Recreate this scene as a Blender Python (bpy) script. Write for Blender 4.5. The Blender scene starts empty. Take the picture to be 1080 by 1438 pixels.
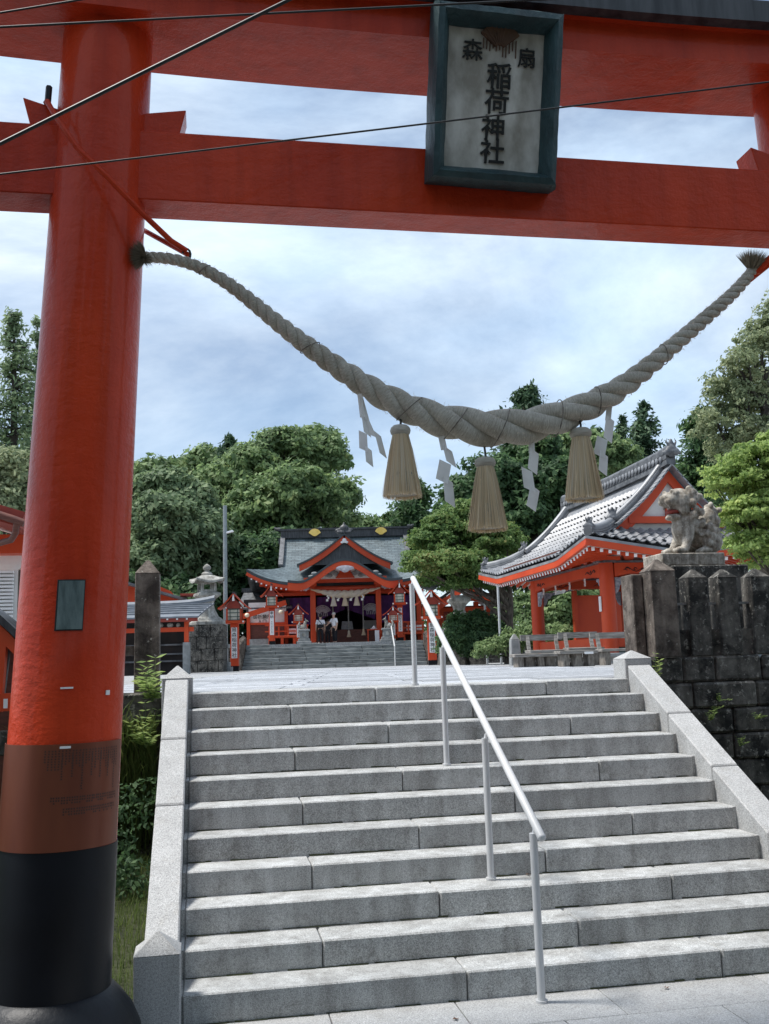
import bpy, bmesh, math, random
import numpy as np
from mathutils import Vector, Matrix
R = math.radians
random.seed(7); RNG = np.random.default_rng(7)
scene = bpy.context.scene
C = scene.collection

# ------------------------------------------------------------------ camera
F_PX, PITCH, ROLL, YAW, CAM_H = 1382.0, 0.151167, -0.029819, 0.179305, 1.786
W0, H0 = 1080.0, 1438.0
cyw, syw, cp, sp = math.cos(YAW), math.sin(YAW), math.cos(PITCH), math.sin(PITCH)
FW = Vector((syw*cp, cyw*cp, sp)); RT = Vector((cyw, -syw, 0)); UP = RT.cross(FW)
cr, sr = math.cos(ROLL), math.sin(ROLL)
RT, UP = cr*RT + sr*UP, -sr*RT + cr*UP
CAM = Vector((0, 0, CAM_H))
cd = bpy.data.cameras.new('camera'); cam = bpy.data.objects.new('camera', cd); C.objects.link(cam)
cd.sensor_fit = 'HORIZONTAL'; cd.sensor_width = 36; cd.lens = 36*F_PX/W0
cd.clip_start = 0.05; cd.clip_end = 2000
m3 = Matrix((RT, UP, -FW)).transposed()
cam.matrix_world = Matrix.Translation(CAM) @ m3.to_4x4()
scene.camera = cam

# ------------------------------------------------------------------ sky, sun, exposure
SUN_AZ, SUN_EL = R(-80), R(65)            # azimuth from +Y towards +X
world = bpy.data.worlds.new('World'); scene.world = world; world.use_nodes = True
nt = world.node_tree; nt.nodes.clear()
def N(t, **k):
    n = nt.nodes.new(t)
    for a, b in k.items(): setattr(n, a, b)
    return n
sky = N('ShaderNodeTexSky', sky_type='NISHITA', sun_disc=False)
sky.sun_elevation = SUN_EL; sky.sun_rotation = SUN_AZ; sky.air_density = 1.0; sky.dust_density = 0.6; sky.ozone_density = 2.0
tc = N('ShaderNodeTexCoord')
mp = N('ShaderNodeMapping'); mp.inputs['Scale'].default_value = (1.0, 1.2, 2.3); mp.inputs['Rotation'].default_value = (0.1, 0.25, 0.5); mp.inputs['Location'].default_value = (0.35, 0.1, 0.9)
nz = N('ShaderNodeTexNoise'); nz.inputs['Scale'].default_value = 1.45; nz.inputs['Detail'].default_value = 9; nz.inputs['Roughness'].default_value = 0.62; nz.inputs['Distortion'].default_value = 0.25
cr_ = N('ShaderNodeValToRGB'); cr_.color_ramp.elements[0].position = 0.36; cr_.color_ramp.elements[0].color = (0.10,)*3+(1,); cr_.color_ramp.elements[1].position = 0.64; cr_.color_ramp.elements[1].color = (0.97,)*3+(1,)
nz2 = N('ShaderNodeTexNoise'); nz2.inputs['Scale'].default_value = 3.4; nz2.inputs['Detail'].default_value = 6
cr2 = N('ShaderNodeValToRGB'); cr2.color_ramp.elements[0].position = 0.3; cr2.color_ramp.elements[0].color = (5.9, 7.7, 9.7, 1); cr2.color_ramp.elements[1].position = 0.68; cr2.color_ramp.elements[1].color = (8.3, 9.2, 9.9, 1)
mx = N('ShaderNodeMix', data_type='RGBA')
bg = N('ShaderNodeBackground'); bg.inputs['Strength'].default_value = 0.113
wo = N('ShaderNodeOutputWorld')
nt.links.new(tc.outputs['Generated'], mp.inputs['Vector']); nt.links.new(mp.outputs[0], nz.inputs['Vector']); nt.links.new(mp.outputs[0], nz2.inputs['Vector'])
nt.links.new(nz.outputs['Fac'], cr_.inputs[0]); nt.links.new(nz2.outputs['Fac'], cr2.inputs[0])
nt.links.new(cr_.outputs[0], mx.inputs['Factor']); nt.links.new(sky.outputs[0], mx.inputs[6]); nt.links.new(cr2.outputs[0], mx.inputs[7])
nt.links.new(mx.outputs[2], bg.inputs['Color']); nt.links.new(bg.outputs[0], wo.inputs['Surface'])
sd = bpy.data.lights.new('sun', 'SUN'); sd.energy = 4.3; sd.angle = R(11); sd.color = (1, 0.96, 0.9)
so = bpy.data.objects.new('sun', sd); C.objects.link(so)
to_sun = Vector((math.sin(SUN_AZ)*math.cos(SUN_EL), math.cos(SUN_AZ)*math.cos(SUN_EL), math.sin(SUN_EL)))
so.rotation_euler = to_sun.to_track_quat('Z', 'Y').to_euler(); so.location = (-20, 10, 40)
scene.view_settings.view_transform = 'Standard'; scene.view_settings.look = 'None'
scene.view_settings.exposure = 0.27; scene.view_settings.gamma = 1.0; scene.view_settings.use_curve_mapping = False
scene.render.engine = 'CYCLES'

# ------------------------------------------------------------------ helpers
def ray(x, y): return (FW + RT*((x-W0/2)/F_PX) - UP*((y-H0/2)/F_PX))
def aty(x, y, Y): d = ray(x, y); return CAM + d*(Y/d.y)
def atz(x, y, z): d = ray(x, y); return CAM + d*((z-CAM_H)/d.z)
def atx(x, y, X): d = ray(x, y); return CAM + d*(X/d.x)
def pix(p):
    d = Vector(p)-CAM; z = d.dot(FW)
    return W0/2+F_PX*d.dot(RT)/z, H0/2-F_PX*d.dot(UP)/z
def x_at(px, Y, z):                       # world X on the line (Y, z) that shows at picture column px
    a, b = -60.0, 90.0
    for _ in range(50):
        m = (a+b)/2
        if pix((m, Y, z))[0] < px: a = m
        else: b = m
    return a

class MB:
    def __init__(s): s.v = []; s.f = []; s.uv = None
    def add(s, vs, fs):
        n = len(s.v); s.v += [tuple(v) for v in vs]; s.f += [tuple(i+n for i in f) for f in fs]; return s
    def box(s, x0, x1, y0, y1, z0, z1, M=None):
        vs = [Vector((x, y, z)) for z in (z0, z1) for y in (y0, y1) for x in (x0, x1)]
        if M is not None: vs = [M @ v for v in vs]
        return s.add(vs, [(0,2,3,1),(4,5,7,6),(0,1,5,4),(2,6,7,3),(0,4,6,2),(1,3,7,5)])
    def frustum(s, cx, cy, z0, z1, a0, b0, a1, b1, M=None):
        vs = [Vector((cx+sx*a, cy+sy*b, z)) for z, a, b in ((z0,a0,b0),(z1,a1,b1)) for sx, sy in ((-1,-1),(1,-1),(1,1),(-1,1))]
        if M is not None: vs = [M @ v for v in vs]
        return s.add(vs, [(3,2,1,0),(4,5,6,7),(0,1,5,4),(1,2,6,5),(2,3,7,6),(3,0,4,7)])
    def bar(s, a, b, w, h, up=(0,0,1)):
        a, b = Vector(a), Vector(b); d = (b-a); L = d.length; d.normalize()
        u = Vector(up); sd_ = d.cross(u); 
        if sd_.length < 1e-4: sd_ = d.cross(Vector((0,1,0)))
        sd_.normalize(); u = sd_.cross(d)
        vs = [p + sd_*(i*w/2) + u*(j*h/2) for p in (a, b) for i, j in ((-1,-1),(1,-1),(1,1),(-1,1))]
        return s.add(vs, [(0,1,2,3),(7,6,5,4),(0,4,5,1),(1,5,6,2),(2,6,7,3),(3,7,4,0)])
    def tube(s, pts, rad, n=8, cap=True):
        pts = [Vector(p) for p in pts]
        if not hasattr(rad, '__len__'): rad = [rad]*len(pts)
        prev = None; vs = []; fs = []
        for i, p in enumerate(pts):
            t = (pts[min(i+1, len(pts)-1)] - pts[max(i-1, 0)]).normalized()
            if prev is None:
                a = Vector((0,0,1)) if abs(t.z) < 0.9 else Vector((0,1,0))
                u = t.cross(a).normalized()
            else:
                u = (prev - t*prev.dot(t)).normalized()
            prev = u; w = t.cross(u)
            for k in range(n):
                c = 2*math.pi*k/n
                vs.append(p + (u*math.cos(c) + w*math.sin(c))*rad[i])
        for i in range(len(pts)-1):
            for k in range(n):
                a, b = i*n+k, i*n+(k+1) % n
                fs.append((a, b, b+n, a+n))
        if cap:
            fs.append(tuple(range(n-1, -1, -1))); e = (len(pts)-1)*n; fs.append(tuple(range(e, e+n)))
        return s.add(vs, fs)
    def lathe(s, prof, n=16, c=(0,0,0), rot=0.0, M=None):
        vs = []; fs = []
        for r, z in prof:
            for k in range(n):
                a = 2*math.pi*k/n+rot
                v = Vector((c[0]+r*math.cos(a), c[1]+r*math.sin(a), c[2]+z))
                vs.append(M @ v if M is not None else v)
        for i in range(len(prof)-1):
            for k in range(n):
                a, b = i*n+k, i*n+(k+1) % n
                fs.append((a, b, b+n, a+n))
        fs.append(tuple(range(n-1, -1, -1))); e = (len(prof)-1)*n; fs.append(tuple(range(e, e+n)))
        return s.add(vs, fs)
    def prism(s, poly, y0, y1, M=None):   # polygon in x,z extruded along y
        n = len(poly)
        vs = [Vector((x, y, z)) for y in (y0, y1) for x, z in poly]
        if M is not None: vs = [M @ v for v in vs]
        return s.add(vs, [tuple(range(n)), tuple(range(2*n-1, n-1, -1))] + [(i, n+i, n+(i+1) % n, (i+1) % n) for i in range(n)])
    def sheet(s, fn, nu, nv, th=0.0):     # fn(u,v)->Vector ; solid of thickness th downwards
        vs = [Vector(fn(i/nu, j/nv)) for j in range(nv+1) for i in range(nu+1)]
        idx = lambda i, j: j*(nu+1)+i
        fs = [(idx(i,j), idx(i+1,j), idx(i+1,j+1), idx(i,j+1)) for j in range(nv) for i in range(nu)]
        if th:
            o = len(vs); vs2 = [v-Vector((0,0,th)) for v in vs]
            fs2 = [tuple(o+k for k in reversed(f)) for f in fs]
            ring = [idx(i,0) for i in range(nu+1)] + [idx(nu,j) for j in range(1,nv+1)] + [idx(i,nv) for i in range(nu-1,-1,-1)] + [idx(0,j) for j in range(nv-1,0,-1)]
            m = len(ring)
            fs += fs2 + [(ring[i], o+ring[i], o+ring[(i+1)%m], ring[(i+1)%m]) for i in range(m)]
            vs += vs2
        return s.add(vs, fs)
    def mesh(s, name, mat, off=(0,0,0), smooth=None, bevel=0.0, fix=True):
        me = bpy.data.meshes.new(name)
        o = Vector(off)
        me.from_pydata([tuple(Vector(v)-o) for v in s.v], [], s.f)
        if fix or bevel:
            bm = bmesh.new(); bm.from_mesh(me)
            if bevel:
                bmesh.ops.bevel(bm, geom=list(bm.edges), offset=bevel, segments=1, affect='EDGES', clamp_overlap=True)
            bmesh.ops.recalc_face_normals(bm, faces=bm.faces)
            bm.to_mesh(me); bm.free()
        if mat is not None: me.materials.append(mat)
        if smooth is not None:
            me.polygons.foreach_set('use_smooth', [True]*len(me.polygons))
            me.set_sharp_from_angle(angle=R(smooth))
        return me
    def build(s, name, mat, parent=None, **k):
        off = (0,0,0)
        if parent is not None and not k.pop('local', False):
            off = wloc(parent)
        k.pop('local', None)
        return link(name, s.mesh(name, mat, off=off, **k), parent)
LOC = {}
def wloc(o): return LOC.get(o.name, Vector((0,0,0)))
def link(name, me, parent=None):
    o = bpy.data.objects.new(name, me); C.objects.link(o)
    if parent is not None:
        o.parent = parent
        LOC[o.name] = wloc(parent)
    return o
def tag(o, label=None, cat=None, group=None, kind=None):
    if label: o['label'] = label
    if cat: o['category'] = cat
    if group: o['group'] = group
    if kind: o['kind'] = kind
    return o
def thing(name, label, cat, loc=(0,0,0), rz=0.0, group=None):
    o = bpy.data.objects.new(name, None); C.objects.link(o); o.location = loc; o.rotation_euler[2] = rz
    o.empty_display_size = 0.2
    LOC[o.name] = Vector(loc)
    return tag(o, label, cat, group)
def struct(name, mb, mat, **k):
    return tag(mb.build(name, mat, None, **k), kind='structure')
def copy_tree(o, parent=None, loc=None, rz=None):
    c = o.copy(); C.objects.link(c)
    if parent is not None: c.parent = parent
    if loc is not None: c.location = loc
    if rz is not None: c.rotation_euler[2] = rz
    for ch in list(o.children): copy_tree(ch, c)
    return c

# ------------------------------------------------------------------ materials
def newmat(name):
    m = bpy.data.materials.new(name); m.use_nodes = True
    t = m.node_tree; b = t.nodes['Principled BSDF']
    return m, t, b
def ramp(t, a, b, p0=0.35, p1=0.65):
    r = t.nodes.new('ShaderNodeValToRGB'); e = r.color_ramp.elements
    e[0].position = p0; e[1].position = p1; e[0].color = (*a, 1); e[1].color = (*b, 1); return r
def noise(t, vec, scale, detail=4, rough=0.55, dist=0.0):
    n = t.nodes.new('ShaderNodeTexNoise'); n.inputs['Scale'].default_value = scale; n.inputs['Detail'].default_value = detail
    n.inputs['Roughness'].default_value = rough; n.inputs['Distortion'].default_value = dist
    t.links.new(vec, n.inputs['Vector']); return n
def mixc(t, fac, a, b, mode='MIX'):
    m = t.nodes.new('ShaderNodeMix'); m.data_type = 'RGBA'; m.blend_type = mode
    for sck, val in ((m.inputs['Factor'], fac), (m.inputs[6], a), (m.inputs[7], b)):
        if hasattr(val, 'links') or isinstance(val, bpy.types.NodeSocket): t.links.new(val, sck)
        elif isinstance(val, tuple): sck.default_value = (*val, 1) if len(val) == 3 else val
        else: sck.default_value = val
    return m.outputs[2]
def coords(t, scale=(1,1,1), world=False):
    c = t.nodes.new('ShaderNodeTexCoord'); mp_ = t.nodes.new('ShaderNodeMapping'); mp_.inputs['Scale'].default_value = scale
    if world:
        g = t.nodes.new('ShaderNodeNewGeometry'); t.links.new(g.outputs['Position'], mp_.inputs['Vector'])
    else: t.links.new(c.outputs['Object'], mp_.inputs['Vector'])
    return mp_.outputs[0]
def bump(t, b, h, strength=0.3, dist=0.01):
    n = t.nodes.new('ShaderNodeBump'); n.inputs['Strength'].default_value = strength; n.inputs['Distance'].default_value = dist
    t.links.new(h, n.inputs['Height']); t.links.new(n.outputs[0], b.inputs['Normal'])
def surf(name, a, b, scale=3.0, rough=0.6, rough2=None, bmp=0.0, bscale=None, bdist=0.01, stretch=(1,1,1), metal=0.0, world=True, rnd=0.0, detail=5, p0=0.35, p1=0.65, coat=0.0):
    m, t, bs = newmat(name)
    v = coords(t, stretch, world)
    n = noise(t, v, scale, detail); r = ramp(t, a, b, p0, p1); t.links.new(n.outputs['Fac'], r.inputs[0])
    col = r.outputs[0]
    if rnd:
        oi = t.nodes.new('ShaderNodeObjectInfo'); mr = t.nodes.new('ShaderNodeMapRange')
        mr.inputs['To Min'].default_value = 1-rnd; mr.inputs['To Max'].default_value = 1+rnd; t.links.new(oi.outputs['Random'], mr.inputs[0])
        cb = t.nodes.new('ShaderNodeCombineColor')
        for k in range(3): t.links.new(mr.outputs[0], cb.inputs[k])
        col = mixc(t, 1.0, col, cb.outputs[0], 'MULTIPLY')
    t.links.new(col, bs.inputs['Base Color'])
    bs.inputs['Roughness'].default_value = rough; bs.inputs['Metallic'].default_value = metal
    if coat: bs.inputs['Coat Weight'].default_value = coat; bs.inputs['Coat Roughness'].default_value = 0.12
    if rough2 is not None:
        rr = t.nodes.new('ShaderNodeMapRange'); rr.inputs['To Min'].default_value = rough; rr.inputs['To Max'].default_value = rough2
        t.links.new(n.outputs['Fac'], rr.inputs[0]); t.links.new(rr.outputs[0], bs.inputs['Roughness'])
    if bmp:
        n2 = noise(t, v, bscale or scale*6, 6, 0.6); bump(t, bs, n2.outputs['Fac'], bmp, bdist)
    return m
def granite(name, light, dark, tint, stain=0.35, rnd=0.07, seed=0.0, grime=0.6):
    m, t, bs = newmat(name)
    v = coords(t, (1,1,1), True)
    n1 = noise(t, v, 260, 2, 0.7); r1 = ramp(t, dark, light, 0.40, 0.60); t.links.new(n1.outputs['Fac'], r1.inputs[0])
    n2 = noise(t, v, 95, 3, 0.6); r2 = ramp(t, (0.62,)*3, (1.0,)*3, 0.36, 0.56); t.links.new(n2.outputs['Fac'], r2.inputs[0])
    c = mixc(t, 0.75, r1.outputs[0], r2.outputs[0], 'MULTIPLY')
    # weather stains run down and gather in patches
    vs = coords(t, (5, 5, 1.3), True); n3 = noise(t, vs, 1.5, 7, 0.65, 0.4); r3 = ramp(t, tint, (1,1,1), 0.34, 0.62); t.links.new(n3.outputs['Fac'], r3.inputs[0])
    c = mixc(t, stain, c, r3.outputs[0], 'MULTIPLY')
    n4 = noise(t, v, 9, 8, 0.75); r4 = ramp(t, (grime, grime*0.97, grime*0.92), (1,1,1), 0.30, 0.47); t.links.new(n4.outputs['Fac'], r4.inputs[0])
    c = mixc(t, 0.8, c, r4.outputs[0], 'MULTIPLY')
    oi = t.nodes.new('ShaderNodeObjectInfo'); mr = t.nodes.new('ShaderNodeMapRange'); mr.inputs['To Min'].default_value = 1-rnd; mr.inputs['To Max'].default_value = 1+rnd
    t.links.new(oi.outputs['Random'], mr.inputs[0]); cb = t.nodes.new('ShaderNodeCombineColor')
    for k in range(3): t.links.new(mr.outputs[0], cb.inputs[k])
    c = mixc(t, 1.0, c, cb.outputs[0], 'MULTIPLY')
    t.links.new(c, bs.inputs['Base Color']); bs.inputs['Roughness'].default_value = 0.75
    bump(t, bs, n2.outputs['Fac'], 0.25, 0.004)
    return m
def weathered(name, base, dark, lichen, sc=1.0, lich=0.62, rnd=0.12):
    m, t, bs = newmat(name)
    v = coords(t, (1,1,1), True)
    n1 = noise(t, v, 3.2*sc, 8, 0.68, 0.3); r1 = ramp(t, dark, base, 0.40, 0.62); t.links.new(n1.outputs['Fac'], r1.inputs[0])
    vs = coords(t, (9*sc, 9*sc, 1.2*sc), True); n2 = noise(t, vs, 1.0, 5, 0.6); r2 = ramp(t, (0.35,0.33,0.32), (1,1,1), 0.35, 0.6); t.links.new(n2.outputs['Fac'], r2.inputs[0])
    c = mixc(t, 0.7, r1.outputs[0], r2.outputs[0], 'MULTIPLY')
    n3 = noise(t, v, 15*sc, 6, 0.7); r3 = ramp(t, (0,0,0), (1,1,1), lich, lich+0.06); t.links.new(n3.outputs['Fac'], r3.inputs[0])
    c = mixc(t, r3.outputs[0], c, lichen)
    oi = t.nodes.new('ShaderNodeObjectInfo'); mr = t.nodes.new('ShaderNodeMapRange'); mr.inputs['To Min'].default_value = 1-rnd; mr.inputs['To Max'].default_value = 1+rnd
    t.links.new(oi.outputs['Random'], mr.inputs[0]); cb = t.nodes.new('ShaderNodeCombineColor')
    for k in range(3): t.links.new(mr.outputs[0], cb.inputs[k])
    c = mixc(t, 1.0, c, cb.outputs[0], 'MULTIPLY')
    t.links.new(c, bs.inputs['Base Color']); bs.inputs['Roughness'].default_value = 0.9
    n5 = noise(t, v, 40*sc, 6, 0.7); bump(t, bs, n5.outputs['Fac'], 0.6, 0.012)
    return m
def leafmat(name, cols, trans=0.35, rough=0.65):
    m, t, bs = newmat(name)
    g = t.nodes.new('ShaderNodeNewGeometry')
    r = t.nodes.new('ShaderNodeValToRGB'); e = r.color_ramp.elements
    while len(e) < len(cols): e.new(0.5)
    for i, (p, c) in enumerate(cols): e[i].position = p; e[i].color = (*c, 1)
    v = coords(t, (1,1,1), True); n = noise(t, v, 0.55, 3)
    ad = t.nodes.new('ShaderNodeMath'); ad.operation = 'MULTIPLY_ADD'; ad.inputs[1].default_value = 0.45
    sb = t.nodes.new('ShaderNodeMath'); sb.operation = 'MULTIPLY_ADD'; sb.inputs[1].default_value = 1.1; sb.inputs[2].default_value = -0.28
    t.links.new(n.outputs['Fac'], sb.inputs[0]); t.links.new(g.outputs['Random Per Island'], ad.inputs[0]); t.links.new(sb.outputs[0], ad.inputs[2])
    t.links.new(ad.outputs[0], r.inputs[0])
    t.links.new(r.outputs[0], bs.inputs['Base Color']); bs.inputs['Roughness'].default_value = rough; bs.inputs['Specular IOR Level'].default_value = 0.3
    tr = t.nodes.new('ShaderNodeBsdfTranslucent'); mixs = t.nodes.new('ShaderNodeMixShader'); mixs.inputs[0].default_value = trans
    hs = t.nodes.new('ShaderNodeHueSaturation'); hs.inputs['Value'].default_value = 1.5; t.links.new(r.outputs[0], hs.inputs['Color']); t.links.new(hs.outputs[0], tr.inputs['Color'])
    t.links.new(bs.outputs[0], mixs.inputs[1]); t.links.new(tr.outputs[0], mixs.inputs[2])
    t.links.new(mixs.outputs[0], t.nodes['Material Output'].inputs['Surface'])
    return m
def vermilion(name, a, b, rough=0.3, bmp=0.25, bs_=9.0, coat=0.4, streak=True, spec=0.3):
    m, t, bs = newmat(name)
    v = coords(t, (1,1,0.6), True)
    n = noise(t, v, 1.3, 6, 0.6); r = ramp(t, a, b, 0.3, 0.7); t.links.new(n.outputs['Fac'], r.inputs[0]); c = r.outputs[0]
    if streak:
        v2 = coords(t, (7,7,0.7), True); n2 = noise(t, v2, 1.2, 5, 0.6); r2 = ramp(t, (0.68,0.64,0.6), (1,1,1), 0.30, 0.55); t.links.new(n2.outputs['Fac'], r2.inputs[0])
        c = mixc(t, 0.6, c, r2.outputs[0], 'MULTIPLY')
    t.links.new(c, bs.inputs['Base Color']); bs.inputs['Roughness'].default_value = rough
    bs.inputs['Specular IOR Level'].default_value = spec; bs.inputs['Coat Weight'].default_value = coat; bs.inputs['Coat Roughness'].default_value = 0.08
    n3 = noise(t, coords(t, (1,1,1.6), True), bs_, 6, 0.62); n4 = noise(t, v, bs_*7, 4, 0.6)
    ad = t.nodes.new('ShaderNodeMath'); ad.operation = 'MULTIPLY_ADD'; ad.inputs[1].default_value = 0.25; t.links.new(n4.outputs['Fac'], ad.inputs[0]); t.links.new(n3.outputs['Fac'], ad.inputs[2])
    bump(t, bs, ad.outputs[0], bmp, 0.02)
    return m
M = {}
M['red'] = vermilion('vermilion_paint', (0.47, 0.038, 0.014), (0.63, 0.062, 0.018), rough=0.3, bmp=0.5, coat=0.16, spec=0.12)
M['redfar'] = vermilion('vermilion_paint_building', (0.50, 0.052, 0.016), (0.62, 0.080, 0.022), rough=0.5, bmp=0.05, coat=0.05, streak=False)
M['reddark'] = surf('old_red_paint', (0.22, 0.03, 0.018), (0.32, 0.04, 0.02), 4, 0.55)
M['black'] = surf('black_paint', (0.002, 0.0028, 0.0048), (0.005, 0.0065, 0.010), 2.5, 0.42, bmp=0.1, bscale=14)
M['black'].node_tree.nodes['Principled BSDF'].inputs['Specular IOR Level'].default_value = 0.25
M['skirt'] = surf('black_gloss_cement', (0.003,0.004,0.006), (0.008,0.010,0.014), 3, 0.4, 0.5, bmp=0.25, bscale=8, bdist=0.03)
M['skirt'].node_tree.nodes['Principled BSDF'].inputs['Specular IOR Level'].default_value = 0.3
M['copper'] = surf('brown_copper_sheet', (0.14, 0.040, 0.024), (0.23, 0.068, 0.032), 2.2, 0.22, 0.4, metal=0.35, stretch=(1,1,0.25))
M['engrave'] = surf('engraved_mark', (0.05, 0.02, 0.014), (0.07, 0.03, 0.02), 5, 0.6)
M['verdigris'] = surf('verdigris_plate', (0.055, 0.085, 0.085), (0.14, 0.19, 0.185), 9, 0.5, bmp=0.2, stretch=(3,3,0.8))
M['step'] = granite('grey_granite', (0.66, 0.675, 0.67), (0.29, 0.30, 0.30), (0.40, 0.38, 0.36), 0.6)
M['coping'] = granite('pale_granite', (0.591,0.595,0.591), (0.287,0.292,0.292), (0.638,0.638,0.631), 0.4, grime=0.86)
M['pave'] = granite('paving_granite', (0.58, 0.60, 0.63), (0.27, 0.285, 0.31), (0.55, 0.56, 0.58), 0.8, rnd=0.26)
M['farstep'] = surf('old_grey_stone_steps', (0.13, 0.14, 0.14), (0.27, 0.285, 0.28), 5, 0.9, bmp=0.3, bscale=30, rnd=0.16, stretch=(0.4,1,2))
M['darkstone'] = weathered('blackened_stone', (0.156,0.146,0.129), (0.012,0.012,0.011), (0.258,0.248,0.221), 1.3, 0.57)
M['post'] = weathered('dark_brown_stone', (0.237,0.200,0.169), (0.056,0.043,0.035), (0.425,0.400,0.350), 1.5, 0.62)
M['lion'] = weathered('lichen_grey_stone', (0.56, 0.52, 0.45), (0.26, 0.225, 0.18), (0.62, 0.60, 0.54), 4.0, 0.60)
M['palestone'] = weathered('pale_lantern_stone', (0.48, 0.475, 0.44), (0.25, 0.24, 0.215), (0.55, 0.55, 0.5), 0.9, 0.64)
M['greystone'] = surf('grey_stone', (0.20, 0.21, 0.21), (0.31, 0.32, 0.32), 6, 0.85, bmp=0.3, rnd=0.08)
M['mouth'] = surf('red_mouth_paint', (0.20, 0.035, 0.025), (0.34, 0.05, 0.035), 30, 0.7)
M['rope'] = None
M['steel'] = surf('brushed_steel', (0.55, 0.56, 0.57), (0.66, 0.67, 0.68), 8, 0.38, metal=0.25, stretch=(1,1,0.3))
M['railwhite'] = surf('white_coated_rail', (0.56, 0.57, 0.575), (0.66, 0.665, 0.67), 8, 0.35)
M['wire'] = surf('black_cable', (0.012,)*3, (0.025,)*3, 20, 0.5)
M['paper'] = surf('white_paper', (0.74, 0.73, 0.72), (0.84, 0.83, 0.82), 12, 0.7)
M['teal'] = surf('dark_teal_frame_paint', (0.010, 0.032, 0.038), (0.028, 0.072, 0.080), 6, 0.5, bmp=0.9, bscale=26, bdist=0.012, stretch=(1,1,0.5))
M['board'] = surf('weathered_grey_board', (0.34, 0.315, 0.27), (0.76, 0.74, 0.69), 5.0, 0.8, bmp=0.3, bscale=12, stretch=(1.4,1.4,0.7), detail=8)
M['ink'] = surf('black_ink', (0.006,)*3, (0.012,)*3, 9, 0.55)
M['fan'] = surf('rusty_bronze', (0.085, 0.042, 0.026), (0.15, 0.075, 0.042), 16, 0.6)
M['kasagi'] = surf('dark_copper_roof', (0.018, 0.020, 0.024), (0.07, 0.072, 0.078), 4, 0.5, stretch=(4,4,0.5))
M['white'] = surf('white_plaster', (0.66, 0.65, 0.62), (0.76, 0.75, 0.72), 3, 0.85)
M['whitepaint'] = surf('white_paint', (0.78,)*3, (0.85,)*3, 6, 0.5)
M['tile'] = surf('silver_grey_tile', (0.149,0.155,0.167), (0.285,0.291,0.304), 2.2, 0.33, 0.5, rnd=0.22, bmp=0.1)
M['tiledark'] = surf('dark_grey_tile', (0.055, 0.058, 0.065), (0.16, 0.165, 0.175), 5, 0.5, bmp=0.4, bscale=30)
M['gold'] = surf('gold_leaf', (0.85, 0.56, 0.12), (0.95, 0.66, 0.2), 6, 0.35, metal=0.4)
M['purple'] = surf('purple_curtain', (0.045, 0.010, 0.075), (0.085, 0.022, 0.135), 2.5, 0.85)
M['crest'] = surf('grey_white_dye', (0.36, 0.34, 0.38), (0.5, 0.48, 0.52), 8, 0.8)
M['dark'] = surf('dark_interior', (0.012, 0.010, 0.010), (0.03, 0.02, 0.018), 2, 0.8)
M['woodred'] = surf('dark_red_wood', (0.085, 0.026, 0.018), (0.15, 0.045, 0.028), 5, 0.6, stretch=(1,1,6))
M['greywood'] = surf('weathered_wood', (0.14, 0.125, 0.11), (0.33, 0.31, 0.285), 7, 0.85, stretch=(0.5,3,3), bmp=0.4, bscale=30, rnd=0.12)
M['log'] = surf('log_bark', (0.10, 0.085, 0.07), (0.26, 0.235, 0.205), 9, 0.9, stretch=(3,3,0.8), bmp=0.6, bscale=24)
M['shoji'] = surf('lantern_paper', (0.48, 0.47, 0.38), (0.66, 0.64, 0.54), 5, 0.6)
M['lattice'] = surf('green_lattice', (0.03, 0.07, 0.06), (0.05, 0.10, 0.085), 5, 0.6)
M['bluegrey'] = surf('blue_grey_sheet_roof', (0.124,0.140,0.161), (0.186,0.202,0.229), 3, 0.45)
M['blue'] = surf('pale_blue_carving', (0.17, 0.20, 0.26), (0.42, 0.45, 0.50), 14, 0.7)
M['pole'] = surf('galvanised_pole', (0.22, 0.25, 0.26), (0.30, 0.33, 0.34), 3, 0.45, metal=0.2)
M['bark'] = surf('tree_bark', (0.045, 0.036, 0.028), (0.16, 0.135, 0.11), 3, 0.95, stretch=(5,5,1), bmp=0.8, bscale=12, bdist=0.03)
M['barkd'] = surf('dark_bark', (0.02, 0.017, 0.013), (0.06, 0.05, 0.04), 4, 0.95, stretch=(4,4,1))
M['gravel'] = surf('pale_gravel', (0.20, 0.205, 0.21), (0.44, 0.445, 0.45), 26, 0.95, bmp=0.8, bscale=60, bdist=0.02, detail=8)
M['soil'] = surf('leafy_soil', (0.018, 0.022, 0.010), (0.05, 0.058, 0.024), 3, 0.98, bmp=0.8, bscale=20, bdist=0.03)
M['asphalt'] = surf('asphalt', (0.04, 0.04, 0.042), (0.07, 0.07, 0.07), 10, 0.9, bmp=0.5, bscale=90)
M['iron'] = surf('dark_iron_grate', (0.025,)*3, (0.07, 0.066, 0.06), 9, 0.6)
M['skin'] = surf('skin', (0.52, 0.32, 0.23), (0.60, 0.39, 0.29), 12, 0.6)
M['shirt'] = surf('white_shirt', (0.72, 0.74, 0.78), (0.82, 0.83, 0.86), 6, 0.85)
M['blackcloth'] = surf('black_cloth', (0.010, 0.010, 0.013), (0.022, 0.022, 0.028), 6, 0.9)
M['greyhair'] = surf('grey_hair', (0.35, 0.33, 0.31), (0.55, 0.53, 0.5), 30, 0.8)
M['darkhair'] = surf('dark_hair', (0.012,)*3, (0.03,)*3, 30, 0.6)
M['bibred'] = surf('red_bib', (0.45, 0.04, 0.05), (0.55, 0.06, 0.07), 9, 0.85)
M['lamp'] = surf('lamp_glass', (0.75, 0.68, 0.5), (0.85, 0.78, 0.6), 3, 0.4)
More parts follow.
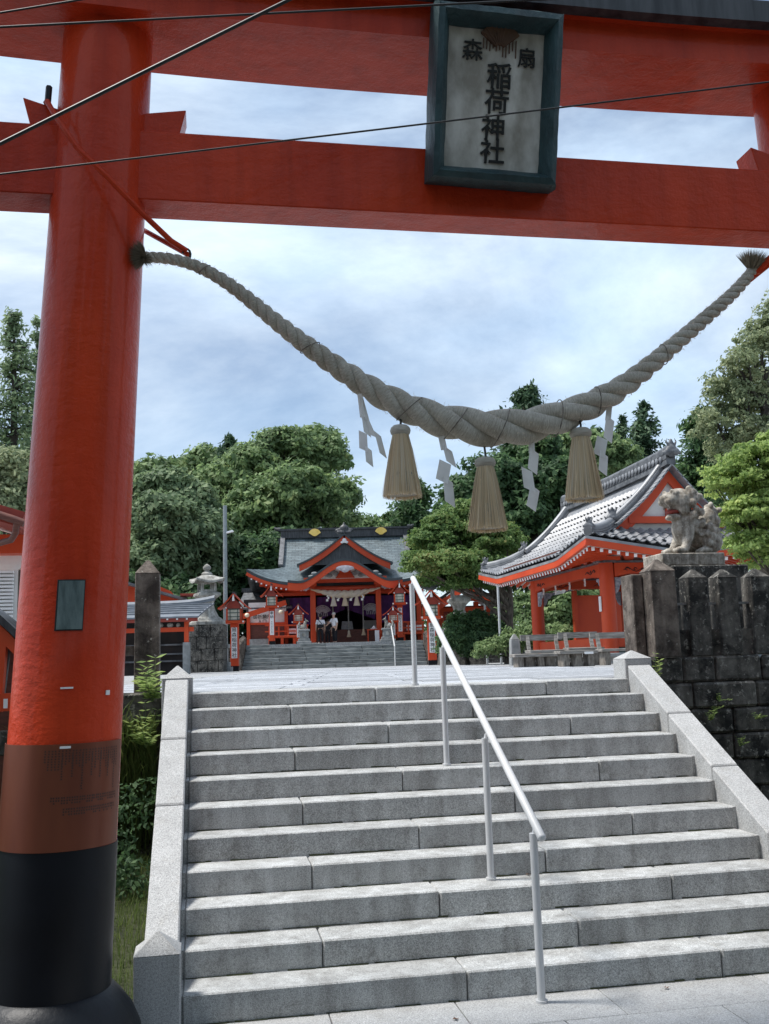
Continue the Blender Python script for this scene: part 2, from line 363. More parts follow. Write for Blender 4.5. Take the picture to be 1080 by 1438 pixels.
M['leafbroad'] = leafmat('broadleaf_leaves', [(0.0,(0.042,0.066,0.033)),(0.35,(0.110,0.172,0.073)),(0.65,(0.211,0.298,0.125)),(1.0,(0.399,0.452,0.212))])
M['leafbroad2'] = leafmat('grey_green_leaves', [(0.0,(0.050,0.077,0.043)),(0.4,(0.133,0.196,0.102)),(0.7,(0.221,0.291,0.155)),(1.0,(0.378,0.433,0.250))])
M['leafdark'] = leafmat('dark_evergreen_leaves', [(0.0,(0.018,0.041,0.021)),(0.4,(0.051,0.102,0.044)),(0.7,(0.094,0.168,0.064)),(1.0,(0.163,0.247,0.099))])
M['leafconifer'] = leafmat('conifer_needles', [(0.0,(0.021,0.043,0.027)),(0.45,(0.052,0.098,0.052)),(0.75,(0.093,0.157,0.078)),(1.0,(0.154,0.235,0.113))], 0.2)
M['leafmaple'] = leafmat('maple_leaves', [(0.0,(0.037,0.073,0.023)),(0.35,(0.082,0.151,0.043)),(0.60,(0.143,0.225,0.065)),(0.80,(0.212,0.251,0.081)),(1.0,(0.338,0.187,0.088))])
M['leaffresh'] = leafmat('fresh_maple_leaves', [(0.0,(0.085,0.133,0.043)),(0.35,(0.182,0.268,0.082)),(0.65,(0.317,0.414,0.129)),(0.85,(0.463,0.521,0.180)),(1.0,(0.579,0.424,0.189))], 0.45)
M['leafolive'] = leafmat('olive_leaves', [(0.0,(0.078,0.106,0.057)),(0.4,(0.197,0.242,0.130)),(0.7,(0.326,0.360,0.203)),(1.0,(0.515,0.493,0.290))])
M['grass'] = leafmat('grass_blades', [(0.0,(0.037,0.064,0.019)),(0.5,(0.105,0.152,0.041)),(1.0,(0.216,0.237,0.080))], 0.4)
def fibre_mat(name, a, b, mid):
    m, t, bs = newmat(name)
    tcn = t.nodes.new('ShaderNodeTexCoord'); mpn = t.nodes.new('ShaderNodeMapping'); mpn.inputs['Scale'].default_value = (170, 5, 1)
    t.links.new(tcn.outputs['UV'], mpn.inputs['Vector'])
    n1 = noise(t, mpn.outputs[0], 1.0, 4, 0.6, 0.6); r1 = ramp(t, a, b, 0.3, 0.7); t.links.new(n1.outputs['Fac'], r1.inputs[0])
    v = coords(t, (1,1,1), True); n2 = noise(t, v, 5, 5); r2 = ramp(t, mid, (1,1,1), 0.35, 0.6); t.links.new(n2.outputs['Fac'], r2.inputs[0])
    c = mixc(t, 0.7, r1.outputs[0], r2.outputs[0], 'MULTIPLY')
    t.links.new(c, bs.inputs['Base Color']); bs.inputs['Roughness'].default_value = 0.9
    bump(t, bs, n1.outputs['Fac'], 0.7, 0.006)
    return m
M['rope'] = fibre_mat('straw_rope', (0.33, 0.305, 0.26), (0.60, 0.565, 0.49), (0.70, 0.68, 0.64))
M['tuftstraw'] = leafmat('old_straw', [(0.0,(0.10,0.09,0.065)),(0.45,(0.24,0.21,0.155)),(0.75,(0.40,0.355,0.265)),(1.0,(0.58,0.52,0.40))], 0.15, 0.9)
M['straw'] = leafmat('straw_bristles', [(0.0,(0.282,0.217,0.137)),(0.45,(0.716,0.590,0.401)),(0.75,(0.716,0.676,0.595)),(1.0,(0.716,0.676,0.610))], 0.35, 0.85)

def text_mesh(body, size, mat, bold=0.0, extrude=0.001, space=1.0, align='CENTER'):
    cu = bpy.data.curves.new('text', 'FONT'); cu.body = body; cu.size = size; cu.extrude = extrude; cu.offset = bold
    cu.align_x = align; cu.align_y = 'CENTER'; cu.space_line = space
    o = bpy.data.objects.new('text', cu); C.objects.link(o)
    dg = bpy.context.evaluated_depsgraph_get(); me = bpy.data.meshes.new_from_object(o.evaluated_get(dg))
    bpy.data.objects.remove(o); bpy.data.curves.remove(cu)
    me.materials.clear(); me.materials.append(mat)
    return me
def text_on(name, body, size, mat, parent, pos, rot=(R(90), 0, 0), **k):   # pos is relative to the parent
    o = bpy.data.objects.new(name, text_mesh(body, size, mat, **k)); C.objects.link(o); o.parent = parent
    o.location = pos; o.rotation_euler = rot
    return o
def remeshed(name, mb, voxel, mat, parent=None, off=(0,0,0), smooth_it=3, disp=0.0, dscale=0.05):
    me = mb.mesh(name+'_raw', None, off=off)
    o = bpy.data.objects.new('raw', me); C.objects.link(o)
    md = o.modifiers.new('r', 'REMESH'); md.mode = 'VOXEL'; md.voxel_size = voxel
    sm = o.modifiers.new('s', 'SMOOTH'); sm.iterations = smooth_it; sm.factor = 0.5
    dg = bpy.context.evaluated_depsgraph_get(); m2 = bpy.data.meshes.new_from_object(o.evaluated_get(dg))
    bpy.data.objects.remove(o); bpy.data.meshes.remove(me)
    m2.materials.clear(); m2.materials.append(mat)
    m2.polygons.foreach_set('use_smooth', [True]*len(m2.polygons))
    ob = bpy.data.objects.new(name, m2); C.objects.link(ob)
    if parent is not None: ob.parent = parent; LOC[ob.name] = wloc(parent)
    return ob
def ball(mb, c, r, n=12, m=8, M_=None):
    rx, ry, rz = r if hasattr(r, '__len__') else (r, r, r)
    vs = [(0, 0, -1)]; 
    for j in range(1, m):
        a = -math.pi/2 + math.pi*j/m
        for i in range(n):
            b = 2*math.pi*i/n; vs.append((math.cos(a)*math.cos(b), math.cos(a)*math.sin(b), math.sin(a)))
    vs.append((0, 0, 1))
    fs = [(0, 1+(i+1) % n, 1+i) for i in range(n)]
    for j in range(m-2):
        for i in range(n):
            a, b = 1+j*n+i, 1+j*n+(i+1) % n; fs.append((a, b, b+n, a+n))
    e = len(vs)-1; o = 1+(m-2)*n
    fs += [(e, o+i, o+(i+1) % n) for i in range(n)]
    P = []
    for v in vs:
        q = Vector((v[0]*rx, v[1]*ry, v[2]*rz))
        if M_ is not None: q = M_ @ q
        P.append(q + Vector(c))
    return mb.add(P, fs)

# leaf clouds -------------------------------------------------------
def quads_mesh(name, P, A, B, mat, diamond=True):
    n = len(P)
    V = np.empty((n, 4, 3))
    if diamond: V[:,0] = P-A; V[:,1] = P+B*0.9-A*0.1; V[:,2] = P+A; V[:,3] = P-B*0.9-A*0.1
    else: V[:,0] = P-A-B; V[:,1] = P+A-B; V[:,2] = P+A+B; V[:,3] = P-A+B
    me = bpy.data.meshes.new(name); me.vertices.add(4*n); me.vertices.foreach_set('co', V.reshape(-1))
    me.loops.add(4*n); me.loops.foreach_set('vertex_index', np.arange(4*n, dtype=np.int32))
    me.polygons.add(n); me.polygons.foreach_set('loop_start', np.arange(0, 4*n, 4, dtype=np.int32)); 
    me.materials.append(mat); me.update(calc_edges=True)
    return me
def unit(n):
    v = RNG.normal(size=(n, 3)); return v/np.linalg.norm(v, axis=1, keepdims=True)
def crown_points(lobes, nclump, nleaf, clump, flat=0.6):
    P = []; D = []
    w = np.array([max(l[3]*l[5], l[3]*l[4]) for l in lobes]); w = w/w.sum()
    for l, wi in zip(lobes, w):
        k = max(3, int(nclump*wi)); c = np.array(l[:3]); r = np.array(l[3:6])
        u = unit(k); u[:,2] = np.where(u[:,2] < -0.35, -u[:,2]*0.8, u[:,2]); u /= np.linalg.norm(u, axis=1, keepdims=True)
        rad = RNG.uniform(0.52, 1.12, (k, 1))
        cc = c + u*r*rad
        for q, uu in zip(cc, u):
            s = clump*RNG.uniform(0.45, 1.5); m = int(nleaf*RNG.uniform(0.7, 1.3))
            d = unit(m)*(RNG.uniform(0.25, 1.0, (m, 1))**0.6)
            d[:,2] *= flat
            d[:,2] += 0.12*uu[2]
            P.append(q + d*s); D.append(d*0.8 + uu*0.5 + np.array([0,0,0.35]))
    return np.concatenate(P), np.concatenate(D)
def leaf_mesh(name, P, D, size, mat, asp=0.55):
    n = len(P)
    nrm = D + RNG.normal(size=(n, 3))*0.55; nrm /= np.linalg.norm(nrm, axis=1, keepdims=True)
    a = np.cross(nrm, unit(n)); a /= np.linalg.norm(a, axis=1, keepdims=True)+1e-9
    b = np.cross(nrm, a); s = size*RNG.uniform(0.45, 1.5, (n, 1))
    return quads_mesh(name, P, a*s, b*s*asp, mat)
def tree(name, label, cat, base, top, tr, lobes, nclump, nleaf, clump, leaf, mat, bark='barkd', group=None, limbs=True, flat=0.6, bend=0.0, asp=0.55):
    base = Vector(base); top = Vector(top)
    t = thing(name, label, cat, base, group=group)
    mb = MB(); k = 7
    pts = [base.lerp(top, i/k) + Vector((math.sin(i*1.7)*bend, math.cos(i*1.3)*bend, 0))*(1 if 0 < i < k else 0) for i in range(k+1)]
    pts[0] -= Vector((0, 0, 0.15))
    mb.tube(pts, [tr*(1.25 if i == 0 else 1)*(1-0.72*i/k) for i in range(k+1)], 9)
    if limbs:
        for l in lobes:
            c = Vector(l[:3]); i = min(k-1, max(2, int(k*random.uniform(0.4, 0.95)))); s = pts[i]
            mid = s.lerp(c, 0.5) + Vector((0, 0, -0.06*(c-s).length)) 
            mb.tube([s, mid, c, c+(c-s).normalized()*l[5]*0.4], [tr*0.38, tr*0.28, tr*0.15, tr*0.05], 6)
            for _ in range(3):
                e = c + Vector((random.uniform(-1,1)*l[3], random.uniform(-1,1)*l[4], random.uniform(-0.3,1)*l[5]))*0.8
                mb.tube([mid, mid.lerp(e, 0.55)+Vector((0,0,-0.04)), e], [tr*0.16, tr*0.11, tr*0.03], 5)
    mb.build('trunk', M[bark], t, smooth=40)
    P, D = crown_points(lobes, nclump, nleaf, clump, flat)
    link('crown', leaf_mesh('crown', P-np.array(base), D, leaf, M[mat], asp), t)
    return t
def plobe(px, py, rx, ry, Y, dz=1.0):     # crown lobe from its place in the photograph at distance Y
    c = aty(px, py, Y); k = (Vector(c)-CAM).dot(FW)/F_PX
    return (c.x, c.y, c.z, rx*k, rx*k*dz, ry*k)

PLAZA = 1.587

# ================================================================== SETTING
mb = MB(); mb.add([(-300,-60,0),(300,-60,0),(300,400,0),(-300,400,0)], [(0,1,2,3)])
struct('ground', mb, M['asphalt'])
mb = MB(); mb.box(-90, 120, 8.62, 180, -0.5, PLAZA-0.02)
struct('shrine_terrace', mb, M['gravel'])
mb = MB(); mb.box(-0.34, 3.75, 8.2, 8.7, -0.3, PLAZA-0.03)
struct('terrace_edge', mb, M['gravel'])
mb = MB(); mb.add([(-14,5.0,0.006),(-0.345,5.3,0.006),(-0.345,8.44,0.30),(-14,8.44,0.30)], [(0,1,2,3)])
bank = struct('bank', mb, M['soil'])
mb = MB(); mb.add([(3.77,5.3,0.006),(18,5.0,0.006),(18,8.44,0.30),(3.77,8.44,0.30)], [(0,1,2,3)])
struct('bank', mb, M['soil'])

# ---- paving slabs of the approach, laid towards the hall
ANG = math.atan2(6.2, 44.0)
SHR = Matrix(((1, math.tan(ANG), 0, 1.75), (0, 1, 0, 8.655), (0, 0, 1, PLAZA), (0, 0, 0, 1)))
pave = MB(); pave.box(-3.6, 3.95, 0.0, 42, -0.04, -0.012, SHR)
pv = struct('approach_path', pave, M['gravel'])
colw = [-3.55, -2.35, -1.15, 0.05, 1.25, 2.45, 3.65]
rows = []; y = 0.0; i = 0
while y < 40 and len(rows) < 48:
    d = 0.62 if i % 3 else 0.9
    rows.append((y, d)); y += d; i += 1
tmpl = {}
for i, (y, d) in enumerate(rows):
    for j in range(6):
        w = colw[j+1]-colw[j]
        key = (round(w, 2), d)
        if key not in tmpl:
            q = MB(); q.box(0.011, w-0.011, 0.011, d-0.011, -0.03, 0.0, Matrix(((1, math.tan(ANG), 0, 0), (0, 1, 0, 0), (0, 0, 1, 0), (0, 0, 0, 1)))); tmpl[key] = q.mesh('paving_slab', M['pave'], bevel=0.004)
        sh = 0.6 if i % 2 else 0.0
        o = link('paving_slab', tmpl[key], pv)
        o.location = SHR @ Vector((colw[j]+sh*0.25, y, random.uniform(-0.004, 0.003)))

# ---- lower paving in front of the steps, with the drain grate
lp = MB(); lp.box(-0.45, 9, 1.0, 5.36, -0.05, 0.004)
low = struct('street_pavement', lp, M['asphalt'])
def slab_row(y0, y1, xs, par, name='paving_slab', mat='coping', z=0.02):
    for a, b in zip(xs[:-1], xs[1:]):
        q = MB(); q.box(a+0.003, b-0.003, y0+0.003, y1-0.003, -0.03, z+random.uniform(-0.002, 0.001)); q.build(name, M[mat], par, bevel=0.003)
yb = atz(1080, 1405, 0.02).y
slab_row(yb, 5.335, [-0.42, 0.60, 1.26, 2.05, 2.95, 3.9, 4.8, 6], low)
slab_row(yb-0.36, yb, [-0.42, 0.35, 1.0, 1.72, 2.55, 3.4, 4.3, 5.2, 6], low)
slab_row(yb-1.3, yb-0.48, [-0.42, 0.5, 1.4, 2.3, 3.2, 4.1, 5.0, 6], low)
g = thing('drain_grate', 'dark iron drain grating set in the paving before the granite steps', 'drain', (2.6, yb-0.42, 0.0))
q = MB(); q.box(-0.42, 6, yb-0.475, yb-0.462, -0.02, 0.018); q.box(-0.42, 6, yb-0.378, yb-0.365, -0.02, 0.018); q.build('frame', M['iron'], g)
q = MB()
xx = -0.40
while xx < 5.9:
    q.box(xx, xx+0.012, yb-0.462, yb-0.378, -0.015, 0.014); xx += 0.05
tag(q.build('bars', M['iron'], g), kind='stuff')

# ---- granite staircase
ST = thing('granite_staircase', 'broad flight of grey granite steps climbing to the shrine terrace', 'staircase', (1.7, 5.33, 0))
X0, X1, TR, Y1, RS, Z1 = -0.135, 3.520, 0.2703, 5.333, 0.145, 0.164
def stepYZ(k): return Y1+(k-1)*TR, (Z1+(k-1)*RS if k < 11 else PLAZA)
JX = {1:[656,1013],2:[453,812],3:[617,943],4:[438,766],5:[588,888],6:[425,723],7:[565,841],8:[414,680],9:[545,801],10:[408,664],11:[527,767]}
for k in range(1, 12):
    y, z = stepYZ(k); zb = 0.0 if k == 1 else stepYZ(k-1)[1]-0.02
    xs = [X0] + [x_at(p, y, z) for p in JX[k]] + [X1]
    for a, b in zip(xs[:-1], xs[1:]):
        dz = random.uniform(-0.0025, 0.0015); dy = random.uniform(-0.003, 0.003)
        q = MB(); q.box(a+0.003, b-0.003, y+dy, y+TR+(0.06 if k < 11 else 0.345), zb, z+dz); q.build('step_stone', M['step'], ST, bevel=random.uniform(0.006, 0.011))
for xa_, xb_ in ((X0-0.02, X0+0.001), (X1-0.001, X1+0.018)):
    for k in range(1, 12):
        y, z = stepYZ(k); q = MB(); q.box(xa_, xb_, y+0.012, y+TR+0.011, -0.02, z-0.004); q.build('edge_strip', M['step'], ST)
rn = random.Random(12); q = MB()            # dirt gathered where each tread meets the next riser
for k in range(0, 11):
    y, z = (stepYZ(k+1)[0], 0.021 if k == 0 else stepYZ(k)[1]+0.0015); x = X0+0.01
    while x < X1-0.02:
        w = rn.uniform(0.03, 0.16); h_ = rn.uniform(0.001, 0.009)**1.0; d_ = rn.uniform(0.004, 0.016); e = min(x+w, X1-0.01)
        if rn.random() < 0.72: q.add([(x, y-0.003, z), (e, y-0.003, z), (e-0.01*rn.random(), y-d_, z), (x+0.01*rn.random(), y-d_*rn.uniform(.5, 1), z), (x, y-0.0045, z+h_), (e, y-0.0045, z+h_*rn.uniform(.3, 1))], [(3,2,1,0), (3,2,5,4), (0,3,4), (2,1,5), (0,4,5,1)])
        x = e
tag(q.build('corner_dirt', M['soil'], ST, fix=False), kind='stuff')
def coping(xa, xb, joints, yA, yB):
    ys = [yA]+joints+[yB]
    for a, b in zip(ys[:-1], ys[1:]):
        za = Z1+(a-Y1)*RS/TR+0.075; zb2 = Z1+(b-Y1)*RS/TR+0.075
        v = [(x, yy, zz) for x in (xa, xb) for yy, zz in ((a+0.004, max(-0.1, za-0.5)), (b-0.004, max(-0.1, zb2-0.5)), (b-0.004, zb2-0.004), (a+0.004, za+0.004))]
        q = MB(); q.add(v, [(0,1,2,3),(7,6,5,4),(0,4,5,1),(1,5,6,2),(2,6,7,3),(3,7,4,0)]); q.build('side_coping', M['coping'], ST, bevel=0.008)
coping(-0.335, X0-0.022, [6.62, 7.30], 5.40, 8.06)
coping(X1+0.02, X1+0.225, [6.05, 6.72, 7.36], 5.40, 8.06)
def newel(xa, xb, ya, yb_, z0, z1, z2, rough='coping'):
    q = MB(); cx, cy = (xa+xb)/2, (ya+yb_)/2; a, b = (xb-xa)/2, (yb_-ya)/2
    q.frustum(cx, cy, z0, z1, a, b, a, b); m1 = q.build('newel_post', M[rough], ST, bevel=0.006)
    q = MB(); q.frustum(cx, cy, z1+0.001, z2, a, b, 0.006, 0.006); q.build('newel_cap', M[rough], m1)
newel(-0.365, -0.140, 5.20, 5.398, -0.05, 0.40, 0.49)
newel(-0.365, -0.125, 8.065, 8.30, 0.9, 1.705, 1.805)
newel(X1+0.0, X1+0.245, 8.065, 8.32, 0.9, 1.752, 1.822)
newel(X1+0.01, X1+0.235, 5.20, 5.398, -0.05, 0.40, 0.49)

# ---- handrail
HR = thing('handrail', 'slim steel handrail on four posts running up the granite steps', 'handrail', (1.69, 5.2, 0))
PX = 1.693
hp = [(5.204, 0.02), (6.072, stepYZ(3)[1]), (7.122, stepYZ(7)[1]), (8.151, PLAZA)]
for (y, z) in hp:
    q = MB(); q.tube([(PX, y, z-0.02), (PX, y, z+0.845)], 0.0215, 14); po = q.build('post', M['steel'], HR, smooth=40)
    q = MB(); q.tube([(PX, y, z), (PX, y, z+0.014)], 0.032, 14); q.build('base_collar', M['steel'], po, smooth=40)
    q = MB(); q.tube([(PX, y, z+0.83), (PX+0.012, y, z+0.872)], 0.011, 8); q.build('bracket', M['steel'], po, smooth=40)
ra = Vector((PX+0.022, 5.13, 0.02+0.873-0.042)); rb = Vector((PX+0.022, 8.20, PLAZA+0.873+0.024))
q = MB(); d = (rb-ra).normalized()
q.tube([ra-d*0.012, ra-d*0.006, ra, rb, rb+d*0.006, rb+d*0.012], [0.010, 0.019, 0.023, 0.023, 0.019, 0.010], 16); q.build('rail', M['railwhite'], HR, smooth=60)

# ---- retaining walls of squared stones, left and right of the steps
def wall(label, xa, xb, ztop, seed):
    rnd = random.Random(seed)
    t = thing('retaining_wall', label, 'wall', ((xa+xb)/2, 8.45, 0))
    q = MB(); q.box(xa, xb, 8.50, 8.615, -0.1, ztop-0.03); q.build('core', M['darkstone'], t)
    z = ztop
    while z > -0.05:
        h = 0.245*rnd.uniform(0.92, 1.1); x = xa
        while x < xb-0.05:
            w = rnd.uniform(0.32, 0.62); e = min(x+w, xb)
            if xb-e < 0.15: e = xb
            y = 8.45+rnd.uniform(-0.018, 0.018)
            q = MB(); v = [(x+0.006, y), (e-0.006, y+rnd.uniform(-.008,.008))]
            q.box(x+0.006+rnd.uniform(0,.006), e-0.006, y, 8.52, z-h+0.007, z-rnd.uniform(0, 0.006)); q.build('stone', M['darkstone'], t, bevel=0.02)
            x = e
        z -= h
wall('blackened stone retaining wall under the fence with the guardian lion', 3.77, 9.5, 1.752, 3)
wall('blackened stone retaining wall overgrown with ferns beside the torii pillar', -6.0, -0.37, 1.60, 5)

# ---- stone fence on the right wall
def fence_post(par, cx, cy, z0, z1, z2, a, b, mat='darkstone', slot=False):
    q = MB(); q.frustum(cx, cy, z0, z1, a, b, a*0.97, b*0.97); p = q.build('post', M[mat], par, bevel=0.006)
    q = MB(); q.frustum(cx, cy, z1+0.0005, z2, a*0.985, b*0.985, 0.012, 0.012); q.build('post_cap', M[mat], p)
FY = 8.565
fr = thing('stone_fence', 'dark lichen spotted stone fence with pointed posts below the guardian lion', 'fence', (5.0, FY, 1.75))
zt = aty(975, 812, FY).z; za = aty(975, 800, FY).z
xs = [aty(p, 860, FY).x for p in (976, 1018, 1064)]
dx = xs[2]-xs[1]
xs += [xs[2]+dx*k for k in range(1, 12)]
for x in xs: fence_post(fr, x, FY, 1.755, zt, za, 0.098, 0.098)
xm = aty(925, 860, FY).x
fence_post(fr, xm, FY-0.02, 1.755, aty(930, 803, FY).z, aty(930, 786, FY).z, 0.125, 0.125, 'post')
q = MB(); q.box(xm-0.235, xm-0.13, FY+0.02, FY+0.27, 1.60, aty(905, 806, FY).z); q.build('end_slab', M['post'], fr, bevel=0.008)
q = MB(); q.box(xm, xs[-1], FY-0.045, FY+0.045, 1.7525, aty(1000, 884, FY).z); q.build('low_rail', M['darkstone'], fr)
q = MB(); q.box(xm, xs[-1], FY-0.03, FY+0.03, aty(1000, 849, FY).z, aty(1000, 846, FY).z); q.build('upper_rail', M['greystone'], fr)
# ---- posts on the left wall
fl = thing('stone_fence', 'tall brown stone fence posts on the wall behind the torii pillar', 'fence', (-0.7, FY, 1.6))
a = aty(190, 860, FY).x; b = aty(225, 860, FY).x
fence_post(fl, (a+b)/2, FY, 1.58, aty(207, 806, FY).z, aty(207, 787, FY).z, (b-a)/2, (b-a)/2, 'post')
fence_post(fl, (a+b)/2-0.95, FY, 1.58, aty(15, 802, FY).z, aty(15, 790, FY).z, 0.09, 0.09, 'post')
for k in range(1, 7): fence_post(fl, (a+b)/2-0.95-0.42*k, FY, 1.58, 2.3, 2.4, 0.09, 0.09, 'post')
q = MB(); q.box(-4.4, (a+b)/2, FY-0.04, FY+0.04, 1.9, 1.98); q.build('low_rail', M['post'], fl)

# ================================================================== TORII
TY = 5.0
TO = thing('torii_gate', 'huge vermilion torii gate with black footed pillars framing the steps', 'torii gate', (1.46, TY, 0))
def pillar_axis(px_mid, y, off=0): return aty(px_mid, y, TY)
zL0, zL1 = 0.30, 5.26
bl, br = aty(0, 1170, TY), aty(166, 1160, TY); tl, trr = aty(85, 100, TY), aty(213, 100, TY)
axb = Vector(((bl.x+br.x)/2, TY, bl.z)); axt = Vector(((tl.x+trr.x)/2, TY, tl.z))
rb_, rt_ = (br.x-bl.x)/2*0.985, (trr.x-tl.x)/2*0.985
sl = (axt.x-axb.x)/(axt.z-axb.z); slr = (rt_-rb_)/(axt.z-axb.z)
def lx(z): return axb.x+sl*(z-axb.z)
def lr(z): return rb_+slr*(z-axb.z)
CX = 1.492
def torii_pillar(sgn):
    X = (lambda z: lx(z)) if sgn < 0 else (lambda z: 2*CX-lx(z))
    zs = np.linspace(0.98, 5.30, 24)
    q = MB(); q.tube([(X(z), TY, z) for z in zs], [lr(z) for z in zs], 64); p = q.build('pillar', M['red'], TO, smooth=50)
    q = MB(); q.tube([(X(z), TY, z) for z in (0.2, 0.6, 0.985, 1.0)], [lr(z)+0.004 for z in (0.2, 0.6, 0.985, 1.0)], 64); q.build('black_foot', M['black'], p, smooth=50)
    r0 = lr(0.3)
    q = MB(); q.lathe([(r0+0.165, -0.02), (r0+0.162, 0.06), (r0+0.145, 0.16), (r0+0.11, 0.24), (r0+0.06, 0.305), (r0+0.022, 0.345), (r0-0.02, 0.365)], 56, (X(0.2), TY, 0)); q.build('base_skirt', M['skirt'], p, smooth=60)
    zr = 5.235
    q = MB(); q.lathe([(lr(zr)-0.01, -0.07), (lr(zr)+0.012, -0.06), (lr(zr)+0.014, 0.03), (lr(zr)-0.01, 0.035)], 56, (X(zr), TY, zr)); q.build('top_collar', M['red'], p, smooth=50)
    return p
pL = torii_pillar(-1); pR = torii_pillar(1)
# copper sheet wrapped round the left pillar with its engraved dedication, small plate above
def arc_sheet(name, z0, z1, a0, a1, off, mat, par, n=40):
    q = MB(); vs = []
    for o_ in (off, off+0.004):
        for z in (z0, z1):
            for k in range(n+1):
                a = a0+(a1-a0)*k/n; vs.append((lx(z)+(lr(z)+o_)*math.cos(a), TY+(lr(z)+o_)*math.sin(a), z))
    m = n+1; fs = []
    for k in range(n): fs += [(2*m+k, 2*m+k+1, 3*m+k+1, 3*m+k), (k, m+k, m+k+1, k+1), (m+k, 3*m+k, 3*m+k+1, m+k+1), (k, k+1, 2*m+k+1, 2*m+k)]
    fs += [(0, 2*m, 3*m, m), (n, m+n, 3*m+n, 2*m+n)]
    q.add(vs, fs); return q.build(name, mat, par, smooth=40)
zc0, zc1 = 0.985, aty(86, 1045, TY-0.25).z
cs = arc_sheet('copper_sheet', 0.994, zc1, R(-178), R(-12), 0.0055, M['copper'], pL)
q = MB(); rn = random.Random(4)
for row, (ztop, zlen, a0, a1, da) in enumerate([(zc1-0.03, 0.09, -100, -22, 3.2), (zc1-0.05, 0.17, -84, -20, 9.5), (zc1-0.235, 0.03, -92, -22, 2.4), (zc1-0.285, 0.03, -80, -24, 2.4)]):
    a = a0
    while a < a1:
        z = ztop; zz = ztop-zlen*rn.uniform(0.5, 1)
        while z > zz:
            h = 0.0075; aa = R(a+rn.uniform(-.3,.3)); rr = lr(z)+0.0105
            c = Vector((lx(z)+rr*math.cos(aa), TY+rr*math.sin(aa), z)); tn = Vector((-math.sin(aa), math.cos(aa), 0))*0.0035
            q.add([c-tn-Vector((0,0,h/2)), c+tn-Vector((0,0,h/2)), c+tn+Vector((0,0,h/2)), c-tn+Vector((0,0,h/2))], [(0,1,2,3)])
            z -= 0.0115
        a += da
tag(q.build('engraved_columns', M['engrave'], cs, fix=False), kind='stuff')
zp0, zp1 = aty(95, 884, TY-0.24).z, aty(95, 816, TY-0.24).z
def ang_of(px, z):
    best = min(range(-178, -2), key=lambda a: abs(pix((lx(z)+lr(z)*math.cos(R(a)), TY+lr(z)*math.sin(R(a)), z))[0]-px)); return R(best)
arc_sheet('plate_surround', zp0-0.006, zp1+0.006, ang_of(76, zp0), ang_of(116, zp0), 0.0005, M['ink'], pL, 10)
arc_sheet('small_plate', zp0, zp1, ang_of(80, zp0), ang_of(114, zp0), 0.006, M['verdigris'], pL, 10)
# tape scraps
for px_, py_, w_, h_ in ((94, 966, 0.055, 0.008), (150, 973, 0.022, 0.022), (92, 1049, 0.045, 0.010)):
    zq = aty(px_, py_, TY-0.24).z; aq = ang_of(px_, zq); dw = w_/lr(zq)/2
    arc_sheet('tape_scrap', zq-h_/2, zq+h_/2, aq-dw, aq+dw, 0.0115 if py_ > 1000 else 0.002, M['paper'], pL, 3)
# nuki (tie beam) with wedges
nf = TY-0.115; nb = TY+0.115
znb = (aty(205, 278.8, nf).z+aty(1080, 325.7, nf).z)/2; znt = (aty(260, 184, nf).z+aty(1038, 238.6, nf).z)/2
q = MB(); q.box(lx(znb)-1.15, 2*CX-lx(znb)+1.15, nf, nb, znb, znt); nk = q.build('tie_beam', M['red'], TO, bevel=0.006)
for sgn in (-1, 1):
    for side in (-1, 1):
        Xp = lx(znt) if sgn < 0 else 2*CX-lx(znt)
        r_ = lr(znt); z0 = znt+0.002
        if side < 0: poly = [(Xp-r_+0.08, z0), (Xp-r_-0.115, z0), (Xp-r_-0.155, z0+0.155), (Xp-r_+0.08, z0+0.085)]
        else: poly = [(Xp+r_-0.08, z0), (Xp+r_+0.165, z0), (Xp+r_+0.20, z0+0.145), (Xp+r_-0.08, z0+0.10)]
        q = MB(); q.prism(poly, TY-0.085, TY+0.085); q.build('wedge', M['red'], nk, bevel=0.004)
# shimaki and kasagi (double lintel, gently rising to both ends) with dark roof
sfY = TY-0.30
zs0 = aty(640, 55.5, sfY).z
d_ = ray(640, 138); sbY = (zs0-CAM_H)/d_.z*d_.y
def sori(x): return 0.075*max(0, abs(x-CX)/2.4-0.28)**1.8
def beam(name, xa, xb, ya, yb_, zb, zt, mat, par, taper=0.0, n=44):
    q = MB(); vs = []
    for i in range(n+1):
        x = xa+(xb-xa)*i/n; s = sori(x)
        vs += [(x, ya, zb+s), (x, yb_, zb+s), (x, yb_-taper, zt+s), (x, ya+taper, zt+s)]
    fs = [(3,2,1,0), tuple(4*n+k for k in range(4))]
    for i in range(n):
        for k in range(4): fs.append((4*i+k, 4*i+(k+1)%4, 4*i+4+(k+1)%4, 4*i+4+k))
    q.add(vs, fs); return q.build(name, mat, par)
XA, XB = lx(5.2)-1.75, 2*CX-lx(5.2)+1.75
zs1 = aty(880, 29, sfY).z; zk1 = aty(880, 15, sfY-0.11).z-sori(2.3)
sm = beam('lower_lintel', XA+0.25, XB-0.25, sfY, sbY, zs0, zs1, M['red'], TO)
km = beam('upper_lintel', XA, XB, sfY-0.035, sbY+0.035, zs1+0.001, zk1-0.001, M['red'], TO)
beam('lintel_roof', XA-0.1, XB+0.1, sfY-0.11, sbY+0.11, zk1, zk1+0.13, M['kasagi'], km)
beam('lintel_roof_top', XA-0.08, XB+0.08, sfY-0.06, sbY+0.06, zk1+0.131, zk1+0.25, M['kasagi'], km, taper=0.22)

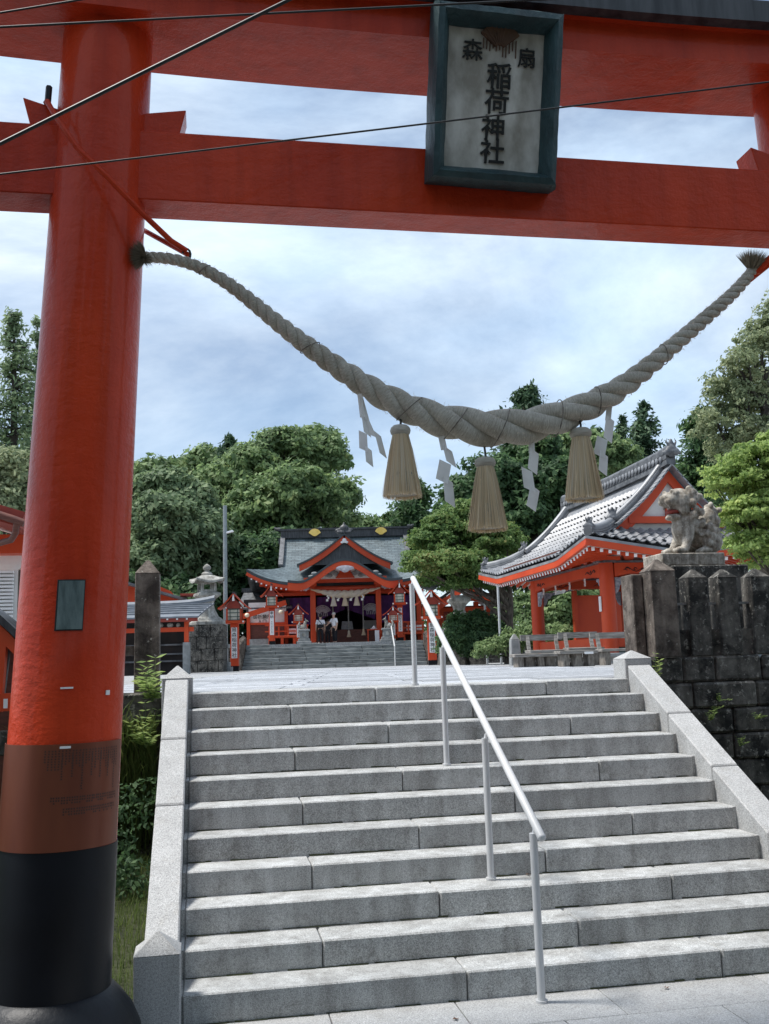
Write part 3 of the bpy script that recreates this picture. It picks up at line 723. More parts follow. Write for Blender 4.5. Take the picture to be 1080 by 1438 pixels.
# ---- plaque
pb = [aty(603, 256, nf-0.10), aty(777, 264, nf-0.10)]; dep = 0.33
pt = [aty(608.5, 4, nf-dep), aty(792.5, 19, nf-dep)]
Wb = (pb[1]-pb[0]).length; Wt = (pt[1]-pt[0]).length
cb_ = (pb[0]+pb[1])/2; ct_ = (pt[0]+pt[1])/2
vz = (ct_-cb_); PH = vz.length; vz.normalize(); vx = Vector((1,0,0)); vx = (vx-vz*vx.dot(vz)).normalized(); vy = vz.cross(vx)   # vy away from viewer
if vy.y < 0: vy = -vy
PW = (Wb+Wt)/2
PM = Matrix((( vx.x, vy.x, vz.x, cb_.x), (vx.y, vy.y, vz.y, cb_.y), (vx.z, vy.z, vz.z, cb_.z), (0,0,0,1)))
PQ = thing('name_plaque', 'shrine name plaque with teal frame and grey board hung on the torii', 'plaque', cb_)
PQ.matrix_world = PM; LOC[PQ.name] = Vector((0,0,0))
h2 = PW/2; fwd = 0.055; fw_ = PW*0.125
def pl(name, mb, mat, par=PQ, **k): return mb.build(name, mat, par, local=True, **k)
q = MB(); q.box(-h2+0.05, h2-0.05, 0.035, 0.06, 0.05, PH-0.05); pl('board', q, M['board'])
q = MB(); q.box(-h2+0.04, h2-0.04, 0.0605, 0.10, 0.04, PH-0.04); pl('backing', q, M['teal'])
def frame_side(a, b, ia, ib):             # outer a-b, inner ia-ib; bevelled moulding, proud towards the viewer
    q = MB(); n = 14; vs = []; rn = random.Random(hash((round(a[0],2), round(b[1],2))) % 99)
    for i in range(n+1):
        t_ = i/n; o = Vector(a).lerp(Vector(b), t_); inn = Vector(ia).lerp(Vector(ib), t_)
        j = lambda: rn.uniform(-.002, .002)
        prof = [(0, 0.10), (0, -0.015), (0.16, -fwd), (0.5, -fwd-0.012), (0.72, -fwd*0.75), (0.82, -0.005), (1.0, 0.02), (1.0, 0.0345)]
        for s_, y_ in prof:
            p_ = o.lerp(inn, s_); vs.append((p_.x+j(), y_+j(), p_.y+j()))
    m = 8; fs = [tuple(range(m)), tuple(n*m+k for k in range(m-1, -1, -1))]
    for i in range(n):
        for k in range(m): fs.append((i*m+k, i*m+(k+1)%m, (i+1)*m+(k+1)%m, (i+1)*m+k))
    q.add(vs, fs); pl('frame_side', q, M['teal'], smooth=35)
co = [(-h2, 0), (h2, 0), (h2, PH), (-h2, PH)]; ci = [(-h2+fw_, fw_), (h2-fw_, fw_), (h2-fw_, PH-fw_*1.15), (-h2+fw_, PH-fw_*1.15)]
for k in range(4): frame_side((*co[k], 0), (*co[(k+1)%4], 0), (*ci[k], 0), (*ci[(k+1)%4], 0))
bw = PW-2*fw_; bh = PH-2.15*fw_
def ptxt(ch, fx, fz, size): text_on('character', ch, size, M['ink'], PQ, (-h2+fw_+bw*fx, 0.030, fw_+bh*fz), bold=0.0008 if size < 0.12 else 0.0013, extrude=0.004)
for ch, fx, fz, s_ in (('森', 0.255, 0.835, 0.115), ('扇', 0.825, 0.815, 0.108), ('稲', 0.545, 0.665, 0.142), ('荷', 0.530, 0.480, 0.142), ('神', 0.505, 0.290, 0.138), ('社', 0.505, 0.120, 0.142)): ptxt(ch, fx, fz, s_)
q = MB(); fc = (-h2+fw_+bw*0.53, fw_+bh*0.855); n = 12; ro, ri = 0.135, 0.0
pts = [(fc[0]+ro*math.cos(a), fc[1]+ro*math.sin(a)) for a in np.linspace(R(38), R(142), n)] + [(fc[0]+0.03*math.cos(a), fc[1]+0.03*math.sin(a)) for a in np.linspace(R(142), R(38), 4)]
q.prism(pts, 0.012, 0.034); pl('fan_emblem', q, M['fan'], bevel=0.002)
q = MB()
for k in range(9):
    a = R(42+k*12); L_ = 0.03
    q.bar((fc[0]+math.cos(a)*0.035, 0.009, fc[1]+math.sin(a)*0.035), (fc[0]+math.cos(a)*0.128, 0.009, fc[1]+math.sin(a)*0.128), 0.003, 0.006, (0,1,0))
for k in range(11):
    x = fc[0]-0.09+0.018*k; q.box(x, x+0.005, 0.026, 0.034, fc[1]+0.02-random.uniform(0, 0.05), fc[1]+0.06+0.0*k)
pl('fan_ribs', q, M['fan'])

# ---- rope bracket bars
RP = [(186,363),(215,359),(240,361),(265,367),(290,378),(330,403),(380,446),(430,485),(480,520),(530,553),(580,578),(640,597),(700,604),(760,596),(820,574),(870,548),(910,516),(950,482),(990,447),(1030,413),(1052,388),(1066,368)]
RW = [14,16,16,16,17,19,22,26,30,36,43,50,54,49,41,33,27,23,20,18,16,14]
RYc = TY-0.12
bk = thing('rope_bracket', 'bent red steel bars gripping the torii pillar beside its small plate', 'bracket', (lx(3.9), TY, 3.9))
hook = aty(262, 352, RYc)
fpts = [aty(66, 142, TY-0.30), aty(82, 170, TY-0.34), aty(110, 210, TY-0.345), aty(150, 248, TY-0.335), aty(200, 300, TY-0.27), aty(240, 338, TY-0.16), hook]
q = MB(); q.tube(fpts, 0.0145, 8); q.build('front_bar', M['red'], bk, smooth=50)
bpts = [aty(64, 146, TY+0.1)+Vector((0,0,0)), aty(150, 300, TY+0.36), aty(205, 325, TY+0.2), hook+Vector((0.006, 0.02, -0.012))]
q = MB(); q.tube(bpts, 0.0145, 8); q.build('rear_bar', M['red'], bk, smooth=50)
q = MB(); q.tube([aty(69, 122, TY-0.28), aty(67, 145, TY-0.29)], 0.016, 6); q.build('bolt', M['black'], bk, smooth=40)
q = MB(); q.tube([aty(64, 144, TY-0.29), aty(66, 147, TY+0.12)], 0.012, 6); q.build('cross_rod', M['red'], bk, smooth=40)
q = MB(); q.tube([hook+Vector((0.02*math.cos(a), 0, 0.03*math.sin(a)-0.02)) for a in np.linspace(R(170), R(-90), 9)], 0.006, 6); q.build('hook', M['iron'], bk, smooth=40)
bk2 = thing('rope_bracket', 'bent red steel bars at the rope end with the bushy upright tuft', 'bracket', (2*CX-lx(3.9), TY, 3.9))
h2b = aty(1054, 392, RYc)
q = MB(); q.tube([h2b, aty(1066, 376, RYc-0.02), aty(1082, 362, RYc-0.1), aty(1110, 330, RYc-0.2), aty(1150, 290, RYc-0.24), aty(1200, 220, RYc-0.2)], 0.0175, 8); q.build('front_bar', M['red'], bk2, smooth=50)
q = MB(); q.tube([h2b+Vector((0,0.02,0)), aty(1100, 355, RYc+0.2), aty(1180, 280, RYc+0.5), aty(1230, 220, RYc+0.4)], 0.0175, 8); q.build('rear_bar', M['red'], bk2, smooth=50)

# ---- shimenawa rope
rp = np.array([tuple(aty(x, y, RYc)) for x, y in RP]); 
kpx = np.array([(Vector(p)-CAM).dot(FW)/F_PX for p in rp]); rw = np.array(RW)*kpx/2
ss = np.concatenate([[0], np.cumsum(np.linalg.norm(np.diff(rp, axis=0), axis=1))])
SN = 620; sf = np.linspace(0, ss[-1], SN)
def smooth_interp(col):
    y = np.interp(sf, ss, col)
    for _ in range(3): y = np.convolve(np.pad(y, 14, 'edge'), np.ones(29)/29, 'valid')
    return y
rc = np.stack([smooth_interp(rp[:, k]) for k in range(3)], 1); rr = smooth_interp(rw)
ph = np.concatenate([[0], np.cumsum((sf[1]-sf[0])*2*math.pi/(rr[1:]*2*(2.35+1.5*np.clip((rr[1:]-0.045)/0.05, 0, 1))))])
tg = np.gradient(rc, axis=0); tg /= np.linalg.norm(tg, axis=1, keepdims=True)
yv = np.array([0, 1, 0.0]); e1 = np.cross(tg, yv); e1 /= np.linalg.norm(e1, axis=1, keepdims=True); e2 = np.cross(tg, e1)
rope = thing('shimenawa_rope', 'thick twisted straw rope hung in a deep curve across the torii', 'rope', tuple(rc[SN//2]))
def uv_tube(name, pts, rad, n, mat, parent, usc=1.0):
    q = MB(); q.tube([tuple(p) for p in pts], list(rad), n); me = q.mesh(name, mat, off=wloc(parent), fix=True)
    me.polygons.foreach_set('use_smooth', [True]*len(me.polygons))
    L_ = np.concatenate([[0], np.cumsum(np.linalg.norm(np.diff(np.array(pts), axis=0), axis=1))])
    uvl = me.uv_layers.new(name='UVMap'); buf = np.zeros((len(me.loops), 2)); vi = np.empty(len(me.loops), dtype=np.int32); me.loops.foreach_get('vertex_index', vi)
    buf[:, 0] = L_[vi//n]*usc; buf[:, 1] = np.abs((vi % n)/n-0.5)*2; uvl.data.foreach_set('uv', buf.reshape(-1))
    return link(name, me, parent)
for k in range(3):
    a = ph + 2*math.pi*k/3
    # going right, the strand on the viewer's side runs downwards
    sp_ = rc + (e1*np.cos(a)[:, None] + e2*np.sin(a)[:, None])*(rr*0.50)[:, None]
    uv_tube('strand', sp_, rr*0.545, 14, M['rope'], rope)
# loose fibres standing off the rope
nfib = 2600
ii = RNG.integers(5, SN-5, nfib); ang = RNG.uniform(0, 2*math.pi, nfib)
dirv = e1[ii]*np.cos(ang)[:, None]+e2[ii]*np.sin(ang)[:, None]
P = rc[ii]+dirv*(rr[ii]*0.93)[:, None]; dd = dirv*0.8+tg[ii]*RNG.normal(0, 1.0, (nfib, 1))+unit(nfib)*0.4; dd /= np.linalg.norm(dd, axis=1, keepdims=True)
Lf = RNG.uniform(0.006, 0.026, (nfib, 1)); wv = np.cross(dd, unit(nfib)); wv /= np.linalg.norm(wv, axis=1, keepdims=True)
fo = link('loose_fibres', quads_mesh('loose_fibres', P+dd*Lf*0.5-np.array(wloc(rope)), dd*Lf*0.5, wv*0.0011, M['straw']), rope); tag(fo, kind='stuff')
# binding cords round the rope
for px_ in (287, 436, 575, 640, 702, 782, 836, 932):
    i = int(np.argmin([abs(pix(p)[0]-px_) for p in rc])); c = rc[i]; r_ = rr[i]*1.03
    q = MB(); tl_ = tg[i]*0.5
    q.tube([tuple(c+(e1[i]*math.cos(a)+e2[i]*math.sin(a)+tl_*math.cos(a))*r_) for a in np.linspace(0, 2*math.pi, 22)], 0.0028, 5); q.build('binding_cord', M['log'], rope, smooth=60)
def tuft(par, c, direction, n, L0, spread, w=0.0016, name='end_tuft'):
    d0 = Vector(direction).normalized(); P_ = []; A_ = []; B_ = []
    c = np.array(c)-np.array(wloc(par))
    dv = np.array(d0)+unit(n)*spread; dv /= np.linalg.norm(dv, axis=1, keepdims=True)
    L_ = L0*RNG.uniform(0.6, 1.1, (n, 1)); sd_ = np.cross(dv, unit(n)); sd_ /= np.linalg.norm(sd_, axis=1, keepdims=True)
    o = link(name, quads_mesh(name, c+dv*L_*0.5, dv*L_*0.5, sd_*w, M['tuftstraw']), par); tag(o, kind='stuff')
tuft(rope, tuple(rc[6]), (-0.8, -0.5, -0.1), 1700, 0.10, 0.85)
tuft(rope, tuple(rc[0]), (0.5, -0.7, -0.6), 260, 0.075, 0.6)
tuft(rope, tuple(rc[-12]), (0.15, -0.3, 1.0), 2200, 0.135, 0.75)
# ---- tassels
def tassel(px, ytop, ybot, wtop, wbot, label):
    c = aty(px, ytop, RYc-0.01); k = (Vector(c)-CAM).dot(FW)/F_PX; L_ = (ybot-ytop)*k; rt = wtop*k/2; rbt = wbot*k/2
    t = thing('straw_tassel', label, 'tassel', c, group='tassels hanging from the big rope')
    q = MB(); q.tube([(0, 0, -0.01), (0.004, 0, 0.02), (0, 0, 0.06)], 0.006, 6); q.build('cord', M['iron'], t, local=True)
    q = MB(); q.lathe([(rt*0.3, 0.004), (rt*0.75, 0), (rt*1.0, -0.012), (rt*1.08, -0.026), (rt*1.0, -0.042), (rt*0.86, -0.050), (rt*0.8, -0.056)], 24); me = q.mesh('head', M['rope'], smooth=60)
    uvl = me.uv_layers.new(name='UVMap')
    for lp_ in me.loops: v = me.vertices[lp_.vertex_index].co; uvl.data[lp_.index].uv = (v.z*2, math.atan2(v.y, v.x)*0.2)
    link('head', me, t)
    q = MB(); q.lathe([(rt*0.72, -0.05), (rt*0.9, -L_*0.35), (rbt*0.8, -L_*0.7), (rbt*0.90, -L_*0.965), (0.01, -L_*0.96)], 24); q.build('core', M['rope'], t, local=True, smooth=60)
    n = 900; a = RNG.uniform(0, 2*math.pi, n); z0 = -0.05*np.ones(n); Ls = L_*RNG.uniform(0.97, 1.015, n); rr_ = RNG.uniform(0.86, 1.03, n)
    seg = 4; V = []; Fc = []
    for i in range(n):
        w = RNG.uniform(0.0012, 0.0028); ca, sa = math.cos(a[i]), math.sin(a[i]); tx, ty = -sa, ca; tw = RNG.normal(0, 0.05); fl_ = 1.0 if RNG.random() > 0.03 else RNG.uniform(1.1, 1.25)
        b0 = len(V)
        for s in range(seg+1):
            u = s/seg; z = -0.048-(Ls[i]-0.048)*u; r = (rt*0.84+(rbt-rt*0.84)*(u**0.85))*rr_[i]*(1+(fl_-1)*u); aa = a[i]+tw*u; ca2, sa2 = math.cos(aa), math.sin(aa)
            ww = w*(1-0.3*u); V += [(r*ca2-sa2*ww, r*sa2+ca2*ww, z), (r*ca2+sa2*ww, r*sa2-ca2*ww, z)]
        for s in range(seg): Fc.append((b0+2*s, b0+2*s+1, b0+2*s+3, b0+2*s+2))
    me = bpy.data.meshes.new('bristles'); me.from_pydata(V, [], Fc); me.materials.append(M['straw'])
    tag(link('bristles', me, t), kind='stuff')
tassel(562, 598, 699, 27, 54, 'straw tassel hanging under the left half of the big rope')
tassel(681, 643, 745, 28, 55, 'lowest straw tassel hanging from the middle of the big rope')
tassel(815, 602, 703, 29, 53, 'straw tassel hanging before the tiled pavilion roof')
# ---- paper streamers
def shide(pts, wpx, label, tw=0.35, second=None):
    c = aty(pts[0][0], pts[0][1], RYc); t = thing('paper_streamer', label, 'streamer', c, group='white paper streamers on the big rope')
    def strip(pts, ph_):
        k = (Vector(c)-CAM).dot(FW)/F_PX
        for i in range(len(pts)-1):
            a, b = aty(*pts[i], RYc), aty(*pts[i+1], RYc)
            w = wpx*k*(0.55 if i == 0 else 1.0); an = tw*(1 if (i+ph_) % 2 else -1)
            sv = Vector((math.cos(an), math.sin(an), -0.55 if i else 0.0))*w/2; sh_ = Vector((w*0.28*(1 if (i+ph_) % 2 else -1), 0, 0)) if i else Vector((0, 0, 0)); a = a+sh_; b = b+sh_; nrm = Vector((-math.sin(an), math.cos(an), 0))*0.0006; up = Vector((0,0,0.012))
            vs = [a-sv+up, a+sv+up, b+sv*1.05, b-sv*1.05]; vs = [v+Vector((0, 0.003*(i%2), 0)) for v in vs]
            q = MB(); q.add([v+nrm for v in vs]+[v-nrm for v in vs], [(0,1,2,3),(7,6,5,4),(0,4,5,1),(1,5,6,2),(2,6,7,3),(3,7,4,0)]); q.build('paper_fold', M['paper'], t)
    strip(pts, 0)
    if second: strip(second, 1)
shide([(505,556),(509,586),(513,610),(514,632),(516,652)], 12, 'double zigzag paper streamer at the left of the rope', 0.5, [(507,560),(516,590),(527,612),(535,640)])
shide([(619,612),(624,632),(630,652),(625,676),(628,708)], 16, 'long zigzag paper streamer between the first two tassels')
shide([(746,612),(747,636),(744,662),(748,688),(742,714)], 15, 'crisp white zigzag streamer between the last two tassels')
shide([(857,562),(854,590),(850,618),(845,640),(843,664)], 14, 'zigzag paper streamer hanging beside the tiled roof ridge')

# ---- overhead cables
def cable(label, pts, Y0, Y1_, r, sag=0.0):
    n = 24; a, b = pts; P_ = []
    A = aty(*a, Y0); B = aty(*b, Y1_)
    d = B-A; A2 = A-d*0.6; B2 = B+d*0.6
    for i in range(n+1):
        u = i/n; p = A2.lerp(B2, u); p.z -= sag*(1-(2*u-1)**2); P_.append(p)
    q = MB(); q.tube(P_, r, 7); o = q.build('overhead_cable', M['wire'], None, smooth=60); tag(o, label, 'cable')
cable('thick twisted black cable slanting steeply across the torii pillar top', ((0,202),(405,0)), 4.1, 4.0, 0.0085)
cable('thin black cable crossing the upper lintel and the plaque top', ((0,38),(610,7)), 4.2, 4.2, 0.0055, -0.0)
cable('short black cable at the lintel corner above the pillar', ((0,18),(110,0)), 4.3, 4.3, 0.005)
cable('thin black cable crossing the tie beam and the plaque lettering', ((0,241),(1080,112)), 4.25, 4.15, 0.0045, 0.015)

# ================================================================== GUARDIAN LION on its plinth
LY = 9.35
lc = aty(972, 776, LY); ks = (lc-CAM).dot(FW)/F_PX
plinth = thing('stone_plinth', 'dark stone plinth carrying the guardian lion behind the fence', 'plinth', (lc.x, LY, PLAZA))
x0, x1 = aty(930, 790, LY-0.2).x, aty(1019, 790, LY-0.2).x
xa, xb = aty(944, 800, LY-0.25).x, aty(1052, 800, LY-0.25).x
zm = aty(980, 793, LY-0.25).z; zt_ = aty(980, 776, LY-0.2).z
q = MB(); q.box(xa, xb, LY-0.25, LY+0.35, PLAZA-0.03, zm); q.build('block', M['darkstone'], plinth, bevel=0.015)
q = MB(); q.box(x0, x1, LY-0.2, LY+0.24, zm+0.001, zt_); q.build('base_slab', M['lion'], plinth, bevel=0.01)
LI = thing('guardian_lion', 'lichen grey stone guardian lion statue with open red mouth seated on plinth', 'statue', (lc.x, LY, zt_))
lm = Matrix.Translation((0, 0, 0)) @ Matrix.Rotation(R(14), 4, 'Z')
def L(px, py, d): 
    return lm @ Vector(((px-972)*ks, d*ks, (776-py)*ks))
q = MB()
def lb(px, py, d, rx, rd, rz, tilt=0):
    ball(q, L(px, py, d), (rx*ks, rd*ks, rz*ks), 14, 10, lm.to_3x3() @ Matrix.Rotation(R(tilt), 3, 'Y'))
lb(986, 748, 0, 27, 17, 20, 28); lb(966, 735, 0, 19, 17, 27, -8); lb(957, 742, 0, 15, 14, 24, -6)       # trunk, chest
lb(997, 757, -13, 19, 9, 18); lb(997, 757, 13, 19, 9, 18)                                             # haunches
lb(984, 771, -15, 14, 6, 5); lb(984, 771, 15, 14, 6, 5)                                               # hind feet
for s in (-1, 1):
    q.tube([L(963, 735, 9*s), L(958, 752, 11*s), L(951, 766, 12*s), L(946, 773, 12*s)], [9*ks, 7.2*ks, 6.2*ks, 6.8*ks], 10)
    lb(942, 771, 12*s, 9, 7, 5)
    for t_ in (-1, 0, 1): lb(934, 772, 12*s+t_*4, 3.4, 2.3, 3.6)
    for t_ in (-1, 0, 1): lb(971, 773, 15*s+t_*4, 3.4, 2.3, 3.4)
lb(955, 701, 0, 20, 19, 19); lb(940, 700, 0, 14, 14, 12)                                              # skull, upper muzzle
lb(931, 698, 0, 8, 9, 6); lb(929, 701, 0, 5, 7, 4); lb(946, 724, 0, 13, 11, 5, 10); lb(938, 725, 0, 7, 8, 4)  # nose, jaw
for s in (-1, 1):
    lb(942, 691, 9*s, 7, 5, 4, -10); lb(938, 689, 8*s, 4, 3, 4); lb(931, 703, 7*s, 6, 5, 5); lb(953, 714, 13*s, 8, 5, 8)
    lb(962, 686, 15*s, 6, 4, 6); lb(968, 690, 17*s, 7, 4, 5, 20)
    for (a, b) in ((933, 711), (941, 712)): lb(a, b, 6*s, 1.6, 1.6, 2.6)
rn = random.Random(9)
for i in range(58):                                                                                   # mane curls
    a = rn.uniform(-0.2, 1); th = rn.uniform(-1, 1)*2.0
    px = 964+14*a+rn.uniform(-2, 2); py = 690+46*rn.random(); w_ = 17+3*math.sin((py-690)/46*3)
    lb(px, py, w_*math.sin(th), rn.uniform(4, 6), rn.uniform(4, 5.5), rn.uniform(4, 6))
for s in (-1, 1):
    for (a, b, r_) in ((990, 738, 6), (999, 744, 6), (985, 748, 5), (994, 753, 7), (1002, 757, 6), (988, 762, 5), (998, 767, 6), (975, 735, 5), (982, 730, 5)): lb(a, b, 20*s if b > 736 else 15*s, r_, 4, r_)
    q.tube([L(976+8*math.cos(t_), 742+9*math.sin(t_), 17*s) for t_ in np.linspace(0, 5, 12)], 2.2*ks, 6)
lb(1009, 742, 0, 9, 10, 24); lb(1007, 722, 0, 13, 13, 15); lb(1012, 716, 0, 9, 11, 11)                   # tail
for i in range(26): lb(1009+rn.uniform(-9, 9), 705+rn.uniform(0, 42), rn.uniform(-11, 11), rn.uniform(3.5, 6), 4.5, rn.uniform(4, 7))
for s in (-1, 1):
    for k in range(3): q.tube([L(1010+(5+k*3)*math.cos(t_), 752+(6+k*3)*math.sin(t_), 9*s) for t_ in np.linspace(2, 5.5, 9)], 2.0*ks, 6)
for v in range(len(q.v)):
    if q.v[v][2] < 0.0: q.v[v] = (q.v[v][0], q.v[v][1], -0.004)
remeshed('body', q, 0.0085, M['lion'], LI, smooth_it=2)
q = MB(); 
for (a, b, rx, rz) in ((944, 716.5, 9, 4.2), (939, 717, 7, 4)): ball(q, L(a, b, 0), (rx*ks*1.0, 9.0*ks, rz*ks), 12, 8, lm.to_3x3())
remeshed('mouth', q, 0.008, M['mouth'], LI)

# ================================================================== PAVILION (hip and gable tiled roof on red pillars)
PV = thing('shrine_pavilion', 'open red pavilion with silver grey tiled hip and gable roof', 'pavilion', (12.1, 27.9, PLAZA))
ex0, ex1, ey0, ey1 = 9.2, 15.0, 22.95, 32.9; rx_c = 12.1; gy0, gy1 = 24.15, 31.7
ZE, ZR = 4.45, 6.72
def prof(u): return 0.36*u+0.64*u*u
HW = rx_c-ex0
def corner(x, y):
    a = max(0, 1-min(x-ex0, ex1-x)/2.2); b = max(0, 1-min(y-ey0, ey1-y)/2.2)
    return 0.34*(a*b)**1.0*max(a, b)**0.5
def roofz(run, x, y): return ZE+(ZR-ZE)*prof(max(0, run)/HW)+corner(x, y)
RUNG = gy0-ey0                                              # run of the end skirts
def pt_side(sgn, y, run): x = (ex0+run) if sgn < 0 else (ex1-run); return Vector((x, y, roofz(run, x, y)))
def pt_end(sgn, x, run): y = (ey0+run) if sgn < 0 else (ey1-run); return Vector((x, y, roofz(run, x, y)))
# under-sheets
def side_sheet(sgn):
    def fn(u, v):
        run = HW*v; lim = min(run, RUNG); y = ey0+lim+(ey1-ey0-2*lim)*u; return pt_side(sgn, y, run)-Vector((0,0,0.05))
    return fn
def end_sheet(sgn):
    def fn(u, v):
        run = (RUNG+0.05)*v; x = ex0+run+(ex1-ex0-2*run)*u; return pt_end(sgn, x, run)-Vector((0,0,0.05))
    return fn
for nm, fn in (('roof_slope', side_sheet(-1)), ('roof_slope', side_sheet(1)), ('roof_skirt', end_sheet(-1)), ('roof_skirt', end_sheet(1))):
    q = MB(); q.sheet(fn, 24, 16, 0.07); q.build(nm, M['tile'], PV, smooth=40)
# tiles: S-section pantiles laid in rows
TWID, TLEN = 0.272, 0.26
tm = MB(); prf = [(-0.5, 0.0), (-0.36, 0.045), (-0.22, 0.055), (-0.08, 0.03), (0.1, 0.0), (0.3, -0.012), (0.5, 0.0)]
vs = []
for yy, zz in ((0.0, 0.034), (TLEN*1.12, 0.0)):
    for h in (0, -0.022):
        for a, b in prf: vs.append((a*TWID, yy, b+zz+h))
m = len(prf); fs = []
for k in range(m-1): fs += [(k, k+1, 2*m+k+1, 2*m+k), (m+k, k, k+1, m+k+1)]
tm.add(vs, fs); tile_me = tm.mesh('roof_tile', M['tile'], fix=False); tile_me.polygons.foreach_set('use_smooth', [False]*len(tile_me.polygons))
tiles = []
def lay(fpt, length_at, org, is_side, sgn, runmax):
    nrow = int(runmax/(TLEN*0.92))
    for r_ in range(nrow):
        run = r_*TLEN*0.92
        a, b = length_at(run+0.1)
        n = int((b-a)/TWID); off = ((b-a)-n*TWID)/2
        for i in range(n):
            c = a+off+(i+0.5)*TWID
            p = fpt(sgn, c, run); p2 = fpt(sgn, c, run+TLEN); p3 = fpt(sgn, c+0.1, run)
            ydir = (p2-p).normalized(); xdir = (p3-p).normalized()*(1 if not is_side else 1)
            zdir = xdir.cross(ydir)
            if zdir.z < 0: xdir = -xdir; zdir = -zdir
            zdir.normalize(); xdir = ydir.cross(zdir)
            tiles.append((p, Matrix(((xdir.x, ydir.x, zdir.x, p.x), (xdir.y, ydir.y, zdir.y, p.y), (xdir.z, ydir.z, zdir.z, p.z), (0,0,0,1)))))
lay(pt_side, lambda run: (ey0+min(run, RUNG), ey1-min(run, RUNG)), None, True, -1, HW-0.25)
lay(pt_end, lambda run: (ex0+run, ex1-run), None, False, -1, RUNG)
lay(pt_side, lambda run: (ey0+min(run, RUNG), ey1-min(run, RUNG)), None, True, 1, HW-0.25)
tiles.sort(key=lambda t_: (t_[0]-CAM).length if t_[0].x < 14.2 else 1e3)
for p, mt in tiles[:300]:
    o = link('roof_tile', tile_me, PV); o.matrix_local = Matrix.Translation(-wloc(PV)) @ mt @ Matrix.Rotation(random.uniform(-.02, .02), 4, 'X')
q = MB(); base_v = [Vector(v) for v in vs]
for p, mt in tiles[300:]:
    j = mt @ Matrix.Rotation(random.uniform(-.02, .02), 4, 'X'); q.add([j @ v for v in base_v], fs)
tag(q.build('roof_tile_field', M['tile'], PV, fix=False), kind='stuff')
# ridges
def ridge(name, pts, w, h, mat='tiledark', cap=True):
    q = MB()
    for a, b in zip(pts[:-1], pts[1:]):
        q.bar(Vector(a)+Vector((0,0,h/2)), Vector(b)+Vector((0,0,h/2)), w, h)
    q.tube([Vector(p)+Vector((0,0,h+0.02)) for p in pts], w*0.42, 10)
    for s in (-1, 1):
        for lv in (0.35, 0.7):
            q.tube([Vector(p)+Vector((0,0,h*lv)) for p in pts], w*0.53, 8)
    return q.build(name, M[mat], PV, smooth=40)
zr_ = ZR-0.03
ridge('main_ridge', [(rx_c, gy0-0.25, zr_+0.06), (rx_c, gy0+0.6, zr_), (rx_c, 27.9, zr_-0.03), (rx_c, gy1-0.6, zr_), (rx_c, gy1+0.25, zr_+0.06)], 0.26, 0.42)
q = MB()
for k in range(34):
    y = gy0+0.05+k*0.222
    for s in (-1, 1): q.lathe([(0.0, -0.02), (0.075, -0.015), (0.085, 0.0), (0.06, 0.02), (0.0, 0.025)], 10, M=Matrix.Translation((rx_c+s*0.155, y, zr_+0.24)) @ Matrix.Rotation(R(90)*s, 4, 'Y'))
tag(q.build('ridge_medallions', M['tile'], PV, smooth=40), kind='stuff')
for sg in (-1, 1):
    for gy, dy in ((gy0, -1), (gy1, 1)):
        pts = [pt_side(sg, gy+0.22*dy*-1, r_) + Vector((0,0,0.02)) for r_ in np.linspace(HW-0.1, RUNG+0.1, 8)]
        if sg < 0 or dy < 0: ridge('descending_ridge', pts, 0.24, 0.14, 'tile')
        hp_ = [Vector((ex0+r_ if sg < 0 else ex1-r_, ey0+r_ if dy < 0 else ey1-r_, 0)) for r_ in np.linspace(RUNG+0.1, 0.12, 7)]
        hp_ = [Vector((p.x, p.y, roofz(r_, p.x, p.y)+0.02)) for p, r_ in zip(hp_, np.linspace(RUNG+0.1, 0.12, 7))]
        ridge('hip_ridge', hp_, 0.22, 0.16, 'tile')
# gable edge tiles
for sg in (-1, 1):
    q = MB()
    for k in range(13):
        r0_ = RUNG+0.05+k*(HW-RUNG-0.1)/13; a = pt_side(sg, gy0, r0_); b = pt_side(sg, gy0, r0_+0.17)
        q.bar((a.x, gy0-0.16, a.z+0.045), (b.x, gy0-0.16, b.z+0.02), 0.30, 0.035); 
    q.build('verge_tiles', M['tile'], PV)
# demon tiles at ridge ends
def demon(c, s, name='ridge_end_ornament'):
    s *= 0.8
    q = MB(); ball(q, c, (0.17*s, 0.12*s, 0.20*s)); ball(q, Vector(c)+Vector((-0.13*s, -0.03*s, -0.04*s)), (0.1*s, 0.1*s, 0.12*s)); ball(q, Vector(c)+Vector((0.13*s, -0.03*s, -0.04*s)), (0.1*s, 0.1*s, 0.12*s))
    ball(q, Vector(c)+Vector((0, -0.1*s, -0.05*s)), (0.07*s, 0.06*s, 0.06*s))
    for sx in (-1, 1):
        q.tube([Vector(c)+Vector((sx*0.08*s, -0.02, 0.12*s)), Vector(c)+Vector((sx*0.15*s, -0.02, 0.26*s)), Vector(c)+Vector((sx*0.11*s, -0.02, 0.38*s))], [0.05*s, 0.035*s, 0.01*s], 7)
        q.tube([Vector(c)+Vector((sx*0.14*s, 0, -0.05*s)), Vector(c)+Vector((sx*0.26*s, 0, -0.1*s)), Vector(c)+Vector((sx*0.28*s, 0, 0.02*s))], [0.05*s, 0.04*s, 0.02*s], 7)
    ball(q, Vector(c)+Vector((0, 0, 0.24*s)), (0.07*s, 0.06*s, 0.12*s))
    remeshed(name, q, 0.03*s, M['tiledark'], PV, off=wloc(PV), smooth_it=1)
demon((rx_c, gy0-0.32, zr_+0.42), 1.15)
for sg in (-1, 1):
    p = pt_side(sg, gy0, RUNG+0.12); demon((p.x+sg*0.05, gy0+0.02, p.z+0.22), 0.95)
    demon((ex0+0.2 if sg < 0 else ex1-0.2, ey0+0.22, roofz(0.2, ex0+0.2, ey0+0.2)+0.26), 0.75)
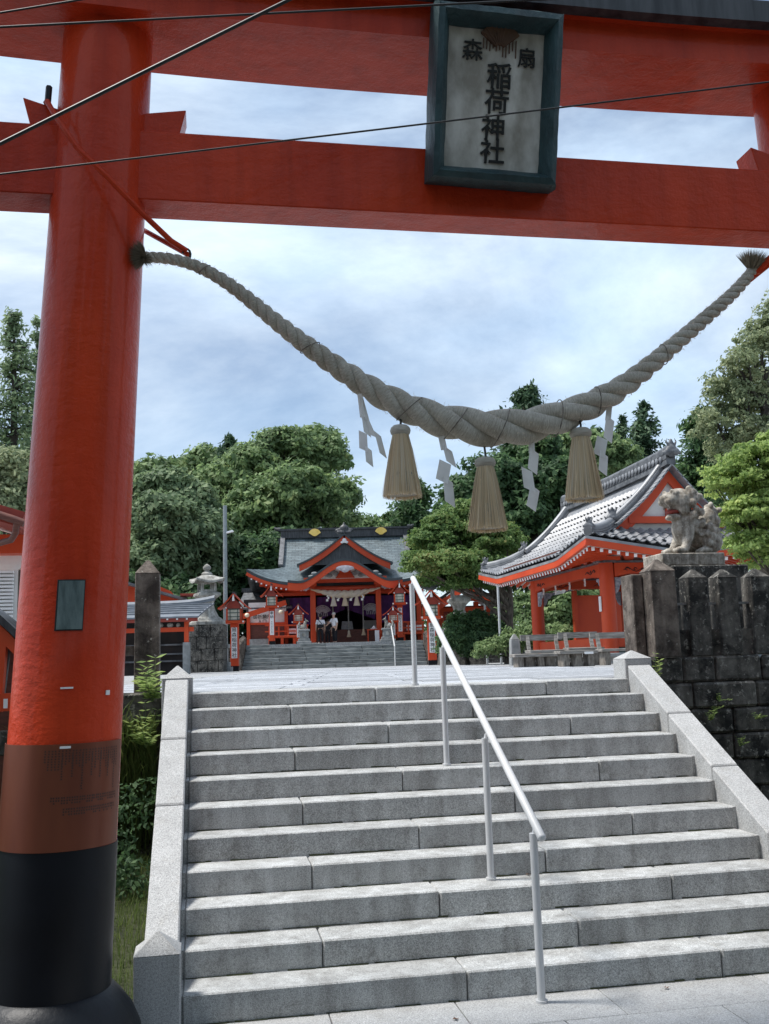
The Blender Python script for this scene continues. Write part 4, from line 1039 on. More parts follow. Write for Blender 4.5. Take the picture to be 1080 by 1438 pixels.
demon((ex0+0.2, ey1-0.25, roofz(0.2, ex0+0.2, ey1-0.2)+0.26), 0.8); p = pt_side(-1, gy1, RUNG+0.1); demon((p.x, gy1, p.z+0.28), 0.9)
# gable wall, barge boards
for gy, dy in ((gy0, -1), (gy1, 1)):
    gw = [(ex0+RUNG+0.35, roofz(RUNG, rx_c, 27)-0.02), (rx_c, ZR-0.35), (ex1-RUNG-0.35, roofz(RUNG, rx_c, 27)-0.02)]
    q = MB(); q.prism(gw, gy+0.12*dy*-1, gy+0.2*dy*-1); q.build('gable_wall', M['white'], PV)
    for sg in (-1, 1):
        q = MB(); vs_ = []; n = 12
        for i in range(n+1):
            r_ = RUNG-0.15+(HW-RUNG+0.15)*i/n; p = pt_side(sg, 27.9, r_); hh = 0.34
            vs_ += [(p.x, gy+dy*0.02, p.z-0.06), (p.x, gy+dy*0.02, p.z-0.06-hh), (p.x, gy-dy*0.06, p.z-0.06-hh), (p.x, gy-dy*0.06, p.z-0.06)]
        fs_ = [(0,1,2,3), tuple(4*n+k for k in (3,2,1,0))]
        for i in range(n):
            for k in range(4): fs_.append((4*i+k, 4*i+(k+1)%4, 4*i+4+(k+1)%4, 4*i+4+k))
        q.add(vs_, fs_); q.build('barge_board', M['redfar'], PV)
    zb_ = roofz(RUNG, rx_c, 27)+0.05
    q = MB(); q.box(ex0+RUNG+0.5, ex1-RUNG-0.5, gy-0.03*dy*-1-0.02, gy+0.1, zb_+0.12, zb_+0.30); q.build('gable_beam', M['redfar'], PV)
    q = MB(); q.box(rx_c-0.1, rx_c+0.1, gy+0.02, gy+0.1, zb_+0.301, ZR-0.75); q.build('king_post', M['redfar'], PV)
# eaves: red fascia, rafters with white tips, sloping soffit
def eave_line(side, t_):
    if side == 'W': y = ey0+(ey1-ey0)*t_; return Vector((ex0, y, roofz(0, ex0, y)))
    if side == 'S': x = ex0+(ex1-ex0)*t_; return Vector((x, ey0, roofz(0, x, ey0)))
    if side == 'E': y = ey0+(ey1-ey0)*t_; return Vector((ex1, y, roofz(0, ex1, y)))
    x = ex0+(ex1-ex0)*t_; return Vector((x, ey1, roofz(0, x, ey1)))
inw = {'W': Vector((1,0,0)), 'S': Vector((0,1,0)), 'E': Vector((-1,0,0)), 'N': Vector((0,-1,0))}
for sd_ in 'WSEN':
    q = MB(); n = 30; pts = [eave_line(sd_, i/n)+inw[sd_]*0.05 for i in range(n+1)]
    for a, b in zip(pts[:-1], pts[1:]): q.bar(a-Vector((0,0,0.20)), b-Vector((0,0,0.20)), 0.09, 0.16)
    q.build('eave_fascia', M['redfar'], PV)
    nr = 44 if sd_ in 'WE' else 26; q = MB(); qt = MB()
    for i in range(1, nr):
        a = eave_line(sd_, i/nr)+inw[sd_]*0.12-Vector((0,0,0.34)); b = a+inw[sd_]*1.25; b.z = ZE+0.02
        q.bar(a, b, 0.075, 0.085); d = (a-b).normalized(); qt.bar(a+d*0.002, a+d*0.018, 0.078, 0.088)
    tag(q.build('rafters', M['redfar'], PV, fix=False), kind='stuff'); tag(qt.build('rafter_tips', M['whitepaint'], PV, fix=False), kind='stuff')
    def sof(u, v, sd_=sd_):
        a = eave_line(sd_, u)-Vector((0,0,0.27))+inw[sd_]*0.11; b = a+inw[sd_]*1.3*v; 
        b.z = a.z+(ZE+0.12-a.z)*v
        lo, hi = 1.4*v, 1.4*v
        if sd_ in 'WE': b.y = min(max(b.y, ey0+lo), ey1-hi)
        else: b.x = min(max(b.x, ex0+lo), ex1-hi)
        return b
    q = MB(); q.sheet(sof, 20, 2, 0.02); q.build('soffit', M['white'], PV)
# pillars, beams, brackets
px0, px1, py0, py1 = 10.55, 13.65, 25.0, 30.8; PZ = PLAZA+0.32
q = MB(); q.box(px0-0.8, px1+0.8, py0-0.8, py1+0.8, PLAZA-0.03, PZ-0.06); q.build('podium', M['greystone'], PV, bevel=0.02)
for x, y in ((px0, py0), (px0, py1), (px1, py0), (px1, py1)):
    q = MB(); q.lathe([(0.205, PZ-0.055), (0.205, 3.6), (0.19, 4.3)], 24, (x, y, 0)); po = q.build('pillar', M['redfar'], PV, smooth=40)
    q = MB(); q.box(x-0.30, x+0.30, y-0.30, y+0.30, 4.301, 4.40); q.build('bracket_block', M['redfar'], po)
    for dxx, dyy in ((1, 0), (-1, 0), (0, 1), (0, -1)):
        if not (px0-0.1 < x+dxx < px1+0.1 and py0-0.1 < y+dyy < py1+0.1): continue
        poly = [(0.21, 3.86), (0.62, 3.86), (0.60, 3.78), (0.50, 3.76), (0.44, 3.66), (0.36, 3.66), (0.32, 3.52), (0.26, 3.44), (0.21, 3.40)]
        Mx = Matrix.Translation((x, y, 0)) @ Matrix.Rotation(math.atan2(dyy, dxx), 4, 'Z')
        q = MB(); q.prism(poly, -0.05, 0.05, Mx); q.build('carved_bracket', M['blue'], po, bevel=0.008)
def lintel(a, b, z0, z1, w, arch):
    q = MB(); n = 16; a, b = Vector(a), Vector(b); d = (b-a); L_ = d.length; an = math.atan2(d.y, d.x); Mx = Matrix.Translation(a) @ Matrix.Rotation(an, 4, 'Z')
    low_ = [(L_*i/n, z0+arch*(1-abs(2*i/n-1)**4)) for i in range(n+1)]
    q.prism(low_+[(L_, z1), (0, z1)], -w/2, w/2, Mx); return q.build('tie_beam', M['redfar'], PV)
for a, b in (((px0, py0, 0), (px0, py1, 0)), ((px0, py0, 0), (px1, py0, 0)), ((px1, py0, 0), (px1, py1, 0)), ((px0, py1, 0), (px1, py1, 0))):
    a2, b2 = Vector(a), Vector(b); d = (b2-a2).normalized()
    lb_ = lintel(a2+d*0.19, b2-d*0.19, 3.865, 4.24, 0.24, 0.10)
    q = MB(); q.bar(a2-d*0.3+Vector((0,0,4.27)), b2+d*0.3+Vector((0,0,4.27)), 0.34, 0.05); q.build('cap_plate', M['tiledark'], PV)
    nrm = Vector((d.y, -d.x, 0)); 
    if d.x > 0.5: nrm = Vector((0,-1,0))
    else: nrm = Vector((-1,0,0))
    for end, sgn in ((a2, 1), (b2, -1)):       # painted tendril scrolls at both ends
        q = MB()
        for off, r_ in ((0.55, 0.075), (0.78, 0.055), (0.98, 0.04)):
            c = end+d*sgn*off+nrm*0.126+Vector((0,0,4.06)); q.tube([c+d*(r_*(1-t_/7)*math.cos(t_))+Vector((0,0,r_*(1-t_/7)*math.sin(t_))) for t_ in np.linspace(0, 5.2, 12)], 0.011, 5)
        q.tube([end+d*sgn*(0.45+0.09*i)+nrm*0.126+Vector((0,0,4.05+0.05*math.sin(i*1.2))) for i in range(9)], 0.010, 5)
        q.build('painted_scroll', M['ink'], lb_)
    q = MB(); n_ = 5; L_ = (b2-a2).length
    for i in range(1, n_): 
        c = a2+d*(L_*i/n_); q.frustum(c.x, c.y, 4.30, 4.46, 0.10, 0.10, 0.19, 0.19)
    tag(q.build('bearing_blocks', M['redfar'], PV), kind='stuff')
    q = MB(); q.bar(a2+Vector((0,0,4.53)), b2+Vector((0,0,4.53)), 0.06, 0.22); q.build('frieze_wall', M['white'], PV)
    q = MB(); q.bar(a2-d*0.9+Vector((0,0,4.60)), b2+d*0.9+Vector((0,0,4.60)), 0.14, 0.14); q.build('purlin', M['redfar'], PV)
    q = MB(); q.bar(a2+d*0.19+Vector((0,0,PZ+0.22)), b2-d*0.19+Vector((0,0,PZ+0.22)), 0.12, 0.26); q.build('floor_beam', M['redfar'], PV)
    q = MB(); q.bar(a2+d*0.22+Vector((0,0,PZ-0.01)), b2-d*0.22+Vector((0,0,PZ-0.01)), 0.05, 0.16); q.build('under_panel', M['lattice'], PV)
q = MB(); q.box(px0-0.02, px1+0.02, py0-0.02, py1+0.02, PZ+0.30, PZ+0.345); q.build('floor', M['woodred'], PV)
q = MB(); q.box(px0-1.0, px1+1.0, py0-1.0, py1+1.0, 4.66, 4.70); q.build('ceiling', M['woodred'], PV)
for yy in (26.2, 27.4, 28.6, 29.7):           # little paper streamers and a sacred cord under the tie beam
    q = MB(); z = 3.93
    for k in range(3): q.bar((px0-0.15+0.02*(k%2), yy+0.03*(k%2), z-0.07*k), (px0-0.15+0.02*(k%2), yy+0.03*(k%2), z-0.07*k-0.075), 0.05, 0.004)
    q.build('paper_streamer', M['paper'], PV)
q = MB(); q.box(px0-0.24, px0-0.215, py0-0.06, py0+0.06, 2.95, 3.35); q.build('name_board', M['whitepaint'], PV)
q = MB(); zz = 2.7; Yn = 24.6; a = aty(1005-0, 862, Yn); 
# red screen board beyond the pavilion floor
sb = thing('screen_wall', 'tall red board screen with a small dark roof behind the pavilion pillars', 'screen', aty(830, 935, 34.0))
LOC[sb.name].z = PLAZA; sb.location.z = PLAZA
xL, xR = aty(810, 860, 34).x, aty(905, 860, 34).x; zB, zT = PLAZA-0.02, aty(830, 836, 34).z
q = MB(); q.box(xL, xR, 33.97, 34.03, zB, zT); q.build('board', M['redfar'], sb)
for x in (xL-0.06, xR+0.06): q = MB(); q.box(x-0.07, x+0.07, 33.9, 34.1, zB, zT+0.18); q.build('post', M['redfar'], sb)
q = MB(); q.prism([(xL-0.7, zT+0.05), (xL-0.6, zT+0.18), ((xL+xR)/2, zT+0.72), (xR+0.6, zT+0.18), (xR+0.7, zT+0.05), ((xL+xR)/2, zT+0.56)], 33.3, 34.7); q.build('roof', M['tiledark'], sb)

# ---- hanging sign at the fence corner
a = aty(886, 862, 8.75); hs = thing('hanging_sign', 'small yellowed board hanging beside the fence end slab', 'sign', a)
q = MB(); q.box(a.x-0.035, a.x+0.035, a.y, a.y+0.012, a.z-0.07, a.z+0.07); q.build('board', M['shoji'], hs)
q = MB(); q.tube([(a.x, a.y+0.006, a.z+0.07), (a.x+0.05, a.y+0.006, a.z+0.16)], 0.003, 5); q.build('cord', M['wire'], hs)

# ================================================================== LOG BENCHES
def bench(name, label, px0_, px1_, ybase, hpx, Y, back=False, legs=3):
    a = aty(px0_, ybase, Y); b = aty(px1_, ybase, Y); k = (Vector(a)-CAM).dot(FW)/F_PX; h = hpx*k; xm_ = (a.x+b.x)/2; z0 = PLAZA-0.03
    t = thing(name, label, 'bench', (xm_, Y, PLAZA), group='weathered benches before the pavilion'); w = b.x-a.x; z1 = PLAZA+h
    for j in (0, 1): 
        q = MB(); q.box(a.x, b.x, Y-0.2+0.205*j, Y-0.2+0.205*j+0.195, z1-0.07, z1+random.uniform(-.006,.006)); q.build('seat_plank', M['greywood'], t, bevel=0.008)
    for i in range(legs):
        x = a.x+0.14+(w-0.28)*i/(legs-1); q = MB()
        if i % 2: q.lathe([(0.15, z0), (0.135, z1-0.2), (0.14, z1-0.071)], 12, (x, Y, 0)); q.build('log_leg', M['log'], t, smooth=40)
        else: q.box(x-0.07, x+0.07, Y-0.17, Y+0.17, z0, z1-0.071); q.build('leg', M['log'], t, bevel=0.01)
    q = MB(); q.box(a.x+0.2, b.x-0.2, Y-0.04, Y+0.04, z0+0.1, z0+0.2); q.build('stretcher', M['greywood'], t)
    if back:
        for x in (a.x+0.12, b.x-0.12): q = MB(); q.bar((x, Y+0.22, z1-0.05), (x, Y+0.36, z1+0.34), 0.08, 0.06, (0,1,0)); q.build('back_post', M['greywood'], t)
        q = MB(); q.bar((a.x-0.05, Y+0.36, z1+0.30), (b.x+0.05, Y+0.36, z1+0.30), 0.05, 0.14); q.build('backrest', M['greywood'], t)
    return t
bench('log_bench', 'long low plank bench on log legs next to the maple trunk', 720, 780, 936, 18, 21.0, False, 4)
bt = bench('log_bench', 'plank bench with a small white label on its edge', 783, 836, 936, 21, 20.4, False, 3)
bx = bt.location; q = MB(); q.box(bx.x+0.12, bx.x+0.32, 20.19, 20.198, PLAZA+0.24, PLAZA+0.29); q.build('label_strip', M['whitepaint'], bt)
bench('park_bench', 'grey plank bench with slanting backrest by the far pavilion pillar', 742, 796, 934, 22, 22.3, True, 2)
bench('park_bench', 'grey plank bench with backrest before the near pavilion pillar', 796, 846, 934, 24, 22.0, True, 2)
bench('park_bench', 'dark plank bench half hidden behind the granite newel', 842, 905, 934, 22, 21.2, True, 2)

# ================================================================== UPPER TERRACE, FAR STEPS, MAIN HALL
def D2(px, py, D):                       # world point at forward ground distance D (measured along the hall axis)
    d = ray(px, py); hx, hy = HAX; return CAM + d*(D/(d.x*hx+d.y*hy))
r487 = ray(487, 905); HAX = Vector((r487.x, r487.y)).normalized(); HAX = (HAX.x, HAX.y)
HRZ = -math.atan2(HAX[0], HAX[1])
FZ = 2.88
def hz(py, D, px=487): return D2(px, py, D).z
OH = D2(487, 905, 56.0); OH.z = FZ
HM = Matrix.Translation((OH.x, OH.y, 0)) @ Matrix.Rotation(HRZ, 4, 'Z')   # hall frame: x right, y away, z world height
HMi = HM.inverted()
def hp_(px, py, D): return HMi @ D2(px, py, D)
class HB(MB):
    def __init__(s, base=None): super().__init__()
def hall_thing(name, label, cat, x, y, z=FZ, group=None, rz=HRZ):
    w = HM @ Vector((x, y, z)); return thing(name, label, cat, w, rz, group)
def hbuild(q, name, mat, t, x, y, z, **k):   # q in hall frame -> local of thing t placed at hall (x,y,z)
    q.v = [(v[0]-x, v[1]-y, v[2]-z) for v in q.v]; return q.build(name, M[mat] if isinstance(mat, str) else mat, t, local=True, **k)

# upper terrace and its facing
q = MB(); q.box(-9.5, 9.5, -3.35, 30, PLAZA-0.3, FZ-0.01); q.v = [tuple(HM @ Vector(v)) for v in q.v]; struct('upper_terrace', q, M['gravel'])
FS = hall_thing('stone_staircase', 'old grey stone steps rising to the shrine hall', 'staircase', 0, -5, PLAZA)
xl = hp_(345, 925, 52).x; xr = hp_(596, 925, 52).x
nr_ = 7; rise = (FZ-PLAZA)/nr_; trd = 0.44; ys = -3.35-trd*(nr_-1)
rn = random.Random(2)
for k in range(nr_):
    y = ys+trd*k; x = xl; z1_ = PLAZA+rise*(k+1)
    while x < xr-0.01:
        w = rn.uniform(1.1, 1.9); e = min(x+w, xr); e = xr if xr-e < 0.5 else e
        q = MB(); q.box(x+0.008, e-0.008, y+rn.uniform(-.012,.012), y+trd+0.1, PLAZA-0.05 if k == 0 else z1_-rise-0.03, z1_+rn.uniform(-.008,.004)-(0.004 if k == nr_-1 else 0)); hbuild(q, 'step_stone', 'farstep', FS, 0, -5, PLAZA, bevel=0.012); x = e
def side_wall(label, xa, xb, y):
    t = hall_thing('retaining_wall', label, 'wall', (xa+xb)/2, y, PLAZA); z = FZ-0.02
    while z > PLAZA-0.02:
        x = xa; h = 0.33
        while x < xb-0.05:
            e = min(xb, x+rn.uniform(0.5, 0.9)); q = MB(); q.box(x+0.012, e-0.012, y-0.12+rn.uniform(-.03,.03), y+0.2, max(z-h+0.012, PLAZA-0.1), z); hbuild(q, 'stone', 'darkstone', t, (xa+xb)/2, y, PLAZA, bevel=0.03); x = e
        z -= h
side_wall('mossy dark stone wall left of the steps to the hall', -9.4, xl-0.02, -3.5)
side_wall('mossy dark stone wall right of the steps to the hall', xr+0.02, 9.4, -3.5)
for side, x, lab in ((-1, xl-0.18, 'row of dark pointed stone posts beside the tall lantern with name board'), (1, xr+0.18, 'row of dark pointed stone posts right of the far steps')):
    t = hall_thing('stone_post_row', lab, 'fence', x, ys, PLAZA)
    for k in range(7):
        zb_ = PLAZA+rise*k; yy = ys-0.05+trd*k
        q = MB(); q.frustum(x, yy, PLAZA-0.05, zb_+1.25-0.12*k, 0.16, 0.13, 0.15, 0.12); p = hbuild(q, 'post', 'post', t, x, ys, PLAZA)
        q = MB(); q.frustum(x, yy, zb_+1.2505-0.12*k, zb_+1.40-0.12*k, 0.155, 0.125, 0.02, 0.02); hbuild(q, 'post_cap', 'post', p, x, ys, PLAZA)
t = hall_thing('handrail', 'short white handrail pipe on the far hall steps', 'handrail', 2.35, ys, PLAZA)
q = MB(); a = hp_(549, 872, 53.2); b = hp_(552, 917, 51.6); q.tube([(a.x, -2.7, FZ), (a.x, -2.7, FZ+0.95)], 0.03, 8); hbuild(q, 'post', 'railwhite', t, 2.35, ys, PLAZA, smooth=40)
q = MB(); q.tube([(a.x, -2.6, FZ+0.95), (a.x, ys-0.1, PLAZA+0.95)], 0.035, 8); hbuild(q, 'rail', 'railwhite', t, 2.35, ys, PLAZA, smooth=40)
q = MB(); q.tube([(a.x, ys-0.1, PLAZA), (a.x, ys-0.1, PLAZA+0.95)], 0.03, 8); hbuild(q, 'post', 'railwhite', t, 2.35, ys, PLAZA, smooth=40)

HALL = hall_thing('shrine_hall', 'main shrine hall with grey curved roof, red pillars and purple curtains', 'shrine hall', 0, 0, FZ)
def hb(q, name, mat, par=None, **k): return hbuild(q, name, mat, par or HALL, 0, 0, FZ, **k)
# roof material with courses of shingles
m_, t_, b_ = newmat('copper_shingle_roof')
tc_ = t_.nodes.new('ShaderNodeTexCoord'); br_ = t_.nodes.new('ShaderNodeTexBrick'); br_.inputs['Scale'].default_value = 1.0
br_.inputs['Color1'].default_value = (0.105, 0.135, 0.145, 1); br_.inputs['Color2'].default_value = (0.17, 0.205, 0.215, 1); br_.inputs['Mortar'].default_value = (0.045, 0.055, 0.06, 1)
br_.inputs['Mortar Size'].default_value = 0.022; br_.inputs['Brick Width'].default_value = 0.62; br_.inputs['Row Height'].default_value = 0.19
mpn = t_.nodes.new('ShaderNodeMapping'); t_.links.new(tc_.outputs['UV'], mpn.inputs[0]); t_.links.new(mpn.outputs[0], br_.inputs['Vector'])
n_ = noise(t_, coords(t_, (1,1,1), True), 1.6, 6, 0.65); rr_ = ramp(t_, (0.6, 0.62, 0.63), (1.25, 1.28, 1.3), 0.3, 0.7); t_.links.new(n_.outputs['Fac'], rr_.inputs[0])
t_.links.new(mixc(t_, 1.0, br_.outputs[0], rr_.outputs[0], 'MULTIPLY'), b_.inputs['Base Color']); b_.inputs['Roughness'].default_value = 0.42
bump(t_, b_, br_.outputs['Fac'], -0.5, 0.03); M['shingle'] = m_
def uv_sheet(name, fn, nu, nv, th, su, sv, mat='shingle', par=None):
    q = MB(); q.sheet(fn, nu, nv, th); q.v = [(v[0], v[1], v[2]-FZ) for v in q.v]
    me = q.mesh(name, M[mat], smooth=40, fix=True); uvl = me.uv_layers.new(name='UVMap'); nvx = (nu+1)*(nv+1)
    for lp_ in me.loops:
        i = lp_.vertex_index % nvx; uvl.data[lp_.index].uv = ((i % (nu+1))/nu*su, (i//(nu+1))/nv*sv)
    return link(name, me, par or HALL)
RYR, RYE = 6.0, 1.0
zR_ = hz(752, 62); zE_ = hz(818, 57); zC_ = hz(799, 57, 348)
xE = abs(hp_(346, 800, 57).x); xR_ = abs(hp_(398, 750, 62).x)
def mainroof(u, v, back=False):
    e = 1-u*2; hw = xE+(xR_-xE)*min(1, (v/0.42))**0.6 if v < 0.42 else xR_
    x = -e*hw; lift = (zC_-zE_)*abs(e)**4*max(0, 1-v*2.2)
    y = RYE+(RYR-RYE)*v; z = zE_+(zR_-zE_)*(0.5*v+0.5*v**1.7)+lift
    return Vector((x, 2*RYR-y if back else y, z))
uv_sheet('front_roof', lambda u, v: mainroof(u, v), 48, 22, 0.16, 12, 6.2)
uv_sheet('rear_roof', lambda u, v: mainroof(u, v, True), 30, 12, 0.16, 12, 6.2)
for s in (-1, 1):                        # side skirts
    def sk(u, v, s=s):
        hw = xE+(xR_-xE)*v**0.6; y = RYE+2.1*v+(2*(RYR-RYE)-4.2*v)*u; z = zE_+(zR_-zE_)*(0.5*v*0.42+0.5*(v*0.42)**1.7)+(zC_-zE_)*abs(1-2*u)**4*(1-v)
        return Vector((s*(hw-0.02), y, z-0.01))
    uv_sheet('side_roof', sk, 20, 8, 0.14, 9, 2.5)
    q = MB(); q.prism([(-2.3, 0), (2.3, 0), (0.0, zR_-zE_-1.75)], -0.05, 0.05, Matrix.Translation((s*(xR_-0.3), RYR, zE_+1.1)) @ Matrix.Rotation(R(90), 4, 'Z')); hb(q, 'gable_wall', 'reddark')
    q = MB(); q.bar((s*(xR_+0.02), RYE+2.2, mainroof(0, 0.44).z+0.1), (s*(xR_+0.02), RYR, zR_+0.08), 0.28, 0.2); hb(q, 'verge', 'tiledark')
q = MB(); q.box(-xR_-0.15, xR_+0.15, RYR-0.32, RYR+0.32, zR_-0.12, zR_+0.34); q.box(-xR_-0.3, xR_+0.3, RYR-0.42, RYR+0.42, zR_+0.341, zR_+0.46); hb(q, 'ridge', 'kasagi')
for s in (-1, 1):
    q = MB(); q.tube([(s*(xR_+0.2), RYR, zR_+0.46), (s*(xR_+0.45), RYR, zR_+0.5), (s*(xR_+0.6), RYR, zR_+0.62)], [0.16, 0.11, 0.04], 8); q.box(s*(xR_+0.1)-0.2, s*(xR_+0.1)+0.2, RYR-0.3, RYR-0.1, zR_-0.5, zR_-0.13); hb(q, 'ridge_end', 'kasagi')
    x = hp_(442 if s < 0 else 535, 745, 61.6).x
    q = MB(); pts = [(x+0.40*math.cos(a), zR_+0.02+0.40*math.sin(a)) for a in np.linspace(R(20), R(160), 11)]+[(x-0.08, zR_-0.05), (x+0.08, zR_-0.05)]
    q.prism(pts, RYR-0.50, RYR-0.43); hb(q, 'gold_fan_crest', 'gold')
# chidori gable (triangular dormer)
gz0, gz1 = hz(795, 57.6), hz(757, 57.6); gx = abs(hp_(421, 795, 57.6).x); gyf = 1.5
def dorm(s):
    def fn(u, v):
        x = s*gx*1.06*(1-u); z = gz1+0.32-(gz1+0.32-gz0)*((1-u)*1.25-0.25*(1-u)**2)+0.16*(1-u)**3
        return Vector((x, gyf-0.25+v*(4.6-3.4*(1-u)), z))
    return fn
for s in (-1, 1):
    uv_sheet('dormer_roof', dorm(s), 16, 8, 0.11, 4, 5)
    q = MB(); n = 14; vs_ = []
    for i in range(n+1):
        u = i/n*0.93+0.05; p = dorm(s)(u, 0); hh = 0.36
        for yy, zz in ((gyf-0.17, -0.115), (gyf-0.17, -0.115-hh), (gyf-0.05, -0.115-hh), (gyf-0.05, -0.115)): vs_.append((p.x, yy, p.z+zz))
    fs_ = [(0,1,2,3), tuple(4*n+k for k in (3,2,1,0))]
    for i in range(n):
        for k in range(4): fs_.append((4*i+k, 4*i+(k+1)%4, 4*i+4+(k+1)%4, 4*i+4+k))
    q.add(vs_, fs_); hb(q, 'dormer_barge_board', 'redfar')
q = MB(); q.prism([(-gx*0.75, gz0+0.1), (gx*0.75, gz0+0.1), (0, gz1-0.15)], gyf+0.02, gyf+0.08); hb(q, 'dormer_wall', 'kasagi')
q = MB(); ball(q, (0, gyf-0.2, gz1-0.12), (0.13, 0.05, 0.15)); ball(q, (-0.13, gyf-0.2, gz1-0.22), (0.1, 0.04, 0.07)); ball(q, (0.13, gyf-0.2, gz1-0.22), (0.1, 0.04, 0.07)); hb(q, 'gable_pendant', 'whitepaint', smooth=60)
q = MB(); q.box(-0.42, 0.42, gyf-0.3, gyf+0.1, gz1+0.30, gz1+0.42); ball(q, (0, gyf-0.1, gz1+0.58), (0.30, 0.2, 0.26)); ball(q, (-0.36, gyf-0.1, gz1+0.48), (0.2, 0.15, 0.14)); ball(q, (0.36, gyf-0.1, gz1+0.48), (0.2, 0.15, 0.14)); q.tube([(0, gyf-0.1, gz1+0.7), (0, gyf-0.1, gz1+1.02)], [0.12, 0.03], 7); remeshed('dormer_ornament', q, 0.05, M['kasagi'], HALL, off=(0, 0, FZ), smooth_it=1)
# karahafu porch roof
kx = abs(hp_(404, 815, 54).x); kz0, kz1 = hz(818, 54), hz(787, 54); kyf = -2.0
def karaz(e):                            # e from -1..1
    a = abs(e); return kz0+(kz1-kz0)*(0.5+0.5*math.cos(math.pi*min(1, a/0.86)))+0.10*max(0, a-0.72)/0.28
def kara(u, v):
    e = 2*u-1; return Vector((e*kx, kyf+(5.0)*v, karaz(e)+0.12+0.25*v))
uv_sheet('porch_roof', kara, 44, 10, 0.13, 8, 5.5)
def karaband(name, off, h, y0, y1, mat, lim=1.0):
    q = MB(); n = 44; vs_ = []
    for i in range(n+1):
        e = (2*i/n-1)*lim; x = e*kx; z = karaz(e)+off; hh = h*(0.8+0.3*abs(e))
        vs_ += [(x, y0, z), (x, y0, z-hh), (x, y1, z-hh), (x, y1, z)]
    fs_ = [(0,1,2,3), tuple(4*n+k for k in (3,2,1,0))]
    for i in range(n):
        for k in range(4): fs_.append((4*i+k, 4*i+(k+1)%4, 4*i+4+(k+1)%4, 4*i+4+k))
    q.add(vs_, fs_); return hb(q, name, mat)
karaband('porch_barge_board', -0.015, 0.38, kyf+0.05, kyf+0.17, 'redfar')
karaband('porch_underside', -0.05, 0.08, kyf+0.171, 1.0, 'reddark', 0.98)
q = MB(); q.prism([(-2.0, hz(812, 55.7)), (2.0, hz(812, 55.7))]+[(x_, max(hz(812, 55.7)+0.01, karaz(x_/kx)-0.02)) for x_ in np.linspace(2.0, -2.0, 21)], -0.18, -0.10); hb(q, 'porch_gable_wall', 'white')
q = MB(); rn = random.Random(5); zf = hz(812, 55.7)
for sx in (-1, 1):
    for i in range(9): ball(q, (sx*(0.55+0.17*i), -0.2, zf+0.30+0.12*math.sin(i*2.0)-0.012*i), (0.18, 0.06, 0.13-0.006*i))
hb(q, 'carved_clouds', 'greystone', smooth=60)
q = MB(); q.prism([(-0.55, zf+0.02), (-0.3, zf+0.38), (-0.4, zf+0.62), (0.4, zf+0.62), (0.3, zf+0.38), (0.55, zf+0.02)], -0.28, -0.185); hb(q, 'frog_leg_strut', 'redfar', bevel=0.02)
q = MB(); ball(q, (0, kyf+0.03, kz1-0.42), (0.5, 0.06, 0.16)); ball(q, (0, kyf+0.02, kz1-0.52), (0.22, 0.06, 0.14)); hb(q, 'porch_pendant', 'crest', smooth=60)
# pillars and beams
PXH = (abs(hp_(440, 860, 56).x)+abs(hp_(532, 860, 56).x))/2; zTop = hz(822, 56)
for s in (-1, 1):
    q = MB(); q.box(s*PXH-0.15, s*PXH+0.15, -0.15, 0.15, FZ, zTop); p = hb(q, 'porch_pillar', 'redfar', bevel=0.02)
    q = MB(); q.box(s*PXH-0.22, s*PXH+0.22, -0.22, 0.22, zTop+0.001, zTop+0.16); hbuild(q, 'capital', 'redfar', p, 0, 0, FZ)
    q = MB(); q.box(s*PXH-0.2, s*PXH+0.2, -0.2, 0.2, FZ-0.005, FZ+0.1); hbuild(q, 'stone_foot', 'greystone', p, 0, 0, FZ)
    q = MB(); ball(q, (s*(PXH+0.45), 0, zTop-0.08), (0.32, 0.1, 0.16)); hbuild(q, 'carved_nosing', 'crest', p, 0, 0, FZ, smooth=60)
    for xx in (4.3,): q = MB(); q.box(s*xx-0.14, s*xx+0.14, 2.1, 2.4, FZ, zE_+0.1); hb(q, 'hall_pillar', 'redfar')
q = MB(); q.box(-PXH-0.5, PXH+0.5, -0.12, 0.12, zTop+0.17, zTop+0.48); hb(q, 'porch_lintel', 'redfar')
q = MB(); q.box(-PXH+0.15, PXH-0.15, -0.09, 0.09, zTop-0.42, zTop-0.1); hb(q, 'porch_tie_beam', 'redfar')
q = MB(); q.box(-5.0, 5.0, 1.6, 1.9, zE_-0.05, zE_+0.18); hb(q, 'eave_beam', 'redfar')
q = MB(); q.box(-4.6, 4.6, 2.0, 2.3, zE_-0.62, zE_-0.42); hb(q, 'hall_lintel', 'redfar')
def soff(u, v):
    p = mainroof(u, 0); return Vector((p.x*(1-0.17*v), p.y+1.4*v, p.z-0.20-0.35*v*(1+1.3*abs(2*u-1)**4)))
q = MB(); q.sheet(soff, 40, 3, 0.03); hb(q, 'eave_underside', 'redfar')
q = MB(); n = 40
for i in range(n): 
    a, b = mainroof(i/n, 0), mainroof((i+1)/n, 0); q.bar(a-Vector((0,-0.03,0.27)), b-Vector((0,-0.03,0.27)), 0.08, 0.18)
hb(q, 'eave_fascia', 'redfar')
q = MB()
for i in range(1, 40):
    a = mainroof(i/40, 0); q.box(a.x-0.045, a.x+0.045, a.y+0.0, a.y+0.03, a.z-0.46, a.z-0.38)
tag(hb(q, 'rafter_tips', 'whitepaint', fix=False), kind='stuff')
